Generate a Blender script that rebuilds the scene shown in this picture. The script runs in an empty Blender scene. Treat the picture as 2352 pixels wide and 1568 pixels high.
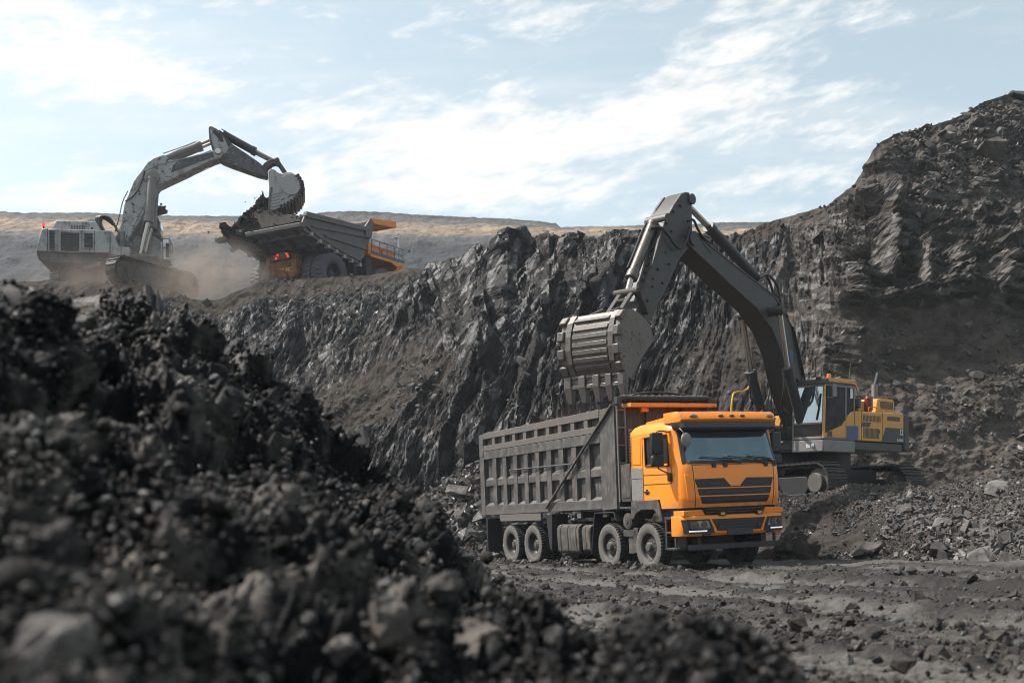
import bpy, bmesh, math, random
import numpy as np
from mathutils import Vector, Matrix

# ------------------------------------------------------------------ settings
SC = bpy.context.scene
COL = SC.collection
FPX, CXP, HYP, ZC = 2655.0, 1176.0, 1222.0, 0.86       # focal length in 2352-px units, centre column, eye-level row, eye height

cam = bpy.data.cameras.new('camera')
cam.sensor_width = 36.0
cam.lens = 36.0 * FPX / 2352.0
cam.shift_y = (HYP - 784.0) / 2352.0
cam.clip_start = 0.1
cam.clip_end = 6000
cam.dof.use_dof = True
cam.dof.focus_distance = 28.0
cam.dof.aperture_fstop = 2.0
camo = bpy.data.objects.new('camera', cam)
camo.location = (0, 0, ZC)
camo.rotation_euler = (math.radians(90), 0, 0)
COL.objects.link(camo)
SC.camera = camo

SUN_DIR = Vector((-0.57, 0.10, 0.80)).normalized()
SUN_EL = math.asin(SUN_DIR.z)
sun = bpy.data.lights.new('sun', 'SUN')
sun.energy = 5.0
sun.angle = math.radians(0.5)
sun.color = (1.0, 0.95, 0.89)
suno = bpy.data.objects.new('sun', sun)
suno.rotation_euler = SUN_DIR.to_track_quat('Z', 'Y').to_euler()
suno.location = (0, 0, 60)
COL.objects.link(suno)

SC.view_settings.view_transform = 'Standard'
SC.view_settings.look = 'None'
SC.view_settings.exposure = 0.60
SC.view_settings.gamma = 1.0
SC.render.engine = 'CYCLES'
SC.cycles.use_denoising = True
SC.cycles.filter_width = 1.05
SC.cycles.use_adaptive_sampling = False
SC.cycles.max_bounces = 5
SC.cycles.diffuse_bounces = 2
SC.cycles.glossy_bounces = 2
SC.cycles.transmission_bounces = 3
SC.cycles.volume_bounces = 0
SC.cycles.transparent_max_bounces = 6
SC.cycles.volume_step_rate = 1.5
SC.cycles.volume_max_steps = 96
SC.cycles.caustics_reflective = False
SC.cycles.caustics_refractive = False
SC.cycles.sample_clamp_indirect = 4.0


# ------------------------------------------------------------------ node helpers
class NT:
    def __init__(s, tree):
        s.t = tree
        tree.nodes.clear()

    def n(s, typ, **kw):
        nd = s.t.nodes.new(typ)
        for k, v in kw.items():
            setattr(nd, k, v)
        return nd

    def inp(s, sock, v):
        if v is None:
            return
        if hasattr(v, 'default_value') or hasattr(v, 'is_linked'):
            s.t.links.new(v, sock)
        else:
            if sock.type == 'RGBA' and len(v) == 3:
                v = (*v, 1)
            sock.default_value = v

    def m(s, op, a, b=None, c=None, clamp=False):
        nd = s.n('ShaderNodeMath', operation=op, use_clamp=clamp)
        s.inp(nd.inputs[0], a); s.inp(nd.inputs[1], b); s.inp(nd.inputs[2], c)
        return nd.outputs[0]

    def vm(s, op, a, b=None, scale=None):
        nd = s.n('ShaderNodeVectorMath', operation=op)
        s.inp(nd.inputs[0], a); s.inp(nd.inputs[1], b)
        if scale is not None:
            s.inp(nd.inputs['Scale'], scale)
        return nd.outputs['Value'] if op in ('DOT_PRODUCT', 'LENGTH') else nd.outputs[0]

    def noise(s, vec, scale, detail=4, rough=0.55, dist=0.0, typ=None):
        nd = s.n('ShaderNodeTexNoise')
        if typ:
            nd.noise_type = typ
        s.inp(nd.inputs['Vector'], vec)
        nd.inputs['Scale'].default_value = scale
        nd.inputs['Detail'].default_value = detail
        nd.inputs['Roughness'].default_value = rough
        nd.inputs['Distortion'].default_value = dist
        return nd.outputs[0]

    def voro(s, vec, scale, feature='F1', out='Distance', rnd=1.0):
        nd = s.n('ShaderNodeTexVoronoi', feature=feature)
        s.inp(nd.inputs['Vector'], vec)
        nd.inputs['Scale'].default_value = scale
        nd.inputs['Randomness'].default_value = rnd
        return nd.outputs[out]

    def ramp(s, f, stops, interp='LINEAR'):
        nd = s.n('ShaderNodeValToRGB')
        nd.color_ramp.interpolation = interp
        el = nd.color_ramp.elements
        while len(el) < len(stops):
            el.new(0.5)
        for e, (p, c) in zip(el, stops):
            e.position = p
            e.color = (c, c, c, 1) if isinstance(c, (int, float)) else (*c, 1)
        s.inp(nd.inputs[0], f)
        return nd.outputs[0]

    def mr(s, f, a, b, c=0.0, d=1.0, smooth=True):
        nd = s.n('ShaderNodeMapRange')
        nd.interpolation_type = 'SMOOTHSTEP' if smooth else 'LINEAR'
        s.inp(nd.inputs[0], f)
        for i, v in enumerate((a, b, c, d)):
            s.inp(nd.inputs[i + 1], v)
        return nd.outputs[0]

    def mix(s, f, a, b, typ='MIX'):
        nd = s.n('ShaderNodeMix', data_type='RGBA', blend_type=typ)
        s.inp(nd.inputs[0], f); s.inp(nd.inputs[6], a); s.inp(nd.inputs[7], b)
        return nd.outputs[2]

    def scl(s, vec, v):
        return s.vm('MULTIPLY', vec, v)

    def obj(s):
        return s.n('ShaderNodeTexCoord').outputs['Object']

    def geo(s, o='Position'):
        return s.n('ShaderNodeNewGeometry').outputs[o]

    def xyz(s, v):
        nd = s.n('ShaderNodeSeparateXYZ'); s.inp(nd.inputs[0], v)
        return nd.outputs

    def attr(s, name, o='Fac'):
        nd = s.n('ShaderNodeAttribute'); nd.attribute_name = name
        return nd.outputs[o]

    def bump(s, h, strength, dist, nrm=None):
        nd = s.n('ShaderNodeBump')
        nd.inputs['Strength'].default_value = strength
        nd.inputs['Distance'].default_value = dist
        s.inp(nd.inputs['Height'], h)
        if nrm is not None:
            s.inp(nd.inputs['Normal'], nrm)
        return nd.outputs[0]

    def out(s, surf=None, vol=None):
        o = s.n('ShaderNodeOutputMaterial')
        if surf is not None:
            s.inp(o.inputs['Surface'], surf)
        if vol is not None:
            s.inp(o.inputs['Volume'], vol)

    def bsdf(s, color, rough=0.6, metal=0.0, normal=None, spec=0.5, **kw):
        nd = s.n('ShaderNodeBsdfPrincipled')
        s.inp(nd.inputs['Base Color'], color)
        s.inp(nd.inputs['Roughness'], rough)
        s.inp(nd.inputs['Metallic'], metal)
        s.inp(nd.inputs['Specular IOR Level'], spec)
        if normal is not None:
            s.inp(nd.inputs['Normal'], normal)
        for k, v in kw.items():
            s.inp(nd.inputs[k.replace('_', ' ')], v)
        return nd.outputs[0]


def newmat(name):
    m = bpy.data.materials.new(name)
    m.use_nodes = True
    return m, NT(m.node_tree)


# ------------------------------------------------------------------ sky
W = bpy.data.worlds.new('World')
SC.world = W
W.use_nodes = True
k = NT(W.node_tree)
sky = k.n('ShaderNodeTexSky', sky_type='NISHITA')
sky.sun_disc = False
sky.sun_elevation = SUN_EL
sky.sun_rotation = math.atan2(SUN_DIR.x, SUN_DIR.y)
sky.air_density = 1.0
sky.dust_density = 2.2
sky.ozone_density = 1.0
d = k.vm('NORMALIZE', k.n('ShaderNodeTexCoord').outputs['Generated'])
dx, dy, dz = k.xyz(d)
el = k.m('MAXIMUM', dz, 0.02)
den = k.m('ADD', el, 0.10)
px_, py_ = k.m('DIVIDE', dx, den), k.m('DIVIDE', dy, den)
pc = k.n('ShaderNodeCombineXYZ')
k.inp(pc.inputs[0], px_); k.inp(pc.inputs[1], py_); pc.inputs[2].default_value = 3.7
P = pc.outputs[0]
az = k.m('ARCTAN2', dx, dy)
tel = k.m('DIVIDE', dz, k.m('MAXIMUM', k.m('SQRT', k.m('ADD', k.m('MULTIPLY', dx, dx), k.m('MULTIPLY', dy, dy))), 0.05))
big = k.noise(P, 0.9, 3, 0.5, 0.3)
ac = k.n('ShaderNodeCombineXYZ')      # azimuth / elevation plane, sheared so that the ripples climb to the right
k.inp(ac.inputs[0], k.m('ADD', az, k.m('MULTIPLY', tel, -.6))); k.inp(ac.inputs[1], k.m('SUBTRACT', k.m('MULTIPLY', tel, 2.3), k.m('MULTIPLY', az, .22)))
AE = ac.outputs[0]
rip1 = k.noise(k.scl(P, (0.75, 1.5, 1)), 4.2, 6, 0.58, 0.25)
rip2 = k.noise(AE, 15.0, 8, 0.62, 0.35)
rip3 = k.noise(AE, 44.0, 4, 0.6, 0.2)
rip = k.m('ADD', k.m('ADD', k.m('MULTIPLY', rip1, .25), k.m('MULTIPLY', rip2, .45)), k.m('MULTIPLY', rip3, .30))
cov = k.m('MULTIPLY_ADD', big, 0.30, -0.15)


def bank(a0, e0, sa, se, w, tilt=0.0):
    """a cloud bank in the sky: azimuth, tangent of elevation, half sizes"""
    global cov
    a = k.m('SUBTRACT', az, a0)
    e = k.m('SUBTRACT', k.m('SUBTRACT', tel, e0), k.m('MULTIPLY', a, tilt))
    r = k.m('ADD', k.m('POWER', k.m('ABSOLUTE', k.m('DIVIDE', a, sa)), 2.0), k.m('POWER', k.m('ABSOLUTE', k.m('DIVIDE', e, se)), 2.0))
    cov = k.m('ADD', cov, k.m('MULTIPLY', k.m('EXPONENT', k.m('MULTIPLY', r, -1.0)), w))


def at_px(x, y):
    t = (x - CXP) / FPX
    return math.atan(t), (HYP - y) / FPX / math.hypot(1, t)


for (x, y, sx, sy, w, tl) in ((1050, 330, 300, 115, .50, 0.0), (1560, 285, 330, 75, .42, .10), (1700, 110, 190, 90, .34, .35), (1250, 45, 90, 40, .2, 0), (120, 110, 230, 110, .50, 0), (420, 210, 240, 50, .30, -.1),
                              (2050, 300, 260, 40, .28, .05), (1840, 400, 170, 26, .30, .12), (620, 420, 420, 60, .22, 0), (150, 460, 240, 40, .30, 0), (1150, 440, 420, 45, .26, 0), (2080, 40, 90, 30, .2, .0), (1600, 500, 200, 18, .2, 0),
                              (760, 90, 170, 60, -.22, 0), (2200, 180, 130, 110, -.25, 0), (1480, 440, 130, 40, -.2, .2), (330, 330, 150, 40, -.15, 0)):
    a0, e0 = at_px(x, y)
    bank(a0, e0, sx / FPX, sy / FPX, w, tl)
dens = k.m('ADD', k.m('MULTIPLY', k.m('SUBTRACT', rip, 0.5), 2.6), cov)
cl = k.mr(dens, -0.03, 0.56)
wisp = k.m('MULTIPLY', k.mr(k.noise(k.scl(P, (.6, 2.0, 1)), 2.3, 6, 0.62), .42, .75), .35)
cl = k.m('MAXIMUM', cl, wisp)
skc = k.n('ShaderNodeHueSaturation')
skc.inputs['Saturation'].default_value = 0.58
skc.inputs['Hue'].default_value = 0.462
skc.inputs['Value'].default_value = 1.30
k.inp(skc.inputs['Color'], sky.outputs[0])
shade = k.mr(k.noise(AE, 30.0, 5, .6), .3, .7, .90, 1.05)
cm = k.n('ShaderNodeMix', data_type='RGBA', blend_type='MULTIPLY')
cm.inputs[0].default_value = 1.0
cm.inputs[6].default_value = (7.3, 7.2, 7.05, 1)
k.inp(cm.inputs[7], shade)
skyc = k.mix(cl, skc.outputs[0], cm.outputs[2])
bg = k.n('ShaderNodeBackground')
k.inp(bg.inputs['Color'], skyc)
bg.inputs['Strength'].default_value = 0.10
wo = k.n('ShaderNodeOutputWorld')
k.inp(wo.inputs['Surface'], bg.outputs[0])


# ------------------------------------------------------------------ numpy noise
_rs = np.random.RandomState(7)
_perm = np.concatenate([_rs.permutation(256)] * 3)
_g = _rs.normal(size=(256, 3)); _g /= np.linalg.norm(_g, axis=1)[:, None]


def pn(P):
    P = np.asarray(P, float)
    i = np.floor(P).astype(int)
    f = P - i
    u = f * f * f * (f * (f * 6 - 15) + 10)
    i &= 255
    r = 0
    for cx in (0, 1):
        wx = u[:, 0] if cx else 1 - u[:, 0]
        for cy in (0, 1):
            wy = u[:, 1] if cy else 1 - u[:, 1]
            for cz in (0, 1):
                wz = u[:, 2] if cz else 1 - u[:, 2]
                h = _perm[_perm[_perm[(i[:, 0] + cx) & 255] + ((i[:, 1] + cy) & 255)] + ((i[:, 2] + cz) & 255)]
                g = _g[h]
                r = r + wx * wy * wz * (g[:, 0] * (f[:, 0] - cx) + g[:, 1] * (f[:, 1] - cy) + g[:, 2] * (f[:, 2] - cz))
    return r * 1.5


def fbm(P, o=4, lac=2.03, gain=.5):
    s, a = 0, 1.0
    P = np.asarray(P, float).copy()
    for _ in range(o):
        s = s + a * pn(P)
        P = P * lac + 17.3
        a *= gain
    return s


def ridg(P, o=4, lac=2.1, gain=.5):
    s, a = 0, 1.0
    P = np.asarray(P, float).copy()
    for _ in range(o):
        s = s + a * (1 - 2 * np.abs(pn(P)))
        P = P * lac + 9.1
        a *= gain
    return s


def smooth(x, a, b):
    t = np.clip((x - a) / (b - a), 0, 1)
    return t * t * (3 - 2 * t)


# ------------------------------------------------------------------ object helpers
def tag(o, label=None, cat=None, group=None, kind=None):
    if label: o['label'] = label
    if cat: o['category'] = cat
    if group: o['group'] = group
    if kind: o['kind'] = kind
    return o


def link(o, parent=None):
    COL.objects.link(o)
    if parent is not None:
        o.parent = parent
    return o


def fit_crest(P, nr, nc, target, power=2.0, span=11):
    """scale the columns of a sheet upward or down so that its skyline keeps the surveyed height"""
    G = P.reshape(-1, nc, 3)
    yy_ = HYP - (G[:nr, :, 2] - ZC) / G[:nr, :, 1] * FPX
    top = yy_.min(0)
    h_ = span // 2
    d_ = np.convolve(np.pad(target - top, h_, 'edge'), np.ones(span) / span, 'valid')
    w_ = (np.arange(nr) / (nr - 1)) ** power
    w_ = np.concatenate([w_, np.ones(len(G) - nr)])
    G[:, :, 2] -= w_[:, None] * d_[None] / FPX * G[:, :, 1]
    return G.reshape(-1, 3)


def grid_obj(name, V, nr, nc, mat, smoothf=True, flip=False, attrs=None, parent=None):
    """V: (nr*nc,3) row-major grid"""
    me = bpy.data.meshes.new(name)
    idx = np.arange(nr * nc).reshape(nr, nc)
    q = np.stack([idx[:-1, :-1], idx[:-1, 1:], idx[1:, 1:], idx[1:, :-1]], -1).reshape(-1, 4)
    if flip:
        q = q[:, ::-1]
    nf = len(q)
    me.vertices.add(len(V)); me.vertices.foreach_set('co', np.ascontiguousarray(V, np.float32).ravel())
    me.loops.add(nf * 4); me.loops.foreach_set('vertex_index', np.ascontiguousarray(q, np.int32).ravel())
    me.polygons.add(nf); me.polygons.foreach_set('loop_start', np.arange(0, nf * 4, 4, dtype=np.int32))
    me.polygons.foreach_set('use_smooth', np.full(nf, smoothf))
    for k_, v_ in (attrs or {}).items():
        a = me.attributes.new(k_, 'FLOAT', 'POINT')
        a.data.foreach_set('value', np.ascontiguousarray(v_, np.float32))
    me.update(calc_edges=True)
    me.materials.append(mat)
    return link(bpy.data.objects.new(name, me), parent)


def raw_mesh(name, V, polys_idx, polys_start, mats, mat_idx=None, smoothf=False):
    me = bpy.data.meshes.new(name)
    me.vertices.add(len(V)); me.vertices.foreach_set('co', np.ascontiguousarray(V, np.float32).ravel())
    me.loops.add(len(polys_idx)); me.loops.foreach_set('vertex_index', np.ascontiguousarray(polys_idx, np.int32))
    me.polygons.add(len(polys_start)); me.polygons.foreach_set('loop_start', np.ascontiguousarray(polys_start, np.int32))
    me.polygons.foreach_set('use_smooth', np.full(len(polys_start), smoothf))
    if mat_idx is not None:
        me.polygons.foreach_set('material_index', np.ascontiguousarray(mat_idx, np.int32))
    for m_ in mats:
        me.materials.append(m_)
    me.update(calc_edges=True)
    return me


SPLIT = {'mudguard', 'mid_rail', 'stick_rib', 'lower_skirt', 'corner_shroud', 'cab_step', 'body_rib', 'wear_bar', 'lip_shroud', 'wear_strip', 'deck_lamp', 'washer_bracket', 'roof_lamp', 'handle_recess', 'tow_slot', 'roll_bracket', 'drain_slot', 'guard_bar', 'grille_bar', 'corner_flute', 'bucket_ear', 'wiper', 'reflector', 'grille_slat', 'side_cutter', 'hose', 'running_light', 'wear_band', 'air_tank', 'floor_beam', 'side_rod', 'arch_fender', 'side_window', 'idler', 'linkage', 'roof_guard', 'vent_slots', 'hood_slots', 'seat'}


class MB:
    """collects boxes, prisms, tubes and lathes; build() links them as one mesh object"""
    def __init__(s):
        s.v = []; s.f = []; s.xf = None

    def add(s, vs, fs):
        b = len(s.v)
        s.v += [tuple(v) for v in vs]
        s.f += [tuple(b + i for i in f) for f in fs]
        return s

    def bx(s, x0, x1, y0, y1, z0, z1):
        x0, x1 = min(x0, x1), max(x0, x1); y0, y1 = min(y0, y1), max(y0, y1); z0, z1 = min(z0, z1), max(z0, z1)
        return s.add([(x, y, z) for x in (x0, x1) for y in (y0, y1) for z in (z0, z1)],
                     [(0, 1, 3, 2), (4, 6, 7, 5), (0, 4, 5, 1), (2, 3, 7, 6), (0, 2, 6, 4), (1, 5, 7, 3)])

    def prism(s, poly, a, b, plane='xz'):
        """extrude a 2-D polygon; plane names the two poly axes, a..b the range on the third"""
        ar = sum(p[0] * q[1] - q[0] * p[1] for p, q in zip(poly, poly[1:] + poly[:1]))
        if ar < 0:
            poly = poly[::-1]
        n = len(poly)
        mk = {'xz': lambda p, t: (p[0], t, p[1]), 'xy': lambda p, t: (p[0], p[1], t), 'yz': lambda p, t: (t, p[0], p[1])}[plane]
        lo, hi = min(a, b), max(a, b)
        if plane == 'xz':
            lo, hi = hi, lo
        vs = [mk(p, lo) for p in poly] + [mk(p, hi) for p in poly]
        fs = [tuple(range(n))[::-1], tuple(range(n, 2 * n))] + [(i, (i + 1) % n, n + (i + 1) % n, n + i) for i in range(n)]
        return s.add(vs, fs)

    def cyl(s, p0, p1, r0, r1=None, n=16, cap=True):
        r1 = r0 if r1 is None else r1
        p0, p1 = Vector(p0), Vector(p1)
        d_ = (p1 - p0).normalized()
        a = d_.orthogonal().normalized(); b = d_.cross(a)
        vs = []
        for p, r in ((p0, r0), (p1, r1)):
            for i in range(n):
                t = 2 * math.pi * i / n
                vs.append(p + a * (r * math.cos(t)) + b * (r * math.sin(t)))
        fs = [(i, (i + 1) % n, n + (i + 1) % n, n + i) for i in range(n)]
        if cap:
            fs += [tuple(range(n))[::-1], tuple(range(n, 2 * n))]
        return s.add(vs, fs)

    def tube(s, pts, r, n=8, sub=0):
        pts = [Vector(p) for p in pts]
        for _ in range(sub):
            q = [pts[0]]
            for a, b in zip(pts, pts[1:]):
                q += [a * .75 + b * .25, a * .25 + b * .75]
            pts = q + [pts[-1]]
        vs, fs = [], []
        a = None
        for i, p in enumerate(pts):
            t = (pts[min(i + 1, len(pts) - 1)] - pts[max(i - 1, 0)]).normalized()
            a = t.orthogonal().normalized() if a is None else (a - t * a.dot(t)).normalized()
            b = t.cross(a)
            for j in range(n):
                an = 2 * math.pi * j / n
                vs.append(p + a * (r * math.cos(an)) + b * (r * math.sin(an)))
        for i in range(len(pts) - 1):
            for j in range(n):
                fs.append((i * n + j, i * n + (j + 1) % n, (i + 1) * n + (j + 1) % n, (i + 1) * n + j))
        fs += [tuple(range(n))[::-1], tuple(range((len(pts) - 1) * n, len(pts) * n))]
        return s.add(vs, fs)

    def lathe(s, prof, o, ax=(0, 1, 0), n=32, rfun=None, closed=False):
        """prof: (radius, height along ax)"""
        o, ax = Vector(o), Vector(ax).normalized()
        a = ax.orthogonal().normalized(); b = ax.cross(a)
        vs, fs = [], []
        for k_, (r, h) in enumerate(prof):
            for i in range(n):
                t = 2 * math.pi * i / n
                rr = r if rfun is None else rfun(k_, i, r)
                vs.append(o + ax * h + a * (rr * math.cos(t)) + b * (rr * math.sin(t)))
        m_ = len(prof)
        for k_ in range(m_ if closed else m_ - 1):
            k2 = (k_ + 1) % m_
            for i in range(n):
                fs.append((k_ * n + i, k_ * n + (i + 1) % n, k2 * n + (i + 1) % n, k2 * n + i))
        if not closed:
            fs += [tuple(range(n))[::-1], tuple(range((m_ - 1) * n, m_ * n))]
        return s.add(vs, fs)

    def bar(s, p0, p1, w, h, up=(0, 0, 1)):
        """rectangular bar between two points"""
        p0, p1 = Vector(p0), Vector(p1)
        d_ = (p1 - p0).normalized()
        a = d_.cross(Vector(up)).normalized(); b = a.cross(d_)
        vs = [p + a * (sx * w / 2) + b * (sy * h / 2) for p in (p0, p1) for sx, sy in ((-1, -1), (1, -1), (1, 1), (-1, 1))]
        return s.add(vs, [(3, 2, 1, 0), (4, 5, 6, 7), (0, 1, 5, 4), (1, 2, 6, 5), (2, 3, 7, 6), (3, 0, 4, 7)])

    def ball(s, c, r, n=10, sq=(1, 1, 1)):
        prof = [(max(r * math.sin(math.pi * i / n), r * .01), -r * math.cos(math.pi * i / n)) for i in range(n + 1)]
        b = len(s.v)
        s.lathe(prof, (0, 0, 0), (0, 0, 1), n * 2)
        for i in range(b, len(s.v)):
            v = s.v[i]
            s.v[i] = (c[0] + v[0] * sq[0], c[1] + v[1] * sq[1], c[2] + v[2] * sq[2])
        return s

    def pieces(s, gap=.02):
        n = len(s.v)
        par = list(range(n))

        def find(i):
            while par[i] != i:
                par[i] = par[par[i]]; i = par[i]
            return i
        for f in s.f:
            a = find(f[0])
            for i in f[1:]:
                par[find(i)] = a
        isl = {}
        for i in range(n):
            isl.setdefault(find(i), []).append(i)
        A = np.array(s.v)
        ks = list(isl)
        lo = [A[isl[k_]].min(0) - gap for k_ in ks]; hi = [A[isl[k_]].max(0) + gap for k_ in ks]
        gp = list(range(len(ks)))

        def fg(i):
            while gp[i] != i:
                i = gp[i]
            return i
        for i in range(len(ks)):
            for j in range(i):
                if np.all(lo[i] < hi[j]) and np.all(lo[j] < hi[i]):
                    gp[fg(i)] = fg(j)
        out = {}
        for i, k_ in enumerate(ks):
            out.setdefault(fg(i), []).extend(isl[k_])
        res = []
        for ids in out.values():
            ix = {o_: n_ for n_, o_ in enumerate(ids)}
            m_ = MB(); m_.xf = s.xf
            m_.v = [s.v[i] for i in ids]
            m_.f = [tuple(ix[i] for i in f) for f in s.f if f[0] in ix]
            res.append(m_)
        return res

    def build(s, name, mat, parent=None, bevel=0.0, seg=2, sm=40, recalc=True, whole=False):
        if name in SPLIT and not whole:
            return [m_.build(name, mat, parent, bevel, seg, sm, recalc, True) for m_ in s.pieces()][-1]
        me = bpy.data.meshes.new(name)
        vs = s.v if s.xf is None else [s.xf @ Vector(v) for v in s.v]
        me.from_pydata([tuple(v) for v in vs], [], s.f)
        if recalc:
            bm = bmesh.new(); bm.from_mesh(me)
            bmesh.ops.recalc_face_normals(bm, faces=bm.faces)
            bm.to_mesh(me); bm.free()
        me.materials.append(mat)
        if sm:
            me.polygons.foreach_set('use_smooth', np.ones(len(me.polygons), bool))
            me.set_sharp_from_angle(angle=math.radians(sm))
        o = link(bpy.data.objects.new(name, me), parent)
        if bevel:
            b = o.modifiers.new('edge', 'BEVEL')
            b.width = bevel; b.segments = seg; b.limit_method = 'ANGLE'; b.angle_limit = math.radians(35)
        return o


def empty(name, M, label, cat, group=None):
    o = bpy.data.objects.new(name, None)
    o.empty_display_size = 0.5
    COL.objects.link(o)
    o.matrix_world = M
    return tag(o, label, cat, group)


def frame(o, yaw_vec, pitch=0.0, roll=0.0):
    """matrix whose x axis points along yaw_vec (horizontal), pitched nose up, rolled"""
    f = Vector((yaw_vec[0], yaw_vec[1], 0)).normalized()
    l = Vector((-f.y, f.x, 0))
    f2 = f * math.cos(pitch) + Vector((0, 0, math.sin(pitch)))
    u = f2.cross(l)
    l2 = l * math.cos(roll) + u * math.sin(roll)
    u2 = u * math.cos(roll) - l * math.sin(roll)
    return Matrix(((f2.x, l2.x, u2.x, o[0]), (f2.y, l2.y, u2.y, o[1]), (f2.z, l2.z, u2.z, o[2]), (0, 0, 0, 1)))


def text_obj(body, name, mat, parent, M, size, extrude=0.004, bold=0.0):
    cu = bpy.data.curves.new(name, 'FONT')
    cu.body = body; cu.size = size; cu.extrude = extrude; cu.offset = bold
    cu.align_x = 'CENTER'; cu.align_y = 'CENTER'
    t = bpy.data.objects.new(name, cu)
    COL.objects.link(t)
    bpy.context.view_layer.update()
    me = bpy.data.meshes.new_from_object(t.evaluated_get(bpy.context.evaluated_depsgraph_get()))
    bpy.data.objects.remove(t); bpy.data.curves.remove(cu)
    me.transform(M)
    me.materials.clear(); me.materials.append(mat)
    me.name = name
    return link(bpy.data.objects.new(name, me), parent)


# ------------------------------------------------------------------ materials for machines
DUST = (0.105, 0.088, 0.072)


def painted(name, col, rough=.45, dirt=.35, dirtcol=DUST, zmud=None, streak=.3, metal=0.0, scale=3.0, chips=None, bump=.15, spec=.4, chipat=.60, vary=(.86, 1.1)):
    m, t = newmat(name)
    ob = t.obj()
    n1 = t.noise(ob, scale, 6, .62)
    n2 = t.noise(t.scl(ob, (1, 1, .16)), scale * 4.5, 4, .6)
    f = t.m('ADD', t.m('MULTIPLY', n1, .75), t.m('MULTIPLY', n2, streak))
    lo = .5 + .38 * streak - (dirt - .5) * .6
    f = t.mr(f, lo - .12, lo + .14)
    if zmud:
        z = t.xyz(ob)[2]
        mud = t.mr(t.m('ADD', z, t.m('MULTIPLY', t.noise(ob, 5, 5, .6), (zmud[1] - zmud[0]) * .9)), zmud[0] + .3 * (zmud[1] - zmud[0]), zmud[1] + .3 * (zmud[1] - zmud[0]), 1, 0)
        f = t.m('MAXIMUM', f, t.m('MULTIPLY', mud, .9))
    # dust settles on faces that look up
    nz = t.xyz(t.geo('Normal'))[2]
    f = t.m('MAXIMUM', f, t.m('MULTIPLY', t.mr(nz, .6, .95), t.mr(n1, .25, .6, .25, .8)))
    var = t.mr(t.noise(ob, scale * 9, 3, .6), .3, .7, *vary)
    vm_ = t.n('ShaderNodeMix', data_type='RGBA', blend_type='MULTIPLY')
    vm_.inputs[0].default_value = 1.0
    vm_.inputs[6].default_value = (*col, 1)
    t.inp(vm_.inputs[7], var)
    base = vm_.outputs[2]
    if chips:
        ch = t.mr(t.noise(ob, scale * 2.6, 7, .72), chipat, chipat + .04)
        base = t.mix(ch, base, chips)
    c = t.mix(f, base, dirtcol)
    r = t.m('ADD', t.m('MULTIPLY', f, .92 - rough), rough)
    b = t.bump(t.noise(ob, 30, 5, .6), bump, .01) if bump else None
    t.out(t.bsdf(c, r, metal, b, spec))
    return m


M = {}
M['orange'] = painted('orange paint', (.92, .260, .007), .30, .20, (.24, .135, .065), zmud=(1.3, 1.75), streak=.35, scale=3.0, bump=.02, spec=.6, vary=(.96, 1.03))
M['orange_dirty'] = painted('dirty orange paint', (.82, .24, .015), .5, .40, scale=5, bump=.05)
M['amber'] = painted('amber machine paint', (.62, .285, .03), .42, .30, scale=2.5, bump=.04)
M['haul_rear'] = painted('mud smeared haul rear paint', (.22, .085, .022), .6, .66, (.045, .039, .034), scale=2.0)
M['haul_orange'] = painted('haul truck orange paint', (.78, .25, .02), .5, .32, scale=1.2, bump=.04)
M['cabgrey'] = painted('grey cab paint', (.20, .19, .18), .5, .4, (.12, .105, .09), scale=3)
M['bodygrey'] = painted('dirty grey body paint', (.066, .063, .060), .45, .50, (.125, .110, .095), zmud=(1.3, 1.75), streak=.75, scale=3.2, bump=.4, chips=(.05, .048, .045))
M['bodypanel'] = painted('dusty grey panel with recess shade', (.040, .039, .038), .5, .45, (.118, .105, .09), streak=.75, scale=3.6, bump=.3, chips=(.045, .043, .042))  # base darkened to paint shade into the recesses between ribs and rails
M['bodyrim'] = painted('worn top rail', (.115, .104, .094), .55, .45, (.15, .12, .095), streak=.5, scale=2.2, bump=.3, chips=(.36, .11, .04))
M['black'] = painted('black plastic', (.018, .019, .021), .42, .18, (.07, .06, .052), scale=4, bump=.05)
M['charcoal'] = painted('charcoal steel', (.040, .040, .042), .5, .25, (.08, .068, .058), scale=2, bump=.08)
M['armsteel'] = painted('dusty dark boom paint', (.050, .046, .043), .5, .40, (.085, .073, .062), scale=1.2, streak=.2, bump=.06)
M['darkframe'] = painted('oily chassis steel', (.018, .018, .019), .6, .35, (.05, .043, .037), scale=4, bump=.3)
M['mudgrey'] = painted('mud caked steel', (.045, .042, .040), .7, .52, (.115, .098, .081), scale=4, bump=.7, streak=.6)
M['bucketsteel'] = painted('worn bucket steel', (.125, .11, .096), .42, .42, (.105, .086, .070), scale=2.5, streak=.35, bump=.15, metal=.25, chips=(.045, .041, .038), chipat=.57)
M['tooth'] = painted('bare tooth steel', (.13, .118, .108), .45, .35, (.13, .11, .09), scale=5, metal=.3)
M['chrome'] = painted('cylinder rod chrome', (.42, .39, .35), .25, .2, scale=6, metal=.9, bump=0)
M['tracksteel'] = painted('track shoe steel', (.045, .041, .038), .5, .4, (.085, .07, .058), scale=5, metal=.3)
M['white'] = painted('weathered white paint', (.36, .36, .355), .5, .50, (.15, .13, .115), scale=1.0, streak=.5, chips=(.09, .08, .075), bump=.05)
M['white_arm'] = painted('scuffed white arm paint', (.36, .36, .355), .55, .48, (.13, .12, .112), scale=1.3, streak=.3, chips=(.045, .042, .04), bump=.1, chipat=.55)
M['dark_arm'] = painted('coal smeared arm paint', (.085, .082, .080), .5, .55, (.032, .030, .029), scale=1.8, streak=.2, chips=(.30, .30, .29), bump=.1, chipat=.58)
M['farbody'] = painted('haul body steel', (.105, .10, .096), .55, .48, (.115, .098, .083), scale=1.0, streak=.4, bump=.05)
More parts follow.
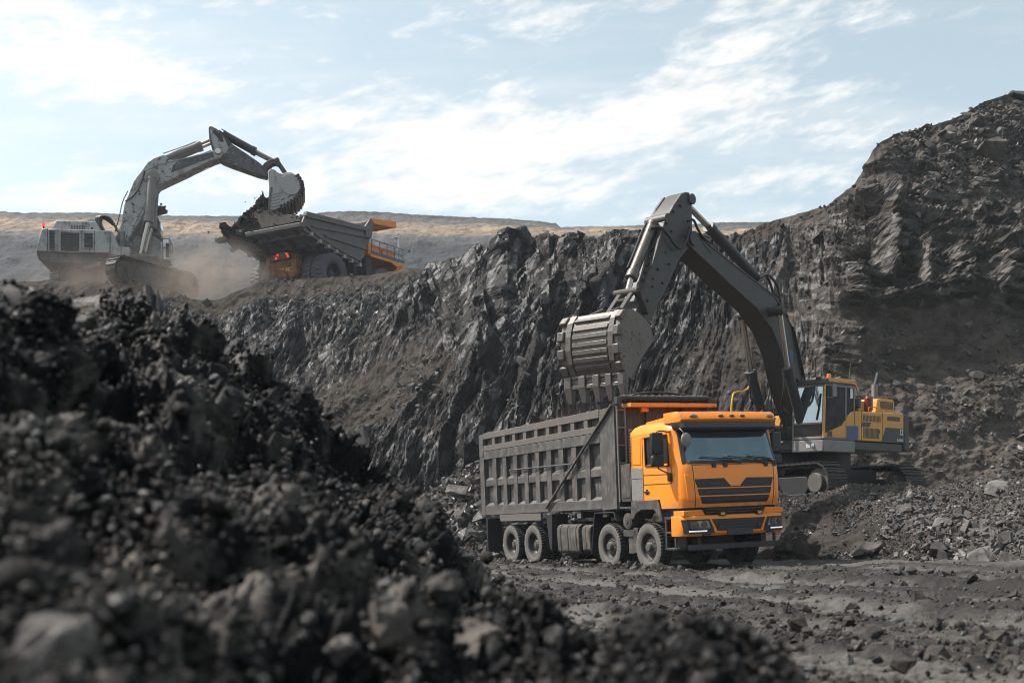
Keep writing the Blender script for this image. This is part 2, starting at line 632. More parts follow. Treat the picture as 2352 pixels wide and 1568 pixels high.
M['farbucket'] = painted('grey shovel bucket steel', (.36, .345, .33), .55, .42, (.16, .145, .13), scale=1.3, streak=.3, bump=.1)
M['rubber'] = painted('dusty tyre rubber', (.017, .0165, .0165), .8, .18, (.075, .066, .057), scale=4, bump=.3, streak=.1)
M['wall'] = painted('pale dusty tyre wall', (.105, .097, .088), .85, .55, (.17, .152, .133), scale=5, bump=.2, streak=.1)
M['fartyre'] = painted('haul tyre rubber', (.075, .075, .082), .8, .35, (.13, .118, .105), scale=2, bump=.2)
M['rim'] = painted('dirty wheel rim', (.028, .026, .025), .5, .30, (.08, .07, .06), scale=6)
M['hub'] = painted('dusty wheel hub', (.085, .078, .07), .55, .45, (.16, .14, .118), scale=7, bump=.3)
M['blue'] = painted('blue panel paint', (.010, .065, .19), .4, .2, scale=4)
M['railblue'] = painted('blue rail paint', (.025, .10, .17), .5, .25, scale=3)
M['red'] = painted('red paint', (.17, .018, .018), .4, .3, scale=6)
M['yellow'] = painted('yellow tube paint', (.60, .33, .05), .4, .25, scale=5)
M['lettering'] = painted('white lettering', (.6, .6, .58), .5, .25, scale=8, bump=0)
M['darklettering'] = painted('dark lettering', (.05, .05, .05), .6, .2, scale=6, bump=0)
M['ironwhite'] = painted('white box paint', (.75, .76, .76), .5, .12, scale=3, bump=0)


def emit_mat(name, col, strength, base=(.5, .5, .5)):
    m, t = newmat(name)
    t.out(t.bsdf(base, .3, 0, None, .5, Emission_Color=(*col, 1), Emission_Strength=strength))
    return m


M['led'] = emit_mat('daytime running light', (.85, .93, 1.0), .42)
M['taillamp'] = emit_mat('red tail lamp', (1.0, .06, .03), .55, (.4, .02, .02))


def glassmat(name, col, mirror, mcol, see, fres=.7):
    """window glass: a mirror share, a see-through share and a dark tint"""
    m, t = newmat(name)
    gl = t.n('ShaderNodeBsdfGlossy'); gl.inputs['Roughness'].default_value = .03
    gl.inputs['Color'].default_value = (*mcol, 1)
    tr = t.n('ShaderNodeBsdfTransparent'); tr.inputs['Color'].default_value = (*col, 1)
    dk = t.bsdf(col, .4, 0, None, 0.0)
    mx = t.n('ShaderNodeMixShader'); mx.inputs[0].default_value = see
    t.inp(mx.inputs[1], dk); t.inp(mx.inputs[2], tr.outputs[0])
    lw = t.n('ShaderNodeLayerWeight'); lw.inputs['Blend'].default_value = .35
    dust = t.mr(t.noise(t.obj(), 3.0, 5, .6), .35, .75, 0, .16)
    df = t.n('ShaderNodeBsdfDiffuse'); df.inputs['Color'].default_value = (.2, .18, .16, 1)
    mx2 = t.n('ShaderNodeMixShader')
    t.inp(mx2.inputs[0], t.m('ADD', t.m('MULTIPLY', lw.outputs['Fresnel'], fres), mirror, clamp=True))
    t.inp(mx2.inputs[1], mx.outputs[0]); t.inp(mx2.inputs[2], gl.outputs[0])
    mx3 = t.n('ShaderNodeMixShader')
    t.inp(mx3.inputs[0], dust); t.inp(mx3.inputs[1], mx2.outputs[0]); t.inp(mx3.inputs[2], df.outputs[0])
    t.out(mx3.outputs[0])
    return m


M['windshield'] = glassmat('tinted windshield glass', (.06, .10, .112), .17, (.66, .90, 1), .5, .6)
M['skyglass'] = glassmat('sky reflecting cab glass', (.10, .13, .14), .36, (.80, .90, .95), .6)
M['darkglass'] = glassmat('dark side glass', (.008, .008, .008), .015, (.8, .85, .9), .35, .12)
M['lamp'] = glassmat('headlamp lens', (.06, .065, .07), .22, (.9, .95, 1), .2)
M['marker'] = painted('marker lamp lens', (.10, .03, .015), .2, .1, scale=8, bump=0, spec=.8)
M['amberlamp'] = painted('amber lamp lens', (.75, .20, .02), .25, .1, scale=8, bump=0, spec=.7)
M['seat'] = painted('seat cloth', (.035, .033, .033), .8, .2, scale=4)
M['hose'] = painted('rubber hose', (.022, .021, .021), .45, .25, scale=8, bump=0)
M['tarp'] = painted('rolled black tarpaulin', (.020, .020, .021), .6, .3, scale=3, bump=.6)
# ------------------------------------------------------------------ terrain materials
def rockmat(name, coal, brown, gloss=.38, strat=(0.9, 0.0, -0.44), bumpd=.12):
    """coal face: glossy dark rock, brown dirt where the 'dusty' attribute and ledges say so"""
    m, t = newmat(name)
    p = t.geo('Position')
    du = t.attr('dusty')
    # coordinates turned into the bedding: first axis across the beds, second along them
    s = t.vm('DOT_PRODUCT', p, strat)
    tt = t.vm('DOT_PRODUCT', p, (-strat[2], 0.0, strat[0]))
    y = t.xyz(p)[1]
    cv = t.n('ShaderNodeCombineXYZ')
    t.inp(cv.inputs[0], s); t.inp(cv.inputs[1], t.m('MULTIPLY', tt, .22)); t.inp(cv.inputs[2], t.m('MULTIPLY', y, .5))
    bed = t.noise(cv.outputs[0], 3.2, 6, .62, .4)
    fine = t.noise(p, 5.5, 6, .66)
    crack = t.voro(cv.outputs[0], 2.6, 'F1', 'Distance')
    cell = t.n('ShaderNodeTexVoronoi'); cell.inputs['Scale'].default_value = 4.5
    t.inp(cell.inputs['Vector'], cv.outputs[0])
    cellc = t.xyz(cell.outputs['Color'])[0]
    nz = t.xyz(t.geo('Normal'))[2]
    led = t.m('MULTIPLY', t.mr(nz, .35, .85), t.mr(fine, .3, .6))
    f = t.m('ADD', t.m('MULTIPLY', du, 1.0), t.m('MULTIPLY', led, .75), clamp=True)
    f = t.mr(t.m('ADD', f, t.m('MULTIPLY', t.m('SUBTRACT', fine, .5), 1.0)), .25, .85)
    cc = t.mix(cellc, tuple(c * .55 for c in coal) + (1,), tuple(min(1, c * 1.9) for c in coal) + (1,))
    cc = t.mix(t.mr(bed, .56, .74), cc, (coal[0] * 3.2, coal[1] * 2.9, coal[2] * 2.6, 1))
    dd = t.mix(t.mr(t.noise(p, 1.1, 5, .6), .3, .7), tuple(b * .6 for b in brown) + (1,), tuple(b * 1.25 for b in brown) + (1,))
    spk = t.mr(t.noise(p, 16, 2, .5), .70, .76)
    dd = t.mix(spk, dd, (.17, .15, .13, 1))
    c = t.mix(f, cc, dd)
    r = t.m('ADD', t.m('MULTIPLY', f, .9 - gloss), t.m('ADD', gloss, t.m('MULTIPLY', cellc, .22)))
    h = t.m('ADD', t.m('MULTIPLY', bed, .9), t.m('ADD', t.m('MULTIPLY', crack, .7), t.m('MULTIPLY', fine, .7)))
    b = t.bump(h, 1.0, bumpd)
    b = t.bump(t.noise(p, 24, 4, .6), .5, .03, b)
    sp = t.m('MULTIPLY', t.m('ADD', t.mr(cellc, .66, .82, 0, .7), .10), t.m('SUBTRACT', 1.0, t.m('MULTIPLY', f, .85)))
    t.out(t.bsdf(c, r, 0, b, sp))
    return m


def soilmat(name, dark, light, coalattr='light', rough=.9, fine_scale=9, bumpd=.05, flake=True, spec=.15):
    m, t = newmat(name)
    p = t.geo('Position')
    a = t.attr(coalattr)
    n1 = t.noise(p, fine_scale * .22, 6, .62)
    n2 = t.noise(p, fine_scale, 6, .66)
    f = t.mr(t.m('ADD', a, t.m('ADD', t.m('MULTIPLY', t.m('SUBTRACT', n1, .5), .9), t.m('MULTIPLY', t.m('SUBTRACT', n2, .5), .8))), .1, .9)
    c = t.mix(f, (*dark, 1), (*light, 1))
    if flake:
        fl = t.mr(t.voro(p, fine_scale * 2.2, 'F1', 'Distance'), .10, .16, 1, 0)
        fl = t.m('MULTIPLY', fl, t.mr(n1, .45, .6))
        c = t.mix(fl, c, (.20, .185, .165, 1))
    h = t.m('ADD', n2, t.m('MULTIPLY', t.noise(p, fine_scale * 3.5, 4, .6), .5))
    t.out(t.bsdf(c, rough, 0, t.bump(h, 1.0, bumpd), spec))
    return m


def stonemat(name, cols, rough=.75, scale=6, spec=.4, dust=None):
    """loose stones: every mesh island takes its own shade"""
    m, t = newmat(name)
    rnd = t.geo('Random Per Island')
    st = [(i / max(1, len(cols) - 1), c) for i, c in enumerate(cols)]
    c = t.ramp(rnd, st)
    ob = t.geo('Position')
    n_ = t.noise(ob, scale, 5, .65)
    c = t.mix(t.mr(n_, .4, .7), c, t.mix(.55, c, dust or (.10, .09, .08, 1)))
    gls = t.mr(t.m('FRACT', t.m('MULTIPLY', rnd, 17.3)), .74, .80)
    sp = t.m('MULTIPLY', t.m('MULTIPLY_ADD', gls, .78, .22), spec)
    t.out(t.bsdf(c, t.m('MULTIPLY_ADD', gls, rough * -.45, rough), 0, t.bump(t.noise(ob, scale * 3, 5, .65), .7, .03), sp))
    return m


T = {}
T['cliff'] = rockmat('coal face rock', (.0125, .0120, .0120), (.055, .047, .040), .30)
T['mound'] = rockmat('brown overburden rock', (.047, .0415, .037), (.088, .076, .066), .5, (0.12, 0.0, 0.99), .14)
T['bench'] = soilmat('brown bench dirt', (.034, .029, .025), (.078, .067, .058), fine_scale=8, bumpd=.08)
T['floor'] = soilmat('trodden pit mud', (.024, .022, .020), (.090, .083, .0755), fine_scale=7, bumpd=.035, rough=.8)
T['ground'] = soilmat('dark pit ground', (.035, .031, .028), (.07, .062, .055), fine_scale=1, bumpd=.1)
T['heap'] = soilmat('black crumbly coal', (.0062, .0060, .0068), (.150, .133, .116), fine_scale=16, bumpd=.022, rough=.5, flake=False, spec=.12)  # tan tone brightened to paint sunlit tops into the crumbs
T['lump'] = stonemat('coal lumps', [(.006, .006, .007), (.009, .0088, .009), (.020, .018, .016), (.011, .011, .0135), (.050, .045, .040), (.010, .010, .0115), (.115, .107, .099)], .55, 20, .5, (.04, .035, .03, 1))  # palest tones put sunlit highlights into the lump colours
T['stone'] = stonemat('grey rubble', [(.055, .051, .048), (.095, .090, .085), (.034, .031, .029), (.145, .138, .130), (.070, .064, .058), (.11, .102, .095)], .75, 4)
T['slab'] = stonemat('glossy shale slabs', [(.03, .029, .028), (.065, .061, .057), (.02, .02, .02), (.12, .112, .104), (.045, .042, .04)], .42, 4, .6)
T['clod'] = stonemat('mud clods', [(.028, .025, .022), (.05, .044, .038), (.02, .018, .017), (.075, .066, .057)], .85, 8)


# ------------------------------------------------------------------ loose stones
def hull_variants(n, pts, squash, seed):
    rs = np.random.RandomState(seed)
    out = []
    for _ in range(n):
        bm = bmesh.new()
        p = rs.normal(size=(pts, 3)); p /= np.linalg.norm(p, axis=1)[:, None]
        p *= rs.uniform(.75, 1.0, (pts, 1))
        p *= np.array([1.0, rs.uniform(.6, .95), rs.uniform(*squash)])
        vs = [bm.verts.new(q) for q in p]
        r = bmesh.ops.convex_hull(bm, input=vs)
        junk = [e for e in r['geom_interior'] if isinstance(e, bmesh.types.BMVert)]
        if junk:
            bmesh.ops.delete(bm, geom=junk, context='VERTS')
        bmesh.ops.dissolve_limit(bm, angle_limit=math.radians(9), verts=bm.verts, edges=bm.edges)
        bmesh.ops.recalc_face_normals(bm, faces=bm.faces)
        bm.verts.index_update()
        V = np.array([v.co[:] for v in bm.verts])
        F_ = [[v.index for v in f.verts] for f in bm.faces]
        ns = np.array([len(f) for f in F_])
        out.append((V, np.concatenate(F_), np.concatenate([[0], np.cumsum(ns)[:-1]])))
        bm.free()
    return out


def rand_rot(rs, n, tilt=None):
    q = rs.normal(size=(n, 4))
    if tilt is not None:
        q = np.zeros((n, 4)); a = rs.uniform(0, 2 * np.pi, n); q[:, 0] = np.cos(a / 2); q[:, 3] = np.sin(a / 2)
        q += rs.normal(size=(n, 4)) * tilt
    q /= np.linalg.norm(q, axis=1)[:, None]
    w, x, y, z = q.T
    return np.stack([1 - 2 * (y * y + z * z), 2 * (x * y - z * w), 2 * (x * z + y * w), 2 * (x * y + z * w), 1 - 2 * (x * x + z * z), 2 * (y * z - x * w),
                     2 * (x * z - y * w), 2 * (y * z + x * w), 1 - 2 * (x * x + y * y)], -1).reshape(n, 3, 3)


def scatter_mesh(name, P_, S_, variants, mat, seed, tilt=None, smoothf=False):
    rs = np.random.RandomState(seed)
    n = len(P_)
    R = rand_rot(rs, n, tilt)
    pick = rs.randint(0, len(variants), n)
    Vs, Is, Ss, vo, lo = [], [], [], 0, 0
    for k_, (V, L, st) in enumerate(variants):
        ids = np.where(pick == k_)[0]
        if not len(ids):
            continue
        W_ = np.einsum('nij,vj->nvi', R[ids], V) * S_[ids][:, None, None] + P_[ids][:, None, :]
        nv = len(V)
        Vs.append(W_.reshape(-1, 3))
        Is.append((L[None, :] + (np.arange(len(ids)) * nv)[:, None] + vo).ravel())
        Ss.append((st[None, :] + (np.arange(len(ids)) * len(L))[:, None] + lo).ravel())
        vo += nv * len(ids); lo += len(L) * len(ids)
    return raw_mesh(name, np.concatenate(Vs), np.concatenate(Is), np.concatenate(Ss), [mat], None, smoothf)


ROUND = hull_variants(14, 16, (.6, .9), 3)
BALL = hull_variants(14, 34, (.72, .95), 13)
ANG = hull_variants(16, 11, (.5, .8), 5)
SLAB = hull_variants(14, 12, (.22, .42), 9)


def lerp_table(x, xs, ys):
    return np.interp(x, xs, ys)


def normals_of(V, nr, nc):
    G = V.reshape(nr, nc, 3)
    du = np.gradient(G, axis=1); dv = np.gradient(G, axis=0)
    n = np.cross(du, dv)
    n /= np.maximum(np.linalg.norm(n, axis=2, keepdims=True), 1e-9)
    return n.reshape(-1, 3)


def from_px(x, y, Z):
    return np.stack([(x - CXP) / FPX * Z, Z, ZC + (HYP - y) / FPX * Z], -1)


# ------------------------------------------------------------------ ground to the horizon
b = MB(); b.add([(-4000, -500, -1.2), (4000, -500, -1.2), (4000, 5000, -1.2), (-4000, 5000, -1.2)], [(0, 1, 2, 3)])
tag(b.build('ground', T['ground'], sm=0, recalc=False), 'dark bare ground of the open pit', kind='structure')


# ------------------------------------------------------------------ pit floor
FLOOR_DROP = .09


def floor_h(X, Y):
    h = .045 * np.maximum(0, X - 3.1) * smooth(Y, 3, 12) + .012 * (Y - 27) * 0
    h = np.minimum(h, .5) - FLOOR_DROP * np.exp(-((X - 2.3 + (Y - 31) * .48) / 3.2) ** 2) * smooth(Y, 20, 25)
    p = np.stack([X, Y, X * 0], -1)
    qx = X * .94 + Y * .34                       # across the wheel lanes
    qy = -X * .34 + Y * .94                      # along them
    wob = fbm(np.stack([qy / 5, qx * 0 + 2, qx * 0], -1), 2) * .35
    q = qx + wob
    h = h + .05 * fbm(p / 2.2, 3) + .040 * fbm(p / .5, 3) + .018 * ridg(p / .16 + 4, 2)
    rough = np.zeros_like(X)
    for q0, w_, a_ in ((5.1, .30, .13), (5.75, .22, .05), (6.55, .33, .11), (8.4, .35, .12), (9.4, .25, .08), (10.9, .35, .15), (12.2, .4, .12), (3.6, .3, .10), (2.2, .4, .10), (14.0, .5, .12)):
        g_ = np.exp(-((q - q0) / w_) ** 2)
        h = h + .75 * a_ * g_ * (.35 + .9 * np.abs(pn(np.stack([qy / .55, q / .4 + q0, qx * 0], -1)))) 
        rough = rough + g_
    lane = np.zeros_like(X)
    for q0 in (4.35, 7.4, 10.1):
        ln = smooth(-np.abs(q - q0), -.55, -.35)
        ph = (qy + np.abs(q - q0) * .8) / .34
        h = h + ln * .055 * np.clip(np.sin(ph * 2 * np.pi) * 1.6, -.6, 1) * smooth(fbm(p / 1.3, 2), -.35, .15)
        h = h - ln * .045
        lane = lane + ln
    h = h + .028 * np.clip(rough, 0, 1) * ridg(p / .22, 2)
    return h, np.clip(rough, 0, 1), np.clip(lane, 0, 1)


NR, NC = 430, 640
yy = np.linspace(1640, 1236, NR)
Zs = ZC * FPX / (yy - HYP)
xs = np.linspace(-340, 2600, NC)
ZZ = np.repeat(Zs, NC); XX = np.tile((xs - CXP) / FPX, NR) * ZZ
hh, rgh, lane = floor_h(XX, ZZ)
light = np.clip(.66 + .5 * fbm(np.stack([XX / 1.6, ZZ / 2.6, XX * 0], -1), 3) - .5 * rgh + .1 * lane + 1.2 * (hh < .0) * .1, 0, 1)
floor = grid_obj('pit_floor', np.stack([XX, ZZ, hh], -1), NR, NC, T['floor'], attrs={'light': light})
tag(floor, 'trodden brown grey mud of the pit floor with wheel ruts', kind='structure')

# clods and crumbs thrown up along the ruts
rs = np.random.RandomState(21)
w_ = (.12 + rgh * 1.6) * (ZZ < 31) * (ZZ > 4.5) * (np.tile(xs, NR) > 1000)
w_ = w_ * (0.35 + (ZZ / 12) ** .5)
n = 7500
ids = rs.choice(len(w_), n, p=w_ / w_.sum())
sz = rs.lognormal(-4.05, .62, n).clip(.006, .12)
Pp = np.stack([XX[ids], ZZ[ids], hh[ids] + sz * .25], -1) + rs.normal(size=(n, 3)) * [.03, .06, 0]
# tread lugs of mud left standing in rows along the wheel lanes
tq, tp = [], []
for q0 in (3.05, 4.35, 5.4, 7.4, 8.0, 10.1, 11.6):
    for dq in (-.38, -.12, .14, .40):
        pp = np.arange(3.5, 30, .36)
        tq.append(q0 + dq + rs.normal(size=len(pp)) * .035); tp.append(pp + abs(dq) * .5 + rs.normal(size=len(pp)) * .04)
tq, tp = np.concatenate(tq), np.concatenate(tp)
dt_ = .94 * .94 + .34 * .34
tx_, ty_ = (tq * .94 - tp * .34) / dt_, (tq * .34 + tp * .94) / dt_
wob_ = fbm(np.stack([tp / 5, tp * 0 + 2, tp * 0], -1), 2) * .35
tx_ = tx_ - wob_ * .94
okm = (ty_ > 5) & (ty_ < 26) & (rs.uniform(size=len(tq)) < .72)
tx_, ty_ = tx_[okm], ty_[okm]
sz3 = rs.lognormal(-2.95, .45, len(tx_)).clip(.02, .12)
Pp = np.concatenate([Pp, np.stack([tx_, ty_, floor_h(tx_, ty_)[0] - sz3 * .12], -1)]); sz = np.concatenate([sz, sz3])
# gravel pushed up along the near side of the parked truck
n2 = 2600
al = rs.uniform(-9.6, 1.6, n2); ac = -1.24 - np.abs(rs.normal(size=n2)) * .55 + .1
gx_ = 4.32 + al * .4305 + (ac + .12) * .9026; gy_ = 27.45 - al * .9026 + (ac + .12) * .4305
sz2 = rs.lognormal(-3.3, .6, n2).clip(.012, .16)
Pp = np.concatenate([Pp, np.stack([gx_, gy_, floor_h(gx_, gy_)[0] + sz2 * .3], -1)]); sz = np.concatenate([sz, sz2])
o = link(bpy.data.objects.new('mud_clods', scatter_mesh('mud_clods', Pp, sz, ROUND + ANG[:6], T['clod'], 22)))
tag(o, 'loose dark mud clods strewn along the wheel ruts', 'mud clods', kind='stuff')


# ------------------------------------------------------------------ coal face, plateau edge and the high mound: one continuous wall
CX_T = [-400, -150, 60, 110, 260, 400, 440, 500, 545, 600, 700, 850, 925, 1000, 1060, 1092, 1110, 1150, 1164, 1185, 1200, 1232, 1262, 1300, 1338, 1360, 1384, 1420, 1450, 1482, 1560, 1640, 1700, 1760, 1820, 1900, 1960, 1993, 2004, 2020, 2060, 2110, 2180, 2215, 2260, 2310, 2352, 2700]
CY_T = [640, 645, 647, 644, 650, 668, 688, 690, 668, 648, 640, 632, 618, 612, 590, 561, 568, 574, 524, 519, 538, 548, 536, 543, 535, 545, 548, 524, 533, 528, 536, 541, 536, 511, 495, 472, 424, 378, 345, 328, 306, 296, 276, 262, 234, 218, 212, 120]
CZ_T = [70, 70, 70, 70, 70, 70, 69, 69, 69, 69, 69, 68.5, 68, 66, 63, 61, 61, 60, 59, 59, 59, 59, 58.5, 58, 58, 57.5, 57, 56.5, 56, 56, 56, 56, 56, 56, 56, 55, 55, 54.5, 54.5, 55, 56, 57, 58, 59, 60, 62, 63, 72]
MX_T = [-400, 400, 700, 900, 1050, 1150, 1300, 1700, 1850, 1960, 2080, 2352, 2700]
MY_T = [960, 950, 930, 870, 850, 830, 840, 820, 760, 690, 690, 695, 700]
MZ_T = [54, 53.5, 53, 52, 51.5, 50.5, 50, 49, 48.5, 48.5, 49, 50, 52]
BX_T = [-400, 500, 950, 1100, 1500, 1800, 2000, 2352, 2700]
BZ_T = [46, 46, 45, 44, 44, 42, 41.5, 41, 41]

NC = 1040
xs = np.linspace(-380, 2680, NC)
jag = fbm(np.stack([xs / 34, xs * 0, xs * 0 + 5], -1), 4) * 7 + fbm(np.stack([xs / 9, xs * 0, xs * 0 + 1.5], -1), 3) * 4
rockx = smooth(xs, 960, 1080) * (1 - smooth(xs, 1700, 1800))
yc = lerp_table(xs, CX_T, CY_T) + jag * (.25 + .9 * rockx)
zc = lerp_table(xs, CX_T, CZ_T)
ym = lerp_table(xs, MX_T, MY_T); zm = lerp_table(xs, MX_T, MZ_T)
zb = lerp_table(xs, BX_T, BZ_T)
yb = HYP + (ZC + .5) * FPX / zb                     # the wall's foot lies half a metre below the floor
NR1 = 300
v = np.linspace(0, 1, NR1)[:, None]
vm_ = ((yb - ym) / (yb - yc))[None, :]
lo = np.clip(v / vm_, 0, 1); hi = np.clip((v - vm_) / (1 - vm_), 0, 1)
Y_ = yb[None] + (ym - yb)[None] * lo + (yc - ym)[None] * hi
Zg = zb[None] + (zm - zb)[None] * lo + (zc - zm)[None] * (hi ** np.where(xs > 1900, 1.25, 1.0)[None])
kern = np.ones(15) / 15
Zg = np.apply_along_axis(lambda c: np.convolve(np.pad(c, 7, 'edge'), kern, 'valid'), 0, Zg)
V0 = from_px(np.broadcast_to(xs[None], Y_.shape), Y_, Zg)
VV = np.broadcast_to(v, Y_.shape).ravel(); XP = np.broadcast_to(xs[None], Y_.shape).ravel(); YP = Y_.ravel(); HI = hi.ravel()
P0 = V0.reshape(-1, 3)
N0 = normals_of(P0, NR1, NC)
N0 *= np.sign(-N0[:, 1])[:, None]
# how rocky: coal beds in the middle, soil at the top left, fans of fines
n_lo = fbm(P0 / 6.0, 3)
right = smooth(XP, 1830, 2010)
fan = np.exp(-(((XP - 820 - (940 - YP) * .9) / 190) ** 2 + ((YP - 940 + (XP - 820) * .25) / 85) ** 2)) * 1.3
fan = np.maximum(fan, np.exp(-(((XP - 1640) / 190) ** 2 + ((YP - 860) / 170) ** 2)) * .75)
fan = np.maximum(fan, np.exp(-(((XP - 1250) / 120) ** 2 + ((YP - 1080) / 60) ** 2)) * .9)
top_soil = smooth(HI, .72, .97) * (1 - smooth(XP, 930, 1040)) * 1.0
top_soil = np.maximum(top_soil, smooth(HI, .80, .98) * smooth(XP, 1660, 1760))
low_talus = smooth(YP, 700, 740) * right
upper_soil = right * (1 - smooth(YP, 430 + (XP - 2000) * .1, 520 + (XP - 2000) * .1))
soil = np.clip(np.maximum.reduce([fan, top_soil, low_talus * .9, upper_soil * .5]) + n_lo * .35, 0, 1)
rock = 1 - soil
ph = math.radians(69)
sx = P0[:, 0] * math.sin(ph) - P0[:, 2] * math.cos(ph)
tx = P0[:, 0] * math.cos(ph) + P0[:, 2] * math.sin(ph)
warp = fbm(P0 / 9.0, 2) * .7
zero = sx * 0
s1 = sx + warp
dL = ridg(np.stack([s1 / 2.6, tx / 15, P0[:, 1] / 14], -1), 3) * .55


def saw(sz_, ln, sh, sharp=.12):
    # slabs of width sz_: a steep left edge, a long back falling away to the right; each run of length ln takes its own offset
    off = fbm(np.stack([s1 / (sz_ * 2.2) + sh, tx / ln, zero + sh], -1), 3) * .85
    q = s1 / sz_ + off + sh * 7.7
    fr = q - np.floor(q)
    hgt_ = .45 + .8 * np.abs(pn(np.stack([np.floor(q) * 1.7 + sh, tx / (ln * .6), zero], -1))) * 1.6
    return np.where(fr < sharp, fr / sharp, (1 - fr) / (1 - sharp)) * hgt_ - .4


vary = np.clip(.75 + 1.3 * fbm(P0 / 4.5 + 3, 2), .2, 1.5)
dL2 = vary * (saw(1.05, 12.0, .3, .10) * .58 + saw(.62, 6.5, 4.4, .12) * .30)
dL3 = saw(.36, 2.6, 1.7, .16) * .24 * np.clip(1.7 - vary, .5, 1.3)
blk = fbm(np.stack([s1 / .42, tx / .8, P0[:, 1] / .8], -1), 4) * .15 + saw(.17, 1.1, 2.9, .25) * .11
zz_ = P0[:, 2] + fbm(P0 / 5, 2) * .35
dR = ridg(np.stack([P0[:, 0] / 4.5, zero, zz_ / 1.5], -1), 3) * .38 + ridg(np.stack([P0[:, 0] / 1.6, zero, zz_ / .42], -1), 3) * .24 + fbm(P0 / .5, 3) * .20
dS = fbm(P0 / 2.2, 4) * .40 + fbm(P0 / .45, 3) * .10 + fbm(np.stack([s1 / .7, tx / 3.5, zero], -1), 2) * .10
big_ = fbm(P0 / 6.5, 2) * .8
disp = (rock * ((1 - right) * (dL + dL2 + dL3 + blk) + right * (dR * 1.45))) + soil * dS + big_ * (.25 + .6 * rock)
# vertical buttress edges on the right-hand face
for (x0, w0, a0, ya, yb_) in ((2030, 16, 1.1, 420, 700), (2100, 10, .8, 560, 700), (2190, 26, .7, 560, 700), (2280, 20, .7, 600, 705)):
    xx_ = XP - x0 - (YP - 600) * .03
    disp = disp + a0 * np.exp(-(xx_ / w0) ** 2) * smooth(YP, ya, ya + 60) * (1 - smooth(YP, yb_ - 30, yb_))
# undercut hollow beneath the strata
disp = disp - 1.8 * np.exp(-((XP - 2040) / 45) ** 2 - ((YP - 668) / 20) ** 2) - 1.0 * np.exp(-((XP - 1985) / 40) ** 2 - ((YP - 580) / 50) ** 2)
# leaning slabs in the middle of the coal face: sharp ribs
for (x0, y0, x1, y1, w0, a0) in ((1010, 1130, 1180, 640, 9, 1.3), (1120, 940, 1185, 540, 8, 1.3), (905, 800, 1010, 640, 10, .9), (960, 760, 1092, 575, 12, 1.5), (1240, 800, 1310, 560, 10, .9), (1330, 760, 1390, 560, 10, .9), (1400, 720, 1455, 545, 9, .9), (640, 850, 760, 690, 12, .6), (1040, 1180, 1150, 930, 9, .8), (930, 1010, 1030, 820, 9, .7), (1780, 740, 1850, 540, 16, 1.3)):
    L = math.hypot(x1 - x0, y1 - y0); ux, uy = (x1 - x0) / L, (y1 - y0) / L
    al = (XP - x0) * ux + (YP - y0) * uy
    ac = -(XP - x0) * uy + (YP - y0) * ux + fbm(np.stack([al / 60, al * 0 + x0, al * 0], -1), 2) * 14
    prof = np.where(ac < 0, np.exp(ac / (w0 * 3.0)), np.exp(-ac / (w0 * .8)))
    disp = disp + .8 * a0 * prof * smooth(al, -20, 60) * (1 - smooth(al, L * .35, L + 10))
disp *= 1 - .75 * smooth(HI, .93, 1.0) * (1 - rockx[None].repeat(NR1, 0).ravel() * .45)
disp *= smooth(VV, 0, .05) * .8 + .2
P1 = fit_crest(P0 + N0 * disp[:, None] * .9, NR1, NC, yc, 1.6, 5)
dusty = np.clip(soil * 1.05 - .15 + np.clip(-disp, 0, .5) * .2, 0, 1)
# plateau behind the crest
back = [0.5, 1.2, 2.2, 3.5, 5.5, 8, 11, 15, 20, 28, 40]
cr = P1.reshape(NR1, NC, 3)[-1]
rows = []
for kb in back:
    q = cr.copy()
    q[:, 1] += kb; q[:, 0] += (xs - CXP) / FPX * kb
    drop = np.where(xs < 1000, 0, kb * .12)
    flat = np.where(xs < 1000, 15.85, cr[:, 2])
    wgt = min(1, kb / 6)
    q[:, 2] = (cr[:, 2] * (1 - wgt) + flat * wgt) - drop - (kb > 30) * (kb - 30) * 1.2
    q[:, 2] += fbm(q / 1.5, 3) * .10
    rows.append(q)
Pall = np.concatenate([P1.reshape(NR1, NC, 3)] + [r[None] for r in rows], 0)
dall = np.concatenate([dusty.reshape(NR1, NC)] + [np.full((1, NC), .9)] * len(rows), 0)
# the wall is one terrain; the coal face and the brown mound get their own meshes, cut at a common column
cut = int(np.argmin(np.abs(xs - 1790)))
nr = Pall.shape[0]
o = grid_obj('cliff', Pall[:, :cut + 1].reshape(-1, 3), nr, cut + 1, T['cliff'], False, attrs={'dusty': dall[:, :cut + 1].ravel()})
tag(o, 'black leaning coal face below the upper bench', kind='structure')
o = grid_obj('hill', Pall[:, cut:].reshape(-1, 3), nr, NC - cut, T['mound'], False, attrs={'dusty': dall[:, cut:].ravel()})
tag(o, 'high brown mound of broken rock and soil', kind='structure')
WALL_P, WALL_XP, WALL_YP = P1, XP, YP

# ------------------------------------------------------------------ bench with its sloping edge (the yellow excavator stands on it)
NC = 560
xs = np.linspace(1420, 2900, NC)
tz = lerp_table(xs, [1420, 1700, 1800, 1900, 2000, 2150, 2352, 2700, 2900], [34, 31.5, 28.6, 27.2, 26.2, 24.5, 22.6, 20.5, 20])
czz = lerp_table(xs, [1420, 1700, 1800, 1900, 2000, 2150, 2352, 2700, 2900], [36, 34.5, 33, 32.4, 32, 30.5, 28.5, 26, 25])
cy = lerp_table(xs, [1420, 1600, 1750, 1800, 1850, 1890, 1945, 2000, 2050, 2085, 2130, 2200, 2280, 2352, 2500, 2900], [1150, 1138, 1132, 1132, 1134, 1127, 1121, 1121, 1116, 1110, 1119, 1117, 1106, 1098, 1070, 1030]) + fbm(np.stack([xs / 26, xs * 0, xs * 0], -1), 3) * 4
rows = []; meta = []
NRb = 150
tX = (xs - CXP) / FPX * tz
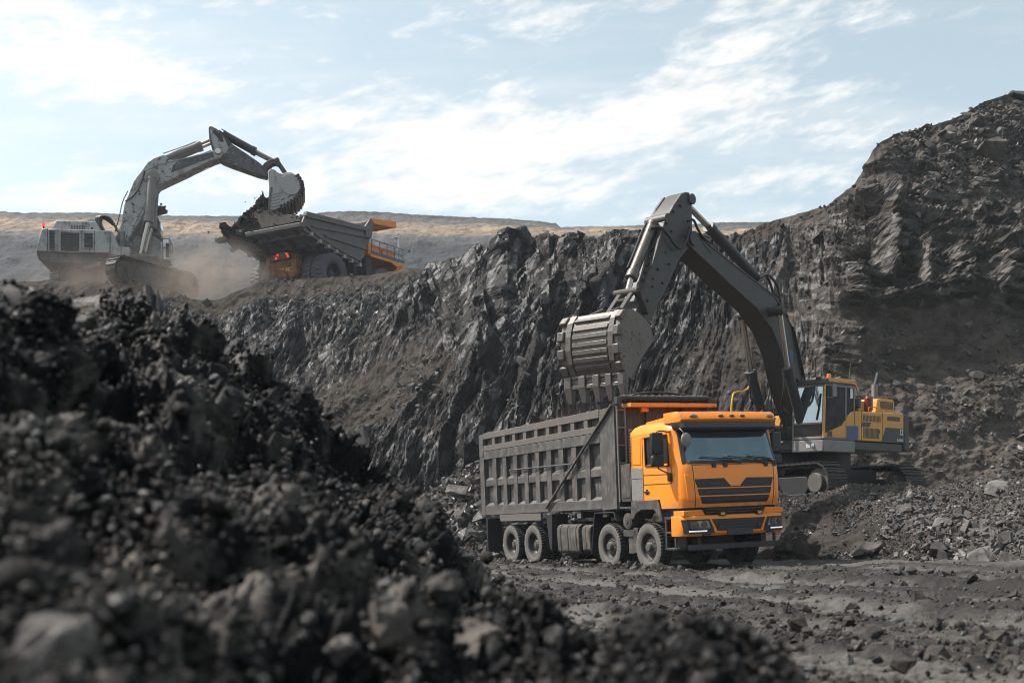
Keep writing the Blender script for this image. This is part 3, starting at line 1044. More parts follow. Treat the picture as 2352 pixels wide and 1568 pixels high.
hz0 = floor_h(tX, tz)[0] - .25
cz0 = ZC + (HYP - cy) / FPX * czz
for i in range(NRb):
    f = i / (NRb - 1)
    Z = tz + (czz - tz) * f
    z = hz0 + (cz0 - hz0) * (f ** .92) + .18 * np.sin(f * np.pi)
    rows.append(np.stack([(xs - CXP) / FPX * Z, Z, z], -1)); meta.append(np.full(NC, f))
for kb in (.4, 1, 2, 3.2, 5, 7.5, 11, 16, 22):
    Z = czz + kb
    z = cz0 - .35 * min(1, kb / 1.5) * smooth(xs, 1500, 1600) + np.maximum(0, (Z - 36)) * .03
    rows.append(np.stack([(xs - CXP) / FPX * Z, Z, z], -1)); meta.append(np.full(NC, 1.0 + kb))
Pb = np.concatenate(rows); mf = np.concatenate(meta); nrb = len(rows)
Nb = normals_of(Pb, nrb, NC); Nb *= np.sign(Nb[:, 2])[:, None]
am = np.where(mf <= 1, 1.0, .35) * smooth(mf, 0, .06)
dB = (fbm(Pb / 1.7, 3) * .22 + fbm(Pb / .45, 3) * .11 + ridg(Pb / .2, 2) * .022) * am
Pb = Pb + Nb * dB[:, None]
XB = np.tile(xs, nrb)
grey = smooth(XB + (mf * 260), 2010, 2260)
o = grid_obj('bench', Pb, nrb, NC, T['bench'], attrs={'light': np.clip(.34 + .55 * fbm(Pb / 1.1, 3) + .5 * grey, 0, 1)})
tag(o, 'brown dirt bench with a sloping bank', kind='structure')

# grey rubble spilled down the bank on the right
rs = np.random.RandomState(31)
slope = (mf <= 1.0)
w_ = slope * (grey ** 1.5 * (1.1 - .35 * mf) + .003) * (XB < 2600) * (XB > 1790)
n = 22000
ids = rs.choice(len(w_), n, p=w_ / w_.sum())
big = (1 - mf[ids]) ** 1.6
sz = (rs.lognormal(-3.45, .60, n) * (.70 + 1.0 * big)).clip(.014, .26)
Pp = Pb[ids] + rs.normal(size=(n, 3)) * [.03, .03, .0] + np.stack([sz * 0, -sz * .15, sz * .22], -1)
o = link(bpy.data.objects.new('rubble', scatter_mesh('rubble', Pp, sz, ANG + SLAB[:5], T['stone'], 32)))
tag(o, 'grey broken rubble spilled down the bank beside the excavator', 'rubble', kind='stuff')
# small glittering chips on the brown part of the bank
w_ = slope * (1 - grey) * (XB > 1780) * (XB < 2300) * smooth(fbm(Pb / 1.2, 2), -.2, .4) + 1e-9
n = 5200
ids = rs.choice(len(w_), n, p=w_ / w_.sum())
sz = rs.lognormal(-3.7, .5, n).clip(.012, .12)
Pp = Pb[ids] + np.stack([sz * 0, -sz * .2, sz * .2], -1)
o = link(bpy.data.objects.new('coal_chips', scatter_mesh('coal_chips', Pp, sz, SLAB, T['slab'], 33)))
tag(o, 'small shiny coal chips scattered on the brown bank', 'coal chips', kind='stuff')

# ------------------------------------------------------------------ talus cone left of the orange truck
NRt, NCt = 90, 260
xs = np.linspace(820, 1400, NCt)
ty = lerp_table(xs, [820, 940, 980, 1020, 1060, 1100, 1200, 1400], [1262, 1180, 1150, 1110, 1085, 1066, 1075, 1130])
rows = []; mt = []
for i in range(NRt):
    f = i / (NRt - 1)
    Zt = 37.3 + 8.2 * f + 0 * xs
    yt = (HYP + (ZC + .2) * FPX / 37.3) * (1 - f) + ty * f
    rows.append(from_px(xs, yt, Zt)); mt.append(np.full(NCt, f))
Pt = np.concatenate(rows); mt = np.concatenate(mt); XT = np.tile(xs, NRt)
Nt = normals_of(Pt, NRt, NCt); Nt *= np.sign(Nt[:, 2])[:, None]
Pt = Pt + Nt * (fbm(Pt / 1.5, 3) * .3 + fbm(Pt / .4, 2) * .12)[:, None]
o = grid_obj('talus', Pt, NRt, NCt, T['bench'], attrs={'light': np.full(len(Pt), .35)})
tag(o, 'loose talus cone at the foot of the coal face', kind='structure')
w_ = (XT > 860) * (XT < 1330) * 1.0
n = 4200
ids = rs.choice(len(w_), n, p=w_ / w_.sum())
sz = rs.lognormal(-2.15, .5, n).clip(.04, .5)
Pp = Pt[ids] + np.stack([sz * 0, -sz * .15, sz * .15], -1) + rs.normal(size=(n, 3)) * .05
o = link(bpy.data.objects.new('shale_slabs', scatter_mesh('shale_slabs', Pp, sz, SLAB + ANG[:5], T['slab'], 35)))
tag(o, 'glossy grey shale slabs heaped behind the orange truck', 'shale slabs', kind='stuff')

# rocks strewn over the wall: scree on the mound, chips on the soil of the coal face
w_ = smooth(WALL_XP, 2010, 2120) * (1 - smooth(WALL_YP, 400, 520)) * .32 + smooth(WALL_XP, 2150, 2352) * smooth(WALL_YP, 690, 800) * .16 + .02 + .25 * soil * smooth(fbm(P0 / 2.5, 2), -.1, .5)
w_ = w_ * (YP > yc.repeat(1).min() - 1)
n = 9000
ids = rs.choice(len(w_), n, p=w_ / w_.sum())
upr = smooth(WALL_XP[ids], 2000, 2150) * (1 - smooth(WALL_YP[ids], 420, 520))
sz = (rs.lognormal(-2.75, .6, n) * (1 + .35 * upr)).clip(.025, .42)
Pp = P1[ids] + N0[ids] * (sz * .2)[:, None]
o = link(bpy.data.objects.new('scree', scatter_mesh('scree', Pp, sz, ANG + SLAB, T['stone'], 36)))
tag(o, 'broken stones lying over the brown mound and the coal face', 'scree', kind='stuff')


# ------------------------------------------------------------------ single boulders
def boulder(name, p, s, seed, label, mat, group=None, sq=(.6, .9), pts=16, rot=None, chip=.05):
    rs_ = np.random.RandomState(seed)
    bm = bmesh.new()
    q = rs_.normal(size=(pts, 3)); q /= np.linalg.norm(q, axis=1)[:, None]
    q *= [s, s * rs_.uniform(.7, 1), s * rs_.uniform(*sq)]
    vs = [bm.verts.new(a) for a in q]
    r = bmesh.ops.convex_hull(bm, input=vs)
    junk = [e for e in r['geom_interior'] if isinstance(e, bmesh.types.BMVert)]
    if junk: bmesh.ops.delete(bm, geom=junk, context='VERTS')
    bmesh.ops.triangulate(bm, faces=bm.faces)
    bmesh.ops.subdivide_edges(bm, edges=bm.edges, cuts=3, use_grid_fill=True)
    A = np.array([v_.co[:] for v_ in bm.verts])
    nz_ = fbm(A / (s * .5) + seed, 4) * s * chip
    for v_, d_ in zip(bm.verts, nz_):
        v_.co += v_.co.normalized() * d_
    me = bpy.data.meshes.new(name)
    bm.to_mesh(me); bm.free()
    me.materials.append(mat)
    ob = link(bpy.data.objects.new(name, me))
    ob.location = p
    ob.rotation_euler = rot or tuple(rs_.uniform(-.5, .5, 3))
    return tag(ob, label, 'boulder', group)


def boulder_mat(name, c0, c1):
    m, t = newmat(name)
    p = t.obj()
    n_ = t.noise(p, 2.5, 7, .65)
    c = t.mix(t.mr(n_, .3, .7), (*c0, 1), (*c1, 1))
    t.out(t.bsdf(c, .82, 0, t.bump(t.noise(p, 6, 7, .66), .9, .06), .35))
    return m


T['pale'] = boulder_mat('pale boulder', (.075, .068, .061), (.17, .158, .145))
T['brownb'] = boulder_mat('brown grey boulder', (.045, .038, .033), (.105, .090, .077))
T['paleheap'] = boulder_mat('dusty grey heap stone', (.03, .028, .026), (.135, .122, .11))
T['darkb'] = boulder_mat('dark boulder', (.018, .017, .016), (.06, .053, .047))


def wall_at(x, y):
    return P1[np.argmin((XP - x) ** 2 + (YP - y) ** 2)]


def bank_at(x, y):
    """the bench surface seen through a pixel of the photograph's frame"""
    xx = CXP + Pb[:, 0] / Pb[:, 1] * FPX; yy_ = HYP - (Pb[:, 2] - ZC) / Pb[:, 1] * FPX
    return Pb[np.argmin((xx - x) ** 2 + (yy_ - y) ** 2 + (mf > 1) * 1e4)]


for nm, (x, y), s, sd, lab, mt_, sq in (
        ('boulder', (2262, 362), .80, 4, 'big square brown block jutting out near the top of the mound', T['brownb'], (.8, .95)),
        ('boulder', (2205, 345), .46, 6, 'pale upright rock just left of the big square block on the mound', T['pale'], (.8, 1)),
        ('boulder', (2172, 330), .34, 8, 'whitish rounded rock highest in the stone patch left of the square block', T['pale'], (.7, .9)),
        ('boulder', (2225, 405), .36, 18, 'dark rock tucked under the left corner of the big square block', T['brownb'], (.7, .9)),
        ('boulder', (2282, 318), .36, 14, 'grey flat rock lying above the big square block', T['pale'], (.5, .7)),
        ('boulder', (2335, 222), .62, 15, 'dark flat slab crowning the very top of the mound', T['darkb'], (.35, .45))):
    q = wall_at(x, y)
    boulder(nm, (q[0], q[1] - s * .35, q[2]), s, sd, lab, mt_, 'rocks on top of the mound', sq)
for (x, y), s, sd, lab, mt_, sq in (
        ((2250, 1296), .40, 41, 'largest pale rounded boulder at the foot of the rubble bank', T['pale'], (.7, .85)),
        ((2310, 1306), .42, 42, 'brownish sloping boulder right of the largest pale one at the bank foot', T['brownb'], (.6, .75)),
        ((2160, 1268), .30, 43, 'dark brown block in the middle of the rubble bank foot', T['darkb'], (.6, .8)),
        ((1975, 1272), .30, 44, 'dark flat rock at the left end of the rubble foot', T['darkb'], (.4, .55)),
        ((2005, 1262), .28, 45, 'brown wedge rock beside the dark flat one at the rubble left end', T['brownb'], (.5, .7)),
        ((2290, 1130), .36, 47, 'tall pale stone high on the bank right of the excavator', T['pale'], (.8, 1.0)),
        ((2075, 1170), .26, 48, 'brown slab tilted halfway up the bank under the excavator', T['brownb'], (.35, .5)),
        ((1800, 1262), .26, 51, 'black lump at the foot of the brown bank beside the truck', T['darkb'], (.8, 1.0))):
    q = bank_at(x, y)
    boulder('boulder', (q[0], q[1] - s * .3, q[2] + s * .15), s, sd, lab, mt_, 'boulders on the bank', sq)
q = wall_at(1000, 1100)
boulder('boulder', tuple(from_px(1050, 1125, 40.0)), .46, 61, 'pale angular boulder on the shale heap behind the truck tail', T['pale'], None, (.6, .8))
boulder('boulder', tuple(from_px(1125, 1283, 34.5)), .33, 62, 'pale flat stone on the ground behind the rear truck wheels', T['pale'], None, (.4, .5))

# ------------------------------------------------------------------ black coal heap in the foreground
HX = [-300, -60, 20, 45, 70, 110, 150, 185, 215, 240, 330, 390, 430, 480, 505, 530, 575, 610, 650, 690, 750, 800, 850, 900, 940, 965, 1000, 1050, 1090, 1130, 1160, 1210, 1260, 1300, 1345, 1372, 1420, 1480, 1530, 1580, 1625, 1660, 1700, 1740, 1790, 1900]
HY = [730, 700, 692, 684, 698, 712, 745, 700, 692, 690, 694, 700, 716, 735, 770, 782, 800, 822, 880, 925, 965, 1010, 1050, 1095, 1150, 1195, 1235, 1262, 1290, 1310, 1335, 1352, 1378, 1405, 1460, 1490, 1500, 1480, 1440, 1432, 1455, 1490, 1530, 1580, 1680, 1800]
HZ = [4.6, 4.6, 4.7, 4.7, 4.8, 5.2, 6.2, 7.0, 7.2, 7.3, 7.5, 7.6, 7.7, 7.8, 7.9, 8.0, 8.0, 8.0, 8.1, 8.2, 8.4, 8.6, 8.8, 9.0, 9.2, 9.2, 9.2, 9.0, 8.6, 8.2, 7.8, 7.2, 6.6, 6.0, 5.4, 5.0, 4.4, 3.8, 3.5, 3.4, 3.3, 3.2, 3.1, 3.0, 2.8, 2.6]
NC, NRh = 720, 330
xs = np.linspace(-280, 1880, NC)
HY = [y_ + 26 * float(np.interp(x_, [300, 560, 1300, 1420], [0, 1, 1, 0])) for x_, y_ in zip(HX, HY)]
yr = lerp_table(xs, HX, HY) + 10
zr = lerp_table(xs, HX, HZ)
zr = np.convolve(np.pad(zr, 12, 'edge'), np.ones(25) / 25, 'valid')
zn = lerp_table(xs, [-280, 600, 1200, 1880], [1.45, 1.5, 1.6, 1.9])
yn = np.full(NC, 1760.0)
rows = []; mh = []
for i in range(NRh):
    f = i / (NRh - 1)
    Z = zn * (zr / zn) ** (f ** .85)
    y = yn + (yr - yn) * f
    rows.append(from_px(xs, y, Z)); mh.append(np.full(NC, f))
ridge = rows[-1]
for kb in (.15, .35, .6, 1.0, 1.5, 2.2, 3.0, 4.0, 5.5):
    q = ridge.copy(); q[:, 1] += kb; q[:, 0] += (xs - CXP) / FPX * kb
    q[:, 2] = ridge[:, 2] - kb * (.35 + .12 * kb) ; q[:, 2] = np.maximum(q[:, 2], -.4)
    rows.append(q); mh.append(np.full(NC, 1 + kb))
Ph = np.concatenate(rows); mh = np.concatenate(mh); nrh = len(rows)
Nh = normals_of(Ph, nrh, NC); Nh *= np.sign(Nh[:, 2])[:, None]
bil = lambda s_, o_: np.abs(fbm(Ph / s_ + 31.7, o_))
dh = (fbm(Ph / .9, 2) * .22 + (.30 - bil(.55, 2)) * .42 + (.3 - bil(.17, 3)) * .19 + (.25 - bil(.060, 2)) * .055 + fbm(Ph / .03, 2) * .012)
near = smooth(Ph[:, 1], 1.3, 3.2) * (1 - .75 * np.exp(-((np.tile(xs, nrh) + 20) / 110) ** 2) * smooth(mh, .75, .95))
Ph2 = Ph + Nh * (dh * (.35 + .65 * near))[:, None] + np.array([0, -.3, .55]) * (dh * .3)[:, None]
Ph2 = fit_crest(Ph2, NRh, NC, lerp_table(xs, HX, HY) + fbm(np.stack([xs / 16, xs * 0, xs * 0], -1), 3) * 8, 1.2, 31)
lt = np.clip(.18 + .8 * fbm(Ph / .35, 3), 0, 1)
hob = grid_obj('coal_heap', Ph2, nrh, NC, T['heap'], attrs={'light': lt})
tag(hob, 'big heap of black crumbly coal in the foreground', 'coal heap', kind='stuff')
rs = np.random.RandomState(51)
XH = np.tile(xs, nrh)
w_ = (mh <= 1.05) * (.3 + smooth(fbm(Ph / .5, 2), -.3, .3)) * (.4 + 1.2 * mh)
n = 60000
ids = rs.choice(len(w_), n, p=w_ / w_.sum())
dist = Ph2[ids][:, 1]
sz = (rs.lognormal(-4.95, .55, n) * (.75 + .13 * dist)).clip(.004, .060)
Pp = Ph2[ids] + rs.normal(size=(n, 3)) * .02 + np.stack([sz * 0, -sz * .2, sz * .35], -1)
o = link(bpy.data.objects.new('coal_lumps', scatter_mesh('coal_lumps', Pp, sz, BALL + ROUND[:5], T['lump'], 52, smoothf=True)))
tag(o, 'small black and grey coal lumps covering the foreground heap', 'coal lumps', kind='stuff')


def heap_at(x, y):
    xx = CXP + Ph2[:, 0] / Ph2[:, 1] * FPX; yy_ = HYP - (Ph2[:, 2] - ZC) / Ph2[:, 1] * FPX
    near_ = (np.abs(xx - x) < 16) & (np.abs(yy_ - y) < 16)
    return Ph2[np.argmin(np.where(near_, Ph2[:, 1], 1e6))]


for (x, y), s, sd, lab, mt_, sq in (
        ((130, 1490), .075, 71, 'very blurred pale lump in the lower left corner of the heap', T['paleheap'], (.6, .8)),
        ((870, 1450), .115, 172, 'large grey pointed rock on the heap at bottom centre', T['brownb'], (.7, .9)),
        ((1080, 1490), .15, 73, 'long flat grey slab sloping down beside the pointed rock on the heap', T['brownb'], (.25, .35)),
        ((1010, 1350), .07, 74, 'bluish dark angular lump above the flat grey slab', T['darkb'], (.6, .8)),
        ((800, 1500), .052, 76, 'pale rounded stone left of the flat grey slab', T['paleheap'], (.6, .8))):
    q = heap_at(x, y)
    boulder('boulder', (q[0], q[1] - s * .30, q[2] + s * .25), s, sd, lab, mt_, 'rocks on the coal heap', sq, 10 if sd == 172 else 20, chip=.16)

# ------------------------------------------------------------------ far side of the pit
m, t = newmat('far pit wall strata')
p = t.geo('Position')
st = t.attr('strat')
wv = t.noise(t.scl(p, (1, 1, 2.2)), .035, 6, .62)
nn = t.m('ADD', st, t.m('MULTIPLY', t.m('SUBTRACT', wv, .5), .20))
col = t.ramp(nn, [(0.0, (.030, .031, .035)), (.12, (.042, .043, .047)), (.20, (.022, .023, .026)), (.30, (.040, .041, .045)), (.40, (.028, .029, .032)), (.50, (.15, .14, .13)), (.56, (.30, .215, .135)), (.70, (.38, .27, .165)), (.775, (.24, .18, .13)), (.80, (.085, .08, .075)), (.90, (.115, .105, .095)), (.97, (.045, .043, .04)), (1.0, (.04, .038, .035))])
fn = t.noise(p, .25, 7, .66)
col = t.mix(t.mr(fn, .38, .62), t.mix(.55, col, (.02, .02, .021, 1)), col)
hgt = t.m('ADD', t.m('MULTIPLY', t.noise(t.scl(p, (1, 1, .3)), .16, 6, .62), 1.0), t.m('MULTIPLY', fn, .5))
t.out(t.bsdf(col, .9, 0, t.bump(hgt, 1.0, 6.0), .2))
T['far'] = m
FX = [-300, 0, 60, 200, 350, 500, 690, 735, 760, 830, 880, 960, 1100, 1180, 1235, 1275, 1290, 1340, 1400, 1480, 1560, 1640, 1760, 2000, 2500]
FY = [483, 485, 489, 488, 495, 496, 496, 489, 486, 485, 487, 493, 500, 503, 508, 513, 522, 520, 520, 517, 517, 511, 510, 514, 520]
NC, NRf = 760, 150
xs = np.linspace(-300, 2400, NC)
yc_ = lerp_table(xs, FX, FY) + fbm(np.stack([xs / 18, xs * 0, xs * 0], -1), 4) * 1.6
yo_top = lerp_table(xs, [-300, 0, 300, 600, 740, 900, 1100, 1290, 1480, 1760, 2400], [500, 500, 507, 514, 512, 515, 519, 526, 526, 527, 528])
yo_bot = lerp_table(xs, [-300, 0, 300, 600, 900, 1100, 1300, 1480, 2400], [545, 545, 556, 556, 552, 553, 552, 548, 546])
rows = []; ms = []
for i in range(NRf):
    f = i / (NRf - 1)
    y = np.where(f < .45, 740 + (yo_bot - 740) * (f / .45), np.where(f < .78, yo_bot + (yo_top - yo_bot) * ((f - .45) / .33), yo_top + (yc_ - yo_top) * ((f - .78) / .22)))
    Z = np.where(f < .45, 240 + 75 * (f / .45), np.where(f < .78, 317 + 32 * ((f - .45) / .33), 362 + 10 * ((f - .78) / .22)))
    rows.append(from_px(xs, y, Z + 0 * xs)); ms.append(np.full(NC, f))
Pf = np.concatenate(rows); ms = np.concatenate(ms)
gul = (ridg(np.stack([Pf[:, 0] / 17, Pf[:, 2] / 55, Pf[:, 1] * 0], -1), 4) * 1.8 + fbm(Pf / 7, 4) * 1.6) * (1 - .5 * smooth(ms, .78, .86))
Pf[:, 1] -= gul
Pf = fit_crest(Pf, NRf, NC, yc_, 4.0, 7)
bk = Pf[-NC:].copy()
extra = []
for kb in (10, 40, 120):
    q = bk.copy(); q[:, 1] += kb; q[:, 0] *= (q[:, 1]) / bk[:, 1]; extra.append(q)
Pf = np.concatenate([Pf] + extra); ms = np.concatenate([ms] + [np.ones(NC)] * 3)
o = grid_obj('far_hills', Pf, NRf + 3, NC, T['far'], attrs={'strat': ms})
tag(o, 'far side of the pit with a band of ochre strata', kind='structure')
# ------------------------------------------------------------------ wheels
def make_wheel(parent, pos, side, r, w, style, rubber, wall, rimm, hubm, lugs=44, lug=.022, name='wheel', rimr=.545):
    """side = +1 when the outer face looks along +y. wheel (tyre) > rim, hub; built round its own axle"""
    def prof(rr, hw):
        return rr, hw
    y = side
    P_ = [(r * rimr, -w / 2 * .80), (r * (rimr + .12), -w / 2), (r * .86, -w / 2 * 1.03), (r * .955, -w / 2 * .93), (r, -w / 2 * .72), (r * .992, -.02), (r * .992, .02), (r, w / 2 * .72), (r * .955, w / 2 * .93), (r * .86, w / 2 * 1.03),
          (r * (rimr + .12), w / 2), (r * rimr, w / 2 * .80)]
    shoulder = {3: .5, 4: 1, 5: .45, 6: .45, 7: 1, 8: .5}
    n = lugs * 4

    def rf(k_, i, rr):
        if k_ in shoulder:
            off = 0 if k_ < 6 else 2
            return rr - lug * 1.2 * shoulder[k_] * (((i + off) // 2) % 2)
        return rr
    b = MB()
    b.lathe(P_, (0, 0, 0), (0, 1, 0), n, rf, closed=True)
    wob = b.build(name, rubber, parent, sm=28)
    wob.location = pos
    # dusty side wall: faces near the outer shoulder take the paler wall material
    wob.data.materials.append(wall)
    for f in wob.data.polygons:
        c = f.center
        rad = math.hypot(c.x, c.z)
        if abs(c.y) > w * .40 and rad < r * .93:
            f.material_index = 1
    b = MB()
    R = r * rimr * 1.02
    h = w / 2 * .86 * y
    if style == 'front':
        pr = [(R, -h), (R * .94, -h * .9), (R * .94, 0), (R * .9, h * .35), (R * .60, h * .45), (R * .58, h * .62), (R * .92, h * .55), (R * .95, h * .9), (R * 1.04, h * 1.02), (R * 1.06, h * .96), (R, h * .6)]
        pr = [(R, -h), (R * .3, -h * .9), (R * .3, h * .1), (R * .62, h * .42), (R * .84, h * .30), (R * .93, h * .55), (R * .95, h * .9), (R * 1.05, h * 1.04), (R * 1.07, h * .92), (R * 1.0, h * .5)]
    else:
        pr = [(R, -h), (R * .3, -h * .9), (R * .3, -h * .5), (R * .62, -h * .35), (R * .80, -h * .15), (R * .90, h * .2), (R * .94, h * .9), (R * 1.05, h * 1.04), (R * 1.07, h * .92), (R * 1.0, h * .5)]
    b.lathe(pr, (0, 0, 0), (0, 1, 0), 40, closed=True)
    rim_ = b.build('rim', rimm, wob, sm=35)
    b = MB()
    if style == 'front':
        hh_ = h * 1.05
        b.lathe([(R * .34, h * .1), (R * .34, hh_), (R * .28, hh_ + .03 * y), (R * .02, hh_ + .035 * y)], (0, 0, 0), (0, 1, 0), 28)
        for i in range(10):
            a = 2 * math.pi * i / 10
            c = Vector((math.cos(a) * R * .50, h * .35, math.sin(a) * R * .50))
            b.cyl(c, c + Vector((0, h * .42, 0)), R * .052, n=6)
        b.lathe([(R * .6, h * .30), (R * .6, h * .50), (R * .40, h * .56), (R * .3, h * .56)], (0, 0, 0), (0, 1, 0), 32)
    else:
        b.lathe([(R * .42, -h * .4), (R * .42, h * .25), (R * .36, h * .40), (R * .20, h * .42), (R * .19, h * .55), (R * .02, h * .56)], (0, 0, 0), (0, 1, 0), 28)
        for i in range(10):
            a = 2 * math.pi * i / 10
            c = Vector((math.cos(a) * R * .52, -h * .3, math.sin(a) * R * .52))
            b.cyl(c, c + Vector((0, h * .35, 0)), R * .055, n=6)
            c2 = Vector((math.cos(a) * R * .30, h * .38, math.sin(a) * R * .30))
            b.cyl(c2, c2 + Vector((0, h * .08, 0)), R * .035, n=6)
    b.build('hub', hubm, wob, sm=35)
    return wob


def copy_tree(o, parent):
    c = o.copy(); COL.objects.link(c); c.parent = parent
    for ch in list(o.children):
        copy_tree(ch, c)
    return c


# ------------------------------------------------------------------ orange tipper truck (x forward, y to its left, z up)
TR_YAW = math.radians(25.5)
_r = Vector((-math.cos(TR_YAW), -math.sin(TR_YAW)))
_o = Vector((3.212, 26.9)) - 1.24 * _r
TRM = frame((_o.x, _o.y, 0.0), (math.sin(TR_YAW), -math.cos(TR_YAW)), 0.0, math.radians(2.5))
TRM = TRM @ Matrix.Scale(1.02, 4)
tr = empty('tipper_truck', TRM, 'orange cab tipper truck with tall ribbed grey body parked on the muddy pit floor', 'truck')
YC, HW = .12, 1.36
YR, YL = YC - HW, YC + HW


def xf(z):
    return float(np.interp(z, [1.3, 1.42, 1.6, 2.2, 2.36, 2.44, 3.12, 3.2, 3.42], [1.44, 1.49, 1.53, 1.52, 1.49, 1.45, 1.20, 1.17, 1.10]))


def fx(yc, z):
    """x of the cab front at y offset yc from the middle"""
    t_ = min(1, max(0, (abs(yc) - (HW - .30)) / .30))
    return xf(z) - .05 * (yc / HW) ** 2 - .30 * (1 - math.sqrt(max(0, 1 - t_ * t_)))


YS = [-1.0, -.97, -.93, -.88, -.82, -.78, -.6, -.4, -.2, 0, .2, .4, .6, .78, .82, .88, .93, .97, 1.0]


def section(z, xr, inset=0.0):
    s = (HW - inset) / HW
    pts = [(fx(y * HW, z) - inset, YC + y * HW * s, z) for y in YS]
    return pts + [(xr + inset * .5, YC + HW * s, z), (xr + inset * .5, YC - HW * s, z)]


def loft(b, secs):
    n = len(secs[0])
    vs = [p for s_ in secs for p in s_]
    fs = []
    for k_ in range(len(secs) - 1):
        for i in range(n):
            fs.append((k_ * n + i, k_ * n + (i + 1) % n, (k_ + 1) * n + (i + 1) % n, (k_ + 1) * n + i))
    fs += [tuple(range(n))[::-1], tuple(range((len(secs) - 1) * n, len(secs) * n))]
    return b.add(vs, fs)


def fpatch(b, quad, off=.012, nu=14, nv=4, back=.04):
    """panel lying on the cab front; quad = (y,z) corners BL, BR, TR, TL relative to the middle"""
    (a0, b0), (a1, b1), (a2, b2), (a3, b3) = quad
    F_, B_ = [], []
    for j in range(nv + 1):
        for i in range(nu + 1):
            u, w = i / nu, j / nv
            y = (a0 * (1 - u) + a1 * u) * (1 - w) + (a3 * (1 - u) + a2 * u) * w
            z = (b0 * (1 - u) + b1 * u) * (1 - w) + (b3 * (1 - u) + b2 * u) * w
            x = fx(y, z)
            F_.append((x + off, YC + y, z)); B_.append((x - back, YC + y, z))
    N_ = (nu + 1) * (nv + 1)
    fs = []
    ix = lambda i, j: j * (nu + 1) + i
    for j in range(nv):
        for i in range(nu):
            fs.append((ix(i, j), ix(i + 1, j), ix(i + 1, j + 1), ix(i, j + 1)))
            fs.append((N_ + ix(i, j), N_ + ix(i, j + 1), N_ + ix(i + 1, j + 1), N_ + ix(i + 1, j)))
    for i in range(nu):
        fs.append((ix(i, 0), N_ + ix(i, 0), N_ + ix(i + 1, 0), ix(i + 1, 0)))
        fs.append((ix(i, nv), ix(i + 1, nv), N_ + ix(i + 1, nv), N_ + ix(i, nv)))
    for j in range(nv):
        fs.append((ix(0, j), ix(0, j + 1), N_ + ix(0, j + 1), N_ + ix(0, j)))
        fs.append((ix(nu, j), N_ + ix(nu, j), N_ + ix(nu, j + 1), ix(nu, j + 1)))
    return b.add(F_ + B_, fs)


# cab shell: lower half closed, upper half open frame so that one looks through the windshield
b = MB()
loft(b, [section(z, -.60) for z in (1.63, 1.8, 2.2, 2.36, 2.42)])
b2 = []
for z in (1.42, 1.46, 1.63):
    b2.append([(fx(y * HW, z), YC + y * HW, z) for y in YS] + [(.56 + (1.63 - z) * .3, YC + HW, z), (.56 + (1.63 - z) * .3, YC - HW, z)])
loft(b, b2)
# roof
loft(b, [section(3.12, -.60), section(3.20, -.60, .01), section(3.30, -.55, .07), section(3.36, -.45, .16), section(3.38, -.40, .30)])
# raised roof panel
b.prism([(-.42, 3.30), (-.25, 3.42), (.6, 3.47), (1.0, 3.46), (1.0, 3.3)], YC - 1.12, YC + 1.12)
# pillars and side walls of the upper half
for s in (-1, 1):
    yo, yi = YC + s * HW, YC + s * (HW - .07)
    b.prism([(-.60, 2.42), (-.12, 2.42), (-.12, 3.13), (-.60, 3.13)], yo, yi)
    b.prism([(-.12, 2.42), (.02, 2.42), (.02, 3.13), (-.12, 3.13)], yo, yi)
    b.prism([(.98, 2.42), (1.16, 2.42), (1.02, 3.13), (.90, 3.13)], yo, yi)
    b.prism([(.0, 3.04), (.95, 3.04), (.93, 3.13), (.0, 3.13)], yo, yi)
    # front corner pillars following the curve
    fpatch(b, ((s * 1.345, 2.40), (s * 1.20, 2.40), (s * 1.18, 3.14), (s * 1.345, 3.14)), .0, 8, 4, .05)
b.prism([(-.60, YC - HW), (-.60, YC + HW), (-.54, YC + HW), (-.54, YC - HW)], 2.42, 3.13, 'xy')
cab = b.build('cab', M['orange'], tr, sm=38)

b = MB()
fpatch(b, ((-1.24, 2.40), (1.24, 2.40), (1.20, 3.15), (-1.20, 3.15)), .006, 24, 6, .012)
ws = b.build('windshield', M['windshield'], cab, sm=40)
b = MB()
for q in (((-1.27, 2.375), (1.27, 2.375), (1.25, 2.44), (-1.25, 2.44)), ((-1.22, 3.08), (1.22, 3.08), (1.21, 3.16), (-1.21, 3.16)), ((-1.27, 2.40), (-1.19, 2.40), (-1.155, 3.14), (-1.225, 3.14)), ((1.19, 2.40), (1.27, 2.40), (1.225, 3.14), (1.155, 3.14))):
    fpatch(b, q, .012, 16, 5, .02)
b.build('windshield_seal', M['black'], cab, sm=40)
# interior: dashboard, seats, steering wheel, rear wall
b = MB()
b.bx(.75, 1.25, YC - 1.2, YC + 1.2, 2.30, 2.47)
for s in (-.62, .62):
    b.bx(-.15, .35, YC + s - .25, YC + s + .25, 2.0, 2.44)
    b.bx(-.32, -.12, YC + s - .24, YC + s + .24, 2.3, 2.95)
    b.bx(-.30, -.16, YC + s - .13, YC + s + .13, 2.95, 3.12)
b.build('seat', M['seat'], cab, bevel=.03)
b = MB()
c = Vector((.72, YC + .62, 2.55)); ax_ = Vector((-.55, 0, .83))
pts = []
a_ = Vector((0, 1, 0)); b_ = ax_.normalized().cross(a_)
for i in range(25):
    t_ = 2 * math.pi * i / 24
    pts.append(c + a_ * (.22 * math.cos(t_)) + b_ * (.22 * math.sin(t_)))
b.tube(pts, .018, 8); b.bar(pts[0], pts[12], .03, .03); b.bar(pts[6], c, .03, .03); b.cyl(c, c - ax_ * .3, .03)
b.build('steering_wheel', M['black'], cab)

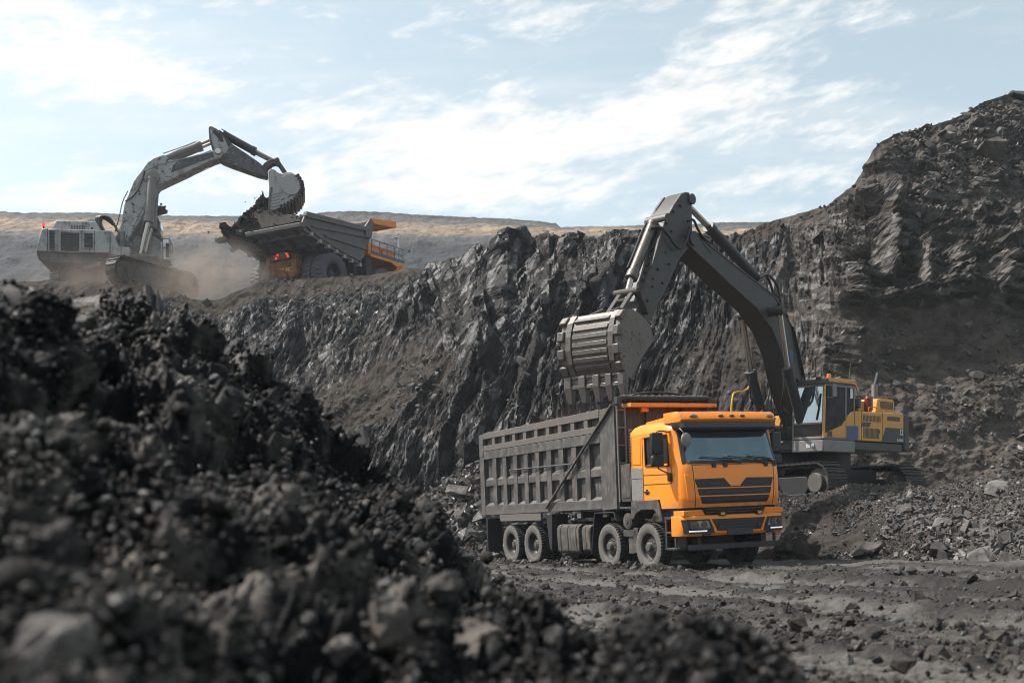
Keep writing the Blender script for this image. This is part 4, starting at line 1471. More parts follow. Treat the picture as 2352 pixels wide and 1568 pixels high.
# hood panel seam lines and corner flutes
b = MB()
for s in (-1, 1):
    fpatch(b, ((s * 1.03, 1.44), (s * 1.045, 1.44), (s * 1.10, 2.36), (s * 1.085, 2.36)), .003, 2, 6, .01)
fpatch(b, ((-1.1, 2.345), (1.1, 2.345), (1.1, 2.36), (-1.1, 2.36)), .003, 16, 1, .01)
for x0, z0, x1, z1 in ((-.10, 1.64, -.095, 3.02), (-.10, 2.20, 1.06, 2.18), (-.10, 1.985, 1.06, 1.975), (1.06, 1.98, 1.06, 2.42), (-.60, 2.13, -.10, 2.13), (-.1, 3.04, .92, 3.06)):
    for y in (YR - .002, YL + .002):
        b.bar((x0, y, z0), (x1, y, z1), .012, .012, up=(0, 1, 0))
b.build('panel_seam', M['black'], cab)
b = MB()
for s in (-1, 1):
    fpatch(b, ((s * 1.09, 1.55), (s * 1.22, 1.58), (s * 1.26, 2.16), (s * 1.13, 2.10)), .012, 6, 4, .02)
b.build('corner_flute', M['orange'], cab, bevel=.01)

# grille: three dark slots, the top one notched in the middle
b = MB()
for q in (((-.99, 1.85), (-.10, 1.85), (-.30, 2.05), (-1.06, 2.04)), ((.10, 1.85), (.99, 1.85), (1.06, 2.04), (.30, 2.05)), ((-.11, 1.85), (.11, 1.85), (.09, 1.875), (-.09, 1.875)),
          ((-.95, 1.68), (.95, 1.68), (.995, 1.825), (-.995, 1.825)), ((-.87, 1.50), (.87, 1.50), (.94, 1.655), (-.94, 1.655))):
    fpatch(b, q, .006, 10, 3, .03)
gr = b.build('grille', M['black'], tr, sm=40)
b = MB()
for z, w in ((1.94, .72), (1.76, .80), (1.585, .74)):
    for s in ((-1, 1) if z > 1.9 else (0,)):
        if s:
            fpatch(b, ((s * .40, z - .022), (s * w, z - .022), (s * w, z + .012), (s * .40, z + .012)), .022, 6, 1, .02)
        else:
            fpatch(b, ((-w, z - .022), (w, z - .022), (w, z + .012), (-w, z + .012)), .022, 12, 1, .02)
b.build('grille_slat', M['charcoal'], gr)

# dark gap, bumper, lamps
b = MB()
fpatch(b, ((-.80, 1.22), (.80, 1.22), (.84, 1.43), (-.84, 1.43)), -.02, 10, 2, .3)
b.bx(.62, 1.30, YR + .12, YL - .12, 1.2, 1.45)
b.build('radiator_guard', M['black'], tr)
b = MB()
for z in (1.29, 1.36):
    b.bx(1.40, 1.45, YC - .76, YC + .76, z, z + .025)
b.build('guard_bar', M['charcoal'], tr)


def bump_sec(z, grow, xr=1.0):
    pts = []
    for y in YS:
        yy_ = y * (HW + .02)
        t_ = min(1, max(0, (abs(yy_) - (HW - .26)) / .28))
        x = 1.63 + grow - .10 * (yy_ / HW) ** 2 - .30 * (1 - math.sqrt(max(0, 1 - t_ * t_)))
        pts.append((x, YC + yy_, z))
    return pts + [(xr, YC + HW + .02, z), (xr, YC - HW - .02, z)]


b = MB()
loft(b, [bump_sec(.80, -.05), bump_sec(.86, 0), bump_sec(1.16, .0), bump_sec(1.235, -.03), bump_sec(1.25, -.08)])
for s in (-1, 1):     # raised shoulders under the cab corners
    b.prism([(YC + s * .78, 1.24), (YC + s * 1.34, 1.24), (YC + s * 1.34, 1.36), (YC + s * .86, 1.38)], 1.05, 1.46, 'yz')
bp = b.build('bumper', M['orange_dirty'], tr, bevel=.012, sm=38)


def on_bumper(y, z, off):
    t_ = min(1, max(0, (abs(y) - (HW - .26)) / .28))
    x = 1.63 - .10 * (y / HW) ** 2 - .30 * (1 - math.sqrt(max(0, 1 - t_ * t_)))
    return (x + off, YC + y, z)


def bpatch(b, poly_rows, off, back=.05, nu=8):
    """poly_rows: list of (z, y0, y1)"""
    F_, B_ = [], []
    for z, y0, y1 in poly_rows:
        for i in range(nu + 1):
            y = y0 + (y1 - y0) * i / nu
            F_.append(on_bumper(y, z, off)); B_.append(on_bumper(y, z, -back))
    N_ = len(F_); nv = len(poly_rows) - 1
    ix = lambda i, j: j * (nu + 1) + i
    fs = []
    for j in range(nv):
        for i in range(nu):
            fs.append((ix(i, j), ix(i + 1, j), ix(i + 1, j + 1), ix(i, j + 1)))
    ring = [ix(i, 0) for i in range(nu + 1)] + [ix(nu, j) for j in range(1, nv + 1)] + [ix(i, nv) for i in range(nu - 1, -1, -1)] + [ix(0, j) for j in range(nv - 1, 0, -1)]
    for a, c_ in zip(ring, ring[1:] + ring[:1]):
        fs.append((a, N_ + a, N_ + c_, c_))
    return b.add(F_ + B_, fs)


for s in (-1, 1):
    hb = MB()
    bpatch(hb, [(.855, s * .66, s * 1.33), (1.0, s * .70, s * 1.34), (1.165, s * .78, s * 1.35)], .012, .05)
    hl = hb.build('headlight', M['black'], tr, sm=40)
    lb = MB()
    bpatch(lb, [(.965, s * .76, s * 1.27), (1.13, s * .82, s * 1.30)], .022, .03)
    lb.build('lens', M['lamp'], hl, sm=40)
    rb = MB()
    for yy_ in (.93, 1.14):
        c = Vector(on_bumper(s * yy_, 1.05, .020))
        rb.cyl(c, c + Vector((.012, s * .003, 0)), .065, .075, 18)
        rb.cyl(c + Vector((.012, 0, 0)), c + Vector((.025, 0, 0)), .035, .03, 14)
    rb.build('reflector', M['hub'], hl, sm=35)
    db = MB()
    for i in range(7):
        y0 = .86 + i * .058
        bpatch(db, [(.895, s * y0, s * (y0 + .048)), (.925, s * y0, s * (y0 + .048))], .026, .02, 2)
    db.build('running_light', M['led'], hl, sm=40)
    fb = MB()
    c = Vector(on_bumper(s * .50 + .06, 1.27, -.02))
    fb.bx(c.x - .05, c.x + .03, c.y - .075, c.y + .075, c.z - .045, c.z + .045)
    fl = fb.build('fog_lamp', M['black'], tr, bevel=.008)
    fb = MB(); fb.bx(c.x + .03, c.x + .037, c.y - .05, c.y + .05, c.z - .028, c.z + .028)
    fb.build('lamp_lens', M['yellow'], fl)
b = MB()
bpatch(b, [(.90, -.58, .58), (1.16, -.72, .72)], .008, .05, 12)
cg = b.build('lower_grille', M['black'], tr)
b = MB()
for z in (.98, 1.05, 1.11):
    bpatch(b, [(z, -.46, .46), (z + .02, -.46, .46)], .02, .02, 8)
for s in (-.52, .52):
    c = Vector(on_bumper(s, 1.0, .01)); b.cyl(c, c + Vector((.03, 0, 0)), .05, .05, 12)
b.build('grille_bar', M['charcoal'], cg)
b = MB(); bpatch(b, [(.80, -.34, .34), (.94, -.34, .34)], .03, .0, 6)
b.build('plate', M['charcoal'], tr)
b = MB()
for s in (-.85, .85):
    bpatch(b, [(.81, s - .10, s + .10), (.87, s - .10, s + .10)], .004, .05, 3)
b.build('tow_slot', M['black'], bp)
b = MB(); b.bx(1.30, 1.42, YC - 1.16, YC + 1.30, .49, .61)
b.bx(1.1, 1.3, YC + .82, YC + .92, .55, .82); b.bx(1.1, 1.3, YC - .9, YC - .8, .55, .82)
b.build('underrun_bar', M['charcoal'], tr, bevel=.012)

# visor with roof lamp rail
b = MB()
for z0, z1, xo, wd in ((3.30, 3.53, .20, 1.31),):
    rows_ = []
    for z, g_ in ((z0, .26), (z0 + .05, .30), (z1 - .05, .24), (z1, .14)):
        rows_.append([(xf(3.2) + g_ - .10 * (y ** 2) - (.12 if abs(y) == 1 else 0), YC + y * wd, z) for y in YS] + [(.75, YC + wd, z), (.75, YC - wd, z)])
    loft(b, rows_)
rv = b.build('roof_panel', M['orange_dirty'], cab, sm=40)
b = MB()
rows_ = []
for z, g_, wd in ((3.135, .30, 1.28), (3.17, .335, 1.31), (3.295, .29, 1.33), (3.297, .05, 1.33)):
    rows_.append([(xf(3.2) + g_ - .09 * y ** 2 - (.14 if abs(y) == 1 else .04 if abs(y) > .95 else 0), YC + y * wd, z) for y in YS] + [(1.08, YC + wd, z), (1.08, YC - wd, z)])
loft(b, rows_)
b.build('sun_visor', M['charcoal'], cab, sm=40)
for i, y in enumerate((-.95, -.26, .03, .32, 1.12)):
    mb_ = MB()
    mb_.ball((xf(3.2) + .27 - .10 * (y / 1.31) ** 2, YC + y, 3.42), .085 if i in (0, 4) else .062, 8, (.5, 1.2, .5))
    mb_.build('marker_lamp', M['lamp'] if i in (0, 4) else M['marker'], cab)

# side details: windows, sleeper panel, grey lower corner, handle
for s, y in ((-1, YR), (1, YL)):
    b = MB(); b.prism([(.03, 2.40), (.985, 2.36), (.93, 3.04), (.03, 3.03)], y - s * .03, y - s * .015)
    b.build('side_window', M['darkglass'], cab)
    b = MB()
    pts = [(.02, y + s * .004, 2.40), (.99, y + s * .004, 2.36), (.93, y + s * .004, 3.05), (.02, y + s * .004, 3.04), (.02, y + s * .004, 2.40)]
    for p, q in zip(pts, pts[1:]):
        b.bar(p, q, .03, .03, up=(0, 1, 0))
    b.build('window_frame', M['black'], cab)
    b = MB(); b.prism([(-.52, 2.46), (-.17, 2.44), (-.16, 3.06), (-.50, 3.06)], y - s * .01, y + s * .014)
    b.build('sleeper_panel', M['orange'], cab, bevel=.012)
    b = MB(); b.prism([(-.61, 1.64), (-.105, 1.64), (-.105, 2.36), (-.61, 2.40)], y - s * .01, y + s * .006)
    b.build('sleeper_skirt', M['cabgrey'], cab)
    b = MB(); b.bx(-.05, .14, y, y + s * .03, 1.79, 1.83); b.bx(.0, .09, y - s * .01, y + s * .006, 1.75, 1.88)
    b.build('door_handle', M['black'], cab, bevel=.006)
    # arch fender over the front wheel
    b = MB()
    out_ = [(-.70, 1.20), (-.66, 1.62), (.46, 1.64), (.56, 1.45), (.66, 1.14)]
    inn = [(.55, 1.14), (.44, 1.33), (.27, 1.41), (-.25, 1.41), (-.46, 1.33), (-.58, 1.20)]
    b.prism(out_ + inn, y + s * .012, y - s * .50)
    b.build('fender', M['mudgrey'], tr, bevel=.015)
    # mirrors on a bracket
    b = MB()
    b.tube([(1.02, y, 3.10), (.95, y + s * .20, 3.14), (.85, y + s * .24, 3.10), (.85, y + s * .24, 2.33), (.95, y + s * .12, 2.24), (1.05, y + s * .02, 2.18)], .017, 8, 1)
    b.bx(.98, 1.10, y, y + s * .06, 2.02, 2.20)
    mr_ = b.build('mirror_bracket', M['black'], tr, bevel=.005)
    for z0, z1, w in ((2.62, 3.10, .15), (2.35, 2.59, .15)):
        b = MB()
        b.prism([(.78, y + s * .10), (.98, y + s * .12), (.96, y + s * .40), (.86, y + s * .42)], z0, z1, 'xy')
        b.build('mirror', M['black'], mr_, bevel=.035)
b = MB()
b.tube([(1.18, YR + .10, 3.20), (1.42, YR + .06, 3.12), (1.46, YR + .12, 3.0)], .012, 6, 1)
b.ball((1.44, YR + .16, 2.90), .16, 8, (.35, .85, 1.0))
b.build('kerb_mirror', M['cabgrey'], cab)
# wipers
b = MB()
for y0, y1 in ((.30, -.72), (.98, -.02), (1.32, .50)):
    y0 -= YC; y1 -= YC
    a0 = Vector((fx(y0, 2.36) + .03, YC + y0, 2.37)); a1 = Vector((fx(y1, 2.50) + .035, YC + y1, 2.53)); am_ = a0.lerp(a1, .45) + Vector((.01, 0, .06))
    b.tube([a0, am_], .016, 6)
    b.tube([am_ + Vector((0, .22, -.04)), a1], .012, 6)
b.build('wiper', M['black'], cab)
b = MB()
for y in (-.42, -.12, 1.0, 1.24):
    b.bx(fx(y - YC, 2.33), fx(y - YC, 2.33) + .03, y - .05, y + .05, 2.29, 2.38)
b.build('washer_bracket', M['black'], cab)

# snorkel, exhaust box and the step behind the cab
b = MB()
b.cyl((-.78, YR + .18, 2.5), (-.78, YR + .18, 3.33), .10, .10, 20)
for i in range(11):
    b.lathe([(.104, 0), (.112, .012), (.112, .028), (.104, .04)], (-.78, YR + .18, 2.54 + i * .07), (0, 0, 1), 20)
b.build('snorkel', M['black'], tr, sm=40)
b = MB(); b.bx(-1.16, -.72, YR + .04, YR + .45, 1.62, 2.50); b.bx(-1.2, -.70, YR, YR + .5, 1.45, 1.50)
b.bx(-1.12, -.76, YR + .03, YR + .04, 1.7, 2.42)
b.build('air_filter_box', M['mudgrey'], tr, bevel=.02)
b = MB()
b.cyl((-.92, YR + .03, 1.16), (-.92, YR + .40, 1.16), .19, .19, 28)
b.cyl((-.92, YR + .02, 1.16), (-.92, YR + .03, 1.16), .15, .15, 28); b.cyl((-.92, YR, 1.16), (-.92, YR + .02, 1.16), .06, .06, 16)
b.bx(-1.15, -.55, YR + .05, YR + .4, .80, .95); b.bx(-.70, -.52, YR + .05, YR + .35, .42, 1.0); b.bx(-.98, -.72, YR + .08, YR + .3, .4, .8)
b.build('compressor_tank', M['mudgrey'], tr, bevel=.02)
b = MB()
for s, y in ((-1, YR), (1, YL)):
    for z in (.50, .86, 1.18):
        b.bx(.70, 1.18, y, y - s * .32, z, z + .05)
    b.bx(.72, .78, y, y - s * .05, .5, 1.24); b.bx(1.08, 1.14, y, y - s * .05, .5, 1.24)
    b.bx(.74, 1.12, y - s * .28, y - s * .32, .55, 1.24)
b.build('cab_step', M['charcoal'], tr, bevel=.008)

# chassis
b = MB()
for y in (YC - .42, YC + .34):
    b.bx(-9.0, 1.2, y, y + .08, .78, 1.08)
for x in (-8.6, -6.6, -5.0, -3.4, -1.0, .9):
    b.bx(x, x + .12, YC - .42, YC + .42, .82, 1.02)
for x in (0, -1.76, -5.90, -7.30):
    b.cyl((x, YR + .1, .56), (x, YL - .1, .56), .09, n=10)
    b.ball((x, YC, .56), .22 if x < -3 else .12)
b.bx(-.6, .9, YC - .4, YC + .4, .55, 1.3)
for y in (YR + .42, YL - .42):
    b.bx(-.85, .8, y, y + .08, .60, .68); b.bx(-2.6, -.95, y, y + .08, .60, .68); b.bx(-7.5, -5.7, y, y + .08, .68, .80)
b.bx(-9.12, -8.98, YR + .1, YL - .1, .55, .80)
b.build('chassis', M['darkframe'], tr, bevel=.01)

# fuel tanks, mudguards
b = MB()
tp = [(-.62, .42), (-.66, .36), (-1.14, .36), (-1.20, .42), (-1.22, .95), (-1.18, 1.06), (-1.10, 1.10), (-.68, 1.10), (-.62, 1.04)]
b.prism(tp, -4.50, -3.32, 'yz')
for x in (-4.34, -3.95, -3.50):
    b.prism([(y * 1.015 - .0, z + (.012 if z > .7 else -.012)) for y, z in tp], x, x + .07, 'yz')
b.cyl((-4.15, -.95, 1.09), (-4.15, -.95, 1.15), .06)
b.build('fuel_tank', M['mudgrey'], tr, bevel=.02)
b = MB()
b.prism([(y, z * .92 + .07) for y, z in tp], -3.16, -2.74, 'yz')
b.prism([(y * 1.012, z * .925 + .07) for y, z in tp], -3.0, -2.93, 'yz'); b.cyl((-2.95, -.95, 1.06), (-2.95, -.95, 1.13), .05)
b.build('air_tank', M['mudgrey'], tr, bevel=.03)
b = MB()
for s, y in ((-1, YR), (1, YL)):
    pl = [(-2.66, .34), (-2.44, 1.37), (-1.52, 1.38), (-1.40, 1.16)]
    for p, q in zip(pl, pl[1:]):
        b.bar((p[0], y - s * .24, p[1]), (q[0], y - s * .24, q[1]), .03, .46, up=(0, 1, 0))
    b.prism([(-5.08, 1.38), (-4.72, 1.38), (-4.80, .44), (-4.92, .44)], y - s * .02, y - s * .5)
    b.bx(-8.98, -8.9, y - s * .02, y - s * .5, .32, 1.3)
b.build('mudguard', M['darkframe'], tr, bevel=.008)

# wheels
wf = make_wheel(tr, (0, YR + .16, .56), -1, .56, .33, 'front', M['rubber'], M['wall'], M['rim'], M['hub'])
w2 = copy_tree(wf, tr); w2.location = (-1.76, YR + .16, .56); w2.rotation_euler = (0, .3, 0)
wl = make_wheel(tr, (0, YL - .16, .56), 1, .56, .33, 'front', M['rubber'], M['wall'], M['rim'], M['hub'])
w4 = copy_tree(wl, tr); w4.location = (-1.76, YL - .16, .56)
wr = make_wheel(tr, (-5.90, YR + .16, .56), -1, .56, .32, 'rear', M['rubber'], M['wall'], M['rim'], M['hub'])
w_ = copy_tree(wr, tr); w_.location = (-7.30, YR + .16, .56); w_.rotation_euler = (0, .5, 0)
wq = make_wheel(tr, (-5.90, YL - .16, .56), 1, .56, .32, 'rear', M['rubber'], M['wall'], M['rim'], M['hub'])
w_ = copy_tree(wq, tr); w_.location = (-7.30, YL - .16, .56)
for x in (-5.90, -7.30):
    w_ = copy_tree(wr, tr); w_.location = (x, YR + .52, .56)
    w_ = copy_tree(wq, tr); w_.location = (x, YL - .52, .56)

# ------------------------------------------------------------------ tipping body
XR_, XF_ = -9.24, -1.30
zt = lambda x: 3.83 + .09 * (x - XR_) / (XF_ - XR_)
b = MB()
for s, y in ((-1, YR), (1, YL)):
    yi = y - s * .115
    b.prism([(XR_, 1.46), (XF_, 1.50), (XF_, 3.86), (XR_, 3.80)], yi, yi - s * .04)
b.prism([(YR + .05, 1.44), (YL - .05, 1.44), (YL - .05, 1.52), (YR + .05, 1.52)], XR_ + .02, XF_ - .02, 'yz')
b.prism([(YR + .05, 1.5), (YL - .05, 1.5), (YL - .05, 3.88), (YR + .05, 3.88)], XF_ - .06, XF_ - .005, 'yz')
body = b.build('tipping_body', M['bodypanel'], tr)
XP0, XP1 = -8.93, -2.02
nb = 10
pitch = (XP1 - XP0) / nb
for s, y in ((-1, YR), (1, YL)):
    b = MB()      # heavy rails and corner posts
    yo = y
    yi = y - s * .118
    def rail(x0, x1, z0, z1, dz0=0, dz1=0, o0=0.0):
        b.prism([(x0, z0), (x1, z0 + dz0), (x1, z1 + dz1), (x0, z1)], yo + s * o0, yi)
    rail(XP0, XP1, 1.41, 1.68, .05, .02)
    rail(XP0, XP1, 3.05, 3.29, .02, .03)
    rail(XR_, XP0 - .004, 1.40, 3.12, .0, .0, .006); rail(XR_, XP0 - .004, 3.13, 3.80, 0, .01, .006)
    rail(XP1 + .004, XF_, 1.43, 3.87, .02, .03, .006)
    for i in range(nb + 1):
        x = XP0 + i * pitch
        if 0 < i < nb:
            b.prism([(x - .125, 1.62), (x + .125, 1.62), (x + .125, 3.10), (x - .125, 3.10)], yo - s * .012, yi)
    b.build('side_frame', M['bodygrey'], body, bevel=.012)
    b = MB()      # mid rails with sloping shelves, set back between the posts
    for i in range(nb):
        x0 = XP0 + i * pitch + (.124 if i else 0); x1 = XP0 + (i + 1) * pitch - (.124 if i < nb - 1 else 0)
        b.prism([(yo - s * .03, 2.26), (yo - s * .03, 2.44), (yi, 2.52), (yi, 2.24)], x0, x1, 'yz')
        b.prism([(yo - s * .02, 1.69), (yi, 1.77), (yi, 1.66)], x0, x1, 'yz')
    b.build('mid_rail', M['bodygrey'], body, bevel=.008)
    b = MB()      # bolted-on upper extension with its small openings
    rail(XP0 + .01, XP1 - .01, 3.30, 3.46, .03, .03, .004)
    zz0 = 3.655
    rs_ = np.random.RandomState(5)
    pts = [(XP0 + .01 + (XP1 - XP0 - .02) * i / 40, 3.83 + .05 * i / 40 + rs_.normal() * .008) for i in range(41)]
    b.prism([(XP0 + .01, zz0)] + [(XP1 - .01, zz0 + .03)] + pts[::-1], yo + s * .004, yi)
    for i in range(nb + 1):
        x = XP0 + i * pitch
        if 0 < i < nb:
            b.prism([(x - .10, 3.45), (x + .10, 3.45), (x + .10, 3.69), (x - .10, 3.69)], yo - s * .008, yi)
    b.build('extension_board', M['bodyrim'], body, bevel=.008)
    b = MB(); b.bx(-7.95, -5.35, y, y - s * .08, 1.22, 1.41); b.bx(-3.4, -3.2, y - s * .05, y - s * .12, 1.25, 1.44); b.bx(-2.1, -1.9, y - s * .05, y - s * .12, 1.27, 1.46)
    b.build('lower_skirt', M['bodygrey'], body, bevel=.008)
# front wall framing, canopy lip, ladder, tarpaulin
b = MB()
for y in (YR + .03, YC - .5, YC + .5, YL - .15):
    b.bx(XF_ - .005, XF_ + .06, y, y + .12, 1.5, 3.9)
for z in (1.5, 2.6, 3.3):
    b.bx(XF_ - .003, XF_ + .045, YR + .05, YL - .05, z, z + .12)
b.build('front_wall', M['charcoal'], body, bevel=.01)
b = MB(); b.prism([(XF_, 3.86), (XF_ + .42, 3.84), (XF_ + .42, 3.93), (XF_, 3.95)], YR + .22, YL - .05)
b.bx(XF_ + .18, XF_ + .26, YC - .75, YC - .55, 3.74, 3.85)
b.build('canopy_lip', M['orange_dirty'], body, bevel=.01)
b = MB()
for y in (YR + .02, YR + .24):
    b.cyl((XF_ + .10, y, 1.62), (XF_ + .10, y, 3.88), .022, n=8)
for i in range(6):
    z = 1.7 + i * .42
    b.cyl((XF_ + .10, YR + .02, z), (XF_ + .10, YR + .24, z), .02, n=8)
b.build('ladder', M['cabgrey'], body)
b = MB()
b.cyl((XF_ + .12, YR + .10, 4.06), (XF_ + .12, YL - .12, 4.06), .085, .085, 16)
for i in range(12):
    y = YR + .2 + i * .2
    b.lathe([(.086, 0), (.098, .02), (.092, .05), (.086, .07)], (XF_ + .12, y, 4.06), (.05, 1, .03), 14)
b.tube([(XF_ + .05, YR + .05, 4.02), (XF_ + .0, YR + .5, 4.17), (XF_ - .05, YC - .2, 4.25), (XF_ - .02, YC + .5, 4.20), (XF_ + .08, YL - .2, 4.08)], .028, 8, 2)
b.tube([(XF_ + .05, YR + .05, 4.02), (XF_ - .3, YR + .6, 4.10), (XF_ - .35, YC, 4.16), (XF_ - .2, YL - .3, 4.08)], .02, 8, 2)
tp_ = b.build('tarpaulin_roll', M['tarp'], body, sm=50)
b = MB(); b.bx(XF_ + .04, XF_ + .2, YR - .02, YR + .12, 3.93, 4.10); b.bx(XF_ + .04, XF_ + .2, YL - .14, YL - .02, 3.93, 4.12)
b.build('roll_bracket', M['charcoal'], body, bevel=.01)
b = MB()
b.bar((XF_ - .02, YR - .045, 3.94), (-4.92, YR - .05, 1.54), .04, .06, up=(0, 1, 0))
b.build('tarp_arm', M['bodygrey'], body)
b = MB()
b.cyl((-7.12, YR - .03, 2.66), (-3.42, YR - .03, 2.64), .018, n=8); b.cyl((-7.12, YR - .03, 2.66), (-7.0, YR - .03, 2.5), .015, n=6)
b.build('side_rod', M['bodygrey'], body)
# ------------------------------------------------------------------ crawler tracks
def track(b, x0, x1, y0, y1, z0, z1, n, shoe=.04, grouser=.05, fr=.92):
    """a closed loop of shoes; grousers stand proud of each shoe"""
    r = (z1 - z0) / 2; zc_ = (z0 + z1) / 2
    L = x1 - x0 - 2 * r
    per = 2 * L + 2 * math.pi * r

    def at(s):
        s %= per
        if s < L: return Vector((x0 + r + s, 0, z1)), Vector((1, 0, 0)), Vector((0, 0, 1))
        s -= L
        if s < math.pi * r:
            a = s / r; return Vector((x1 - r + r * math.sin(a), 0, zc_ + r * math.cos(a))), Vector((math.cos(a), 0, -math.sin(a))), Vector((math.sin(a), 0, math.cos(a)))
        s -= math.pi * r
        if s < L: return Vector((x1 - r - s, 0, z0)), Vector((-1, 0, 0)), Vector((0, 0, -1))
        s -= L
        a = s / r; return Vector((x0 + r - r * math.sin(a), 0, zc_ - r * math.cos(a))), Vector((-math.cos(a), 0, math.sin(a))), Vector((-math.sin(a), 0, -math.cos(a)))
    st = per / n
    for i in range(n):
        p, t_, u = at(i * st)
        for (a0, a1, h0, h1) in ((-st * fr / 2, st * fr / 2, -shoe, 0), (-st * .42, -st * .42 + st * .10, -.004, grouser), (st * .06, st * .06 + st * .08, -.004, grouser * .55)):
            vs = [p + t_ * a + u * h + Vector((0, y, 0)) for a in (a0, a1) for y in (y0, y1) for h in (h0, h1)]
            b.add(vs, [(0, 1, 3, 2), (4, 6, 7, 5), (0, 4, 5, 1), (2, 3, 7, 6), (0, 2, 6, 4), (1, 5, 7, 3)])
        # chain link beneath
        ym_ = (y0 + y1) / 2
        for yy_ in (ym_ - .16, ym_ + .1):
            vs = [p + t_ * a + u * h + Vector((0, y, 0)) for a in (-st * .45, st * .45) for y in (yy_, yy_ + .06) for h in (-shoe - .10, -shoe + .004)]
            b.add(vs, [(0, 1, 3, 2), (4, 6, 7, 5), (0, 4, 5, 1), (2, 3, 7, 6), (0, 2, 6, 4), (1, 5, 7, 3)])
    return b


def boxgirder(b, poly, y0, y1, lip=.0, lipw=.03):
    b.prism(poly, y0, y1)
    return b


def cylinder(parent, a, m_, e, rb, rr, barrel, rodm, name='hydraulic_cylinder', n=18, lug=True):
    """barrel from a to m_, chrome rod on to e"""
    a, m_, e = Vector(a), Vector(m_), Vector(e)
    b = MB(); b.cyl(a, m_, rb, rb, n)
    d_ = (m_ - a).normalized()
    b.cyl(m_ - d_ * rb * 1.2, m_ + d_ * rb * .25, rb * 1.18, rb * 1.18, n)
    b.cyl(a, a + d_ * rb * .6, rb * 1.1, rb * 1.1, n)
    o = b.build(name, barrel, parent, sm=40)
    b = MB(); b.cyl(m_, e, rr, rr, 14)
    b.build('piston_rod', rodm, o, sm=40)
    return o


# ------------------------------------------------------------------ yellow-housed excavator beside the truck
EXM = frame((9.828, 37.5985, 2.3038), (-math.sin(.78919452), -math.cos(.78919452)), -.02823, -.0189)
ex = empty('excavator', EXM, 'yellow excavator numbered 12 with dark raised arm and cab standing on the dirt bench', 'excavator')
UC = Matrix.Translation((9.828, 37.5985, 2.3038)) @ frame((0, 0, 0), (.5, -.866))
UX = EXM.inverted() @ UC

# undercarriage, turned against the house
for y0, y1 in ((-2.02, -1.22), (1.32, 2.14)):
    b = MB(); b.xf = UX
    track(b, -2.75, 2.62, y0, y1, -.55, .66, 52)
    tk = b.build('track', M['tracksteel'], ex, sm=0)
    b = MB(); b.xf = UX
    ym_ = (y0 + y1) / 2
    b.prism([(-1.9, -.30), (1.55, -.30), (1.75, .0), (1.6, .26), (-1.7, .26), (-2.0, 0)], ym_ - .30, ym_ + .30)
    b.bx(-1.8, 1.7, ym_ - .36, ym_ + .36, -.36, -.28)
    for i in range(8):
        x = -1.8 + i * .5
        b.cyl((x, ym_ - .26, -.36), (x, ym_ + .26, -.36), .13, n=14)
    for x in (-.9, .5):
        b.cyl((x, ym_ - .2, .44), (x, ym_ + .2, .44), .1, n=12)
    b.build('track_frame', M['darkframe'], ex, bevel=.015)
    b = MB(); b.xf = UX
    for x in (2.02, -2.15):
        b.cyl((x, ym_ - .20, .05), (x, ym_ + .20, .05), .46, n=28)
        b.cyl((x, ym_ - .36, .05), (x, ym_ + .36, .05), .30, n=24)
    b.build('idler', M['hub'] if y0 < 0 else M['mudgrey'], ex, bevel=.02)
b = MB(); b.xf = UX
b.prism([(-1.5, -1.3), (1.35, -1.3), (.9, 0), (1.35, 1.4), (-1.5, 1.4), (-1.1, 0)], -.02, .55, 'xy')
b.cyl((0, .06, .5), (0, .06, 1.15), 1.10, n=36)
b.build('car_body', M['darkframe'], ex, bevel=.02)

# house frame
b = MB()
b.bx(-3.15, 1.93, -1.45, 1.46, 1.17, 1.46); b.bx(-1.2, 1.9, -.45, .45, 1.1, 1.9)
b.build('house_frame', M['black'], ex, bevel=.03)
b = MB()
b.prism([(1.92, .40), (2.02, .40), (2.02, 1.50), (.08, 1.50), (.08, 1.42), (1.92, 1.42)], 1.085, 1.47, 'xy')
cb = b.build('cab_skirt', M['cabgrey'], ex, bevel=.04)
b = MB()
for i in range(4):
    b.bx(2.015, 2.03, .93 + i * .035, .95 + i * .035, 1.22, 1.34)
b.bx(2.015, 2.05, 1.10, 1.19, 1.24, 1.34)
b.build('work_lamp', M['ironwhite'], cb)

# yellow side covers
b = MB()
side = [(1.93, 1.475), (1.91, 1.66), (.88, 1.93), (.53, 2.25), (.36, 2.35), (.17, 2.40), (-3.08, 2.475), (-3.16, 2.42), (-3.18, 1.475)]
b.prism(side, 1.50, 1.36)
b.prism([(.04, 1.475), (.04, 2.40), (-3.10, 2.47), (-3.16, 1.475)], 1.36, -1.48)
yc_ = b.build('engine_cover', M['amber'], ex, bevel=.035)
b = MB()
for x in (-.30, -1.68):
    b.bar((x, 1.503, 1.48), (x, 1.503, 2.44), .012, .01, up=(0, 1, 0))
b.build('cover_seam', M['black'], yc_)
b = MB(); b.prism([(.60, 1.50), (-.10, 1.50), (-.10, 1.94), (.60, 1.92)], 1.50, 1.508)
b.build('blue_door', M['blue'], yc_)
for (x0, x1, z0, z1) in ((-.40, -1.58, 2.11, 2.31), (-.42, -1.48, 1.57, 1.90)):
    b = MB()
    nn_ = 13
    for i in range(nn_):
        x = x0 + (x1 - x0) * (i + .5) / nn_
        b.prism([(x - .026, z0), (x + .026, z0), (x + .026 + (.03 if z0 > 2 else 0), z1), (x - .026 + (.03 if z0 > 2 else 0), z1)], 1.50, 1.5045)
    b.build('vent_slots', M['black'], yc_)
b = MB(); b.prism([(-.38, 2.08), (-.30, 1.93), (-.80, 1.93), (-.95, 2.08)], 1.50, 1.5045)
b.prism([(1.78, 1.56), (1.78, 1.70), (1.50, 1.74), (1.50, 1.56)], 1.50, 1.5045)
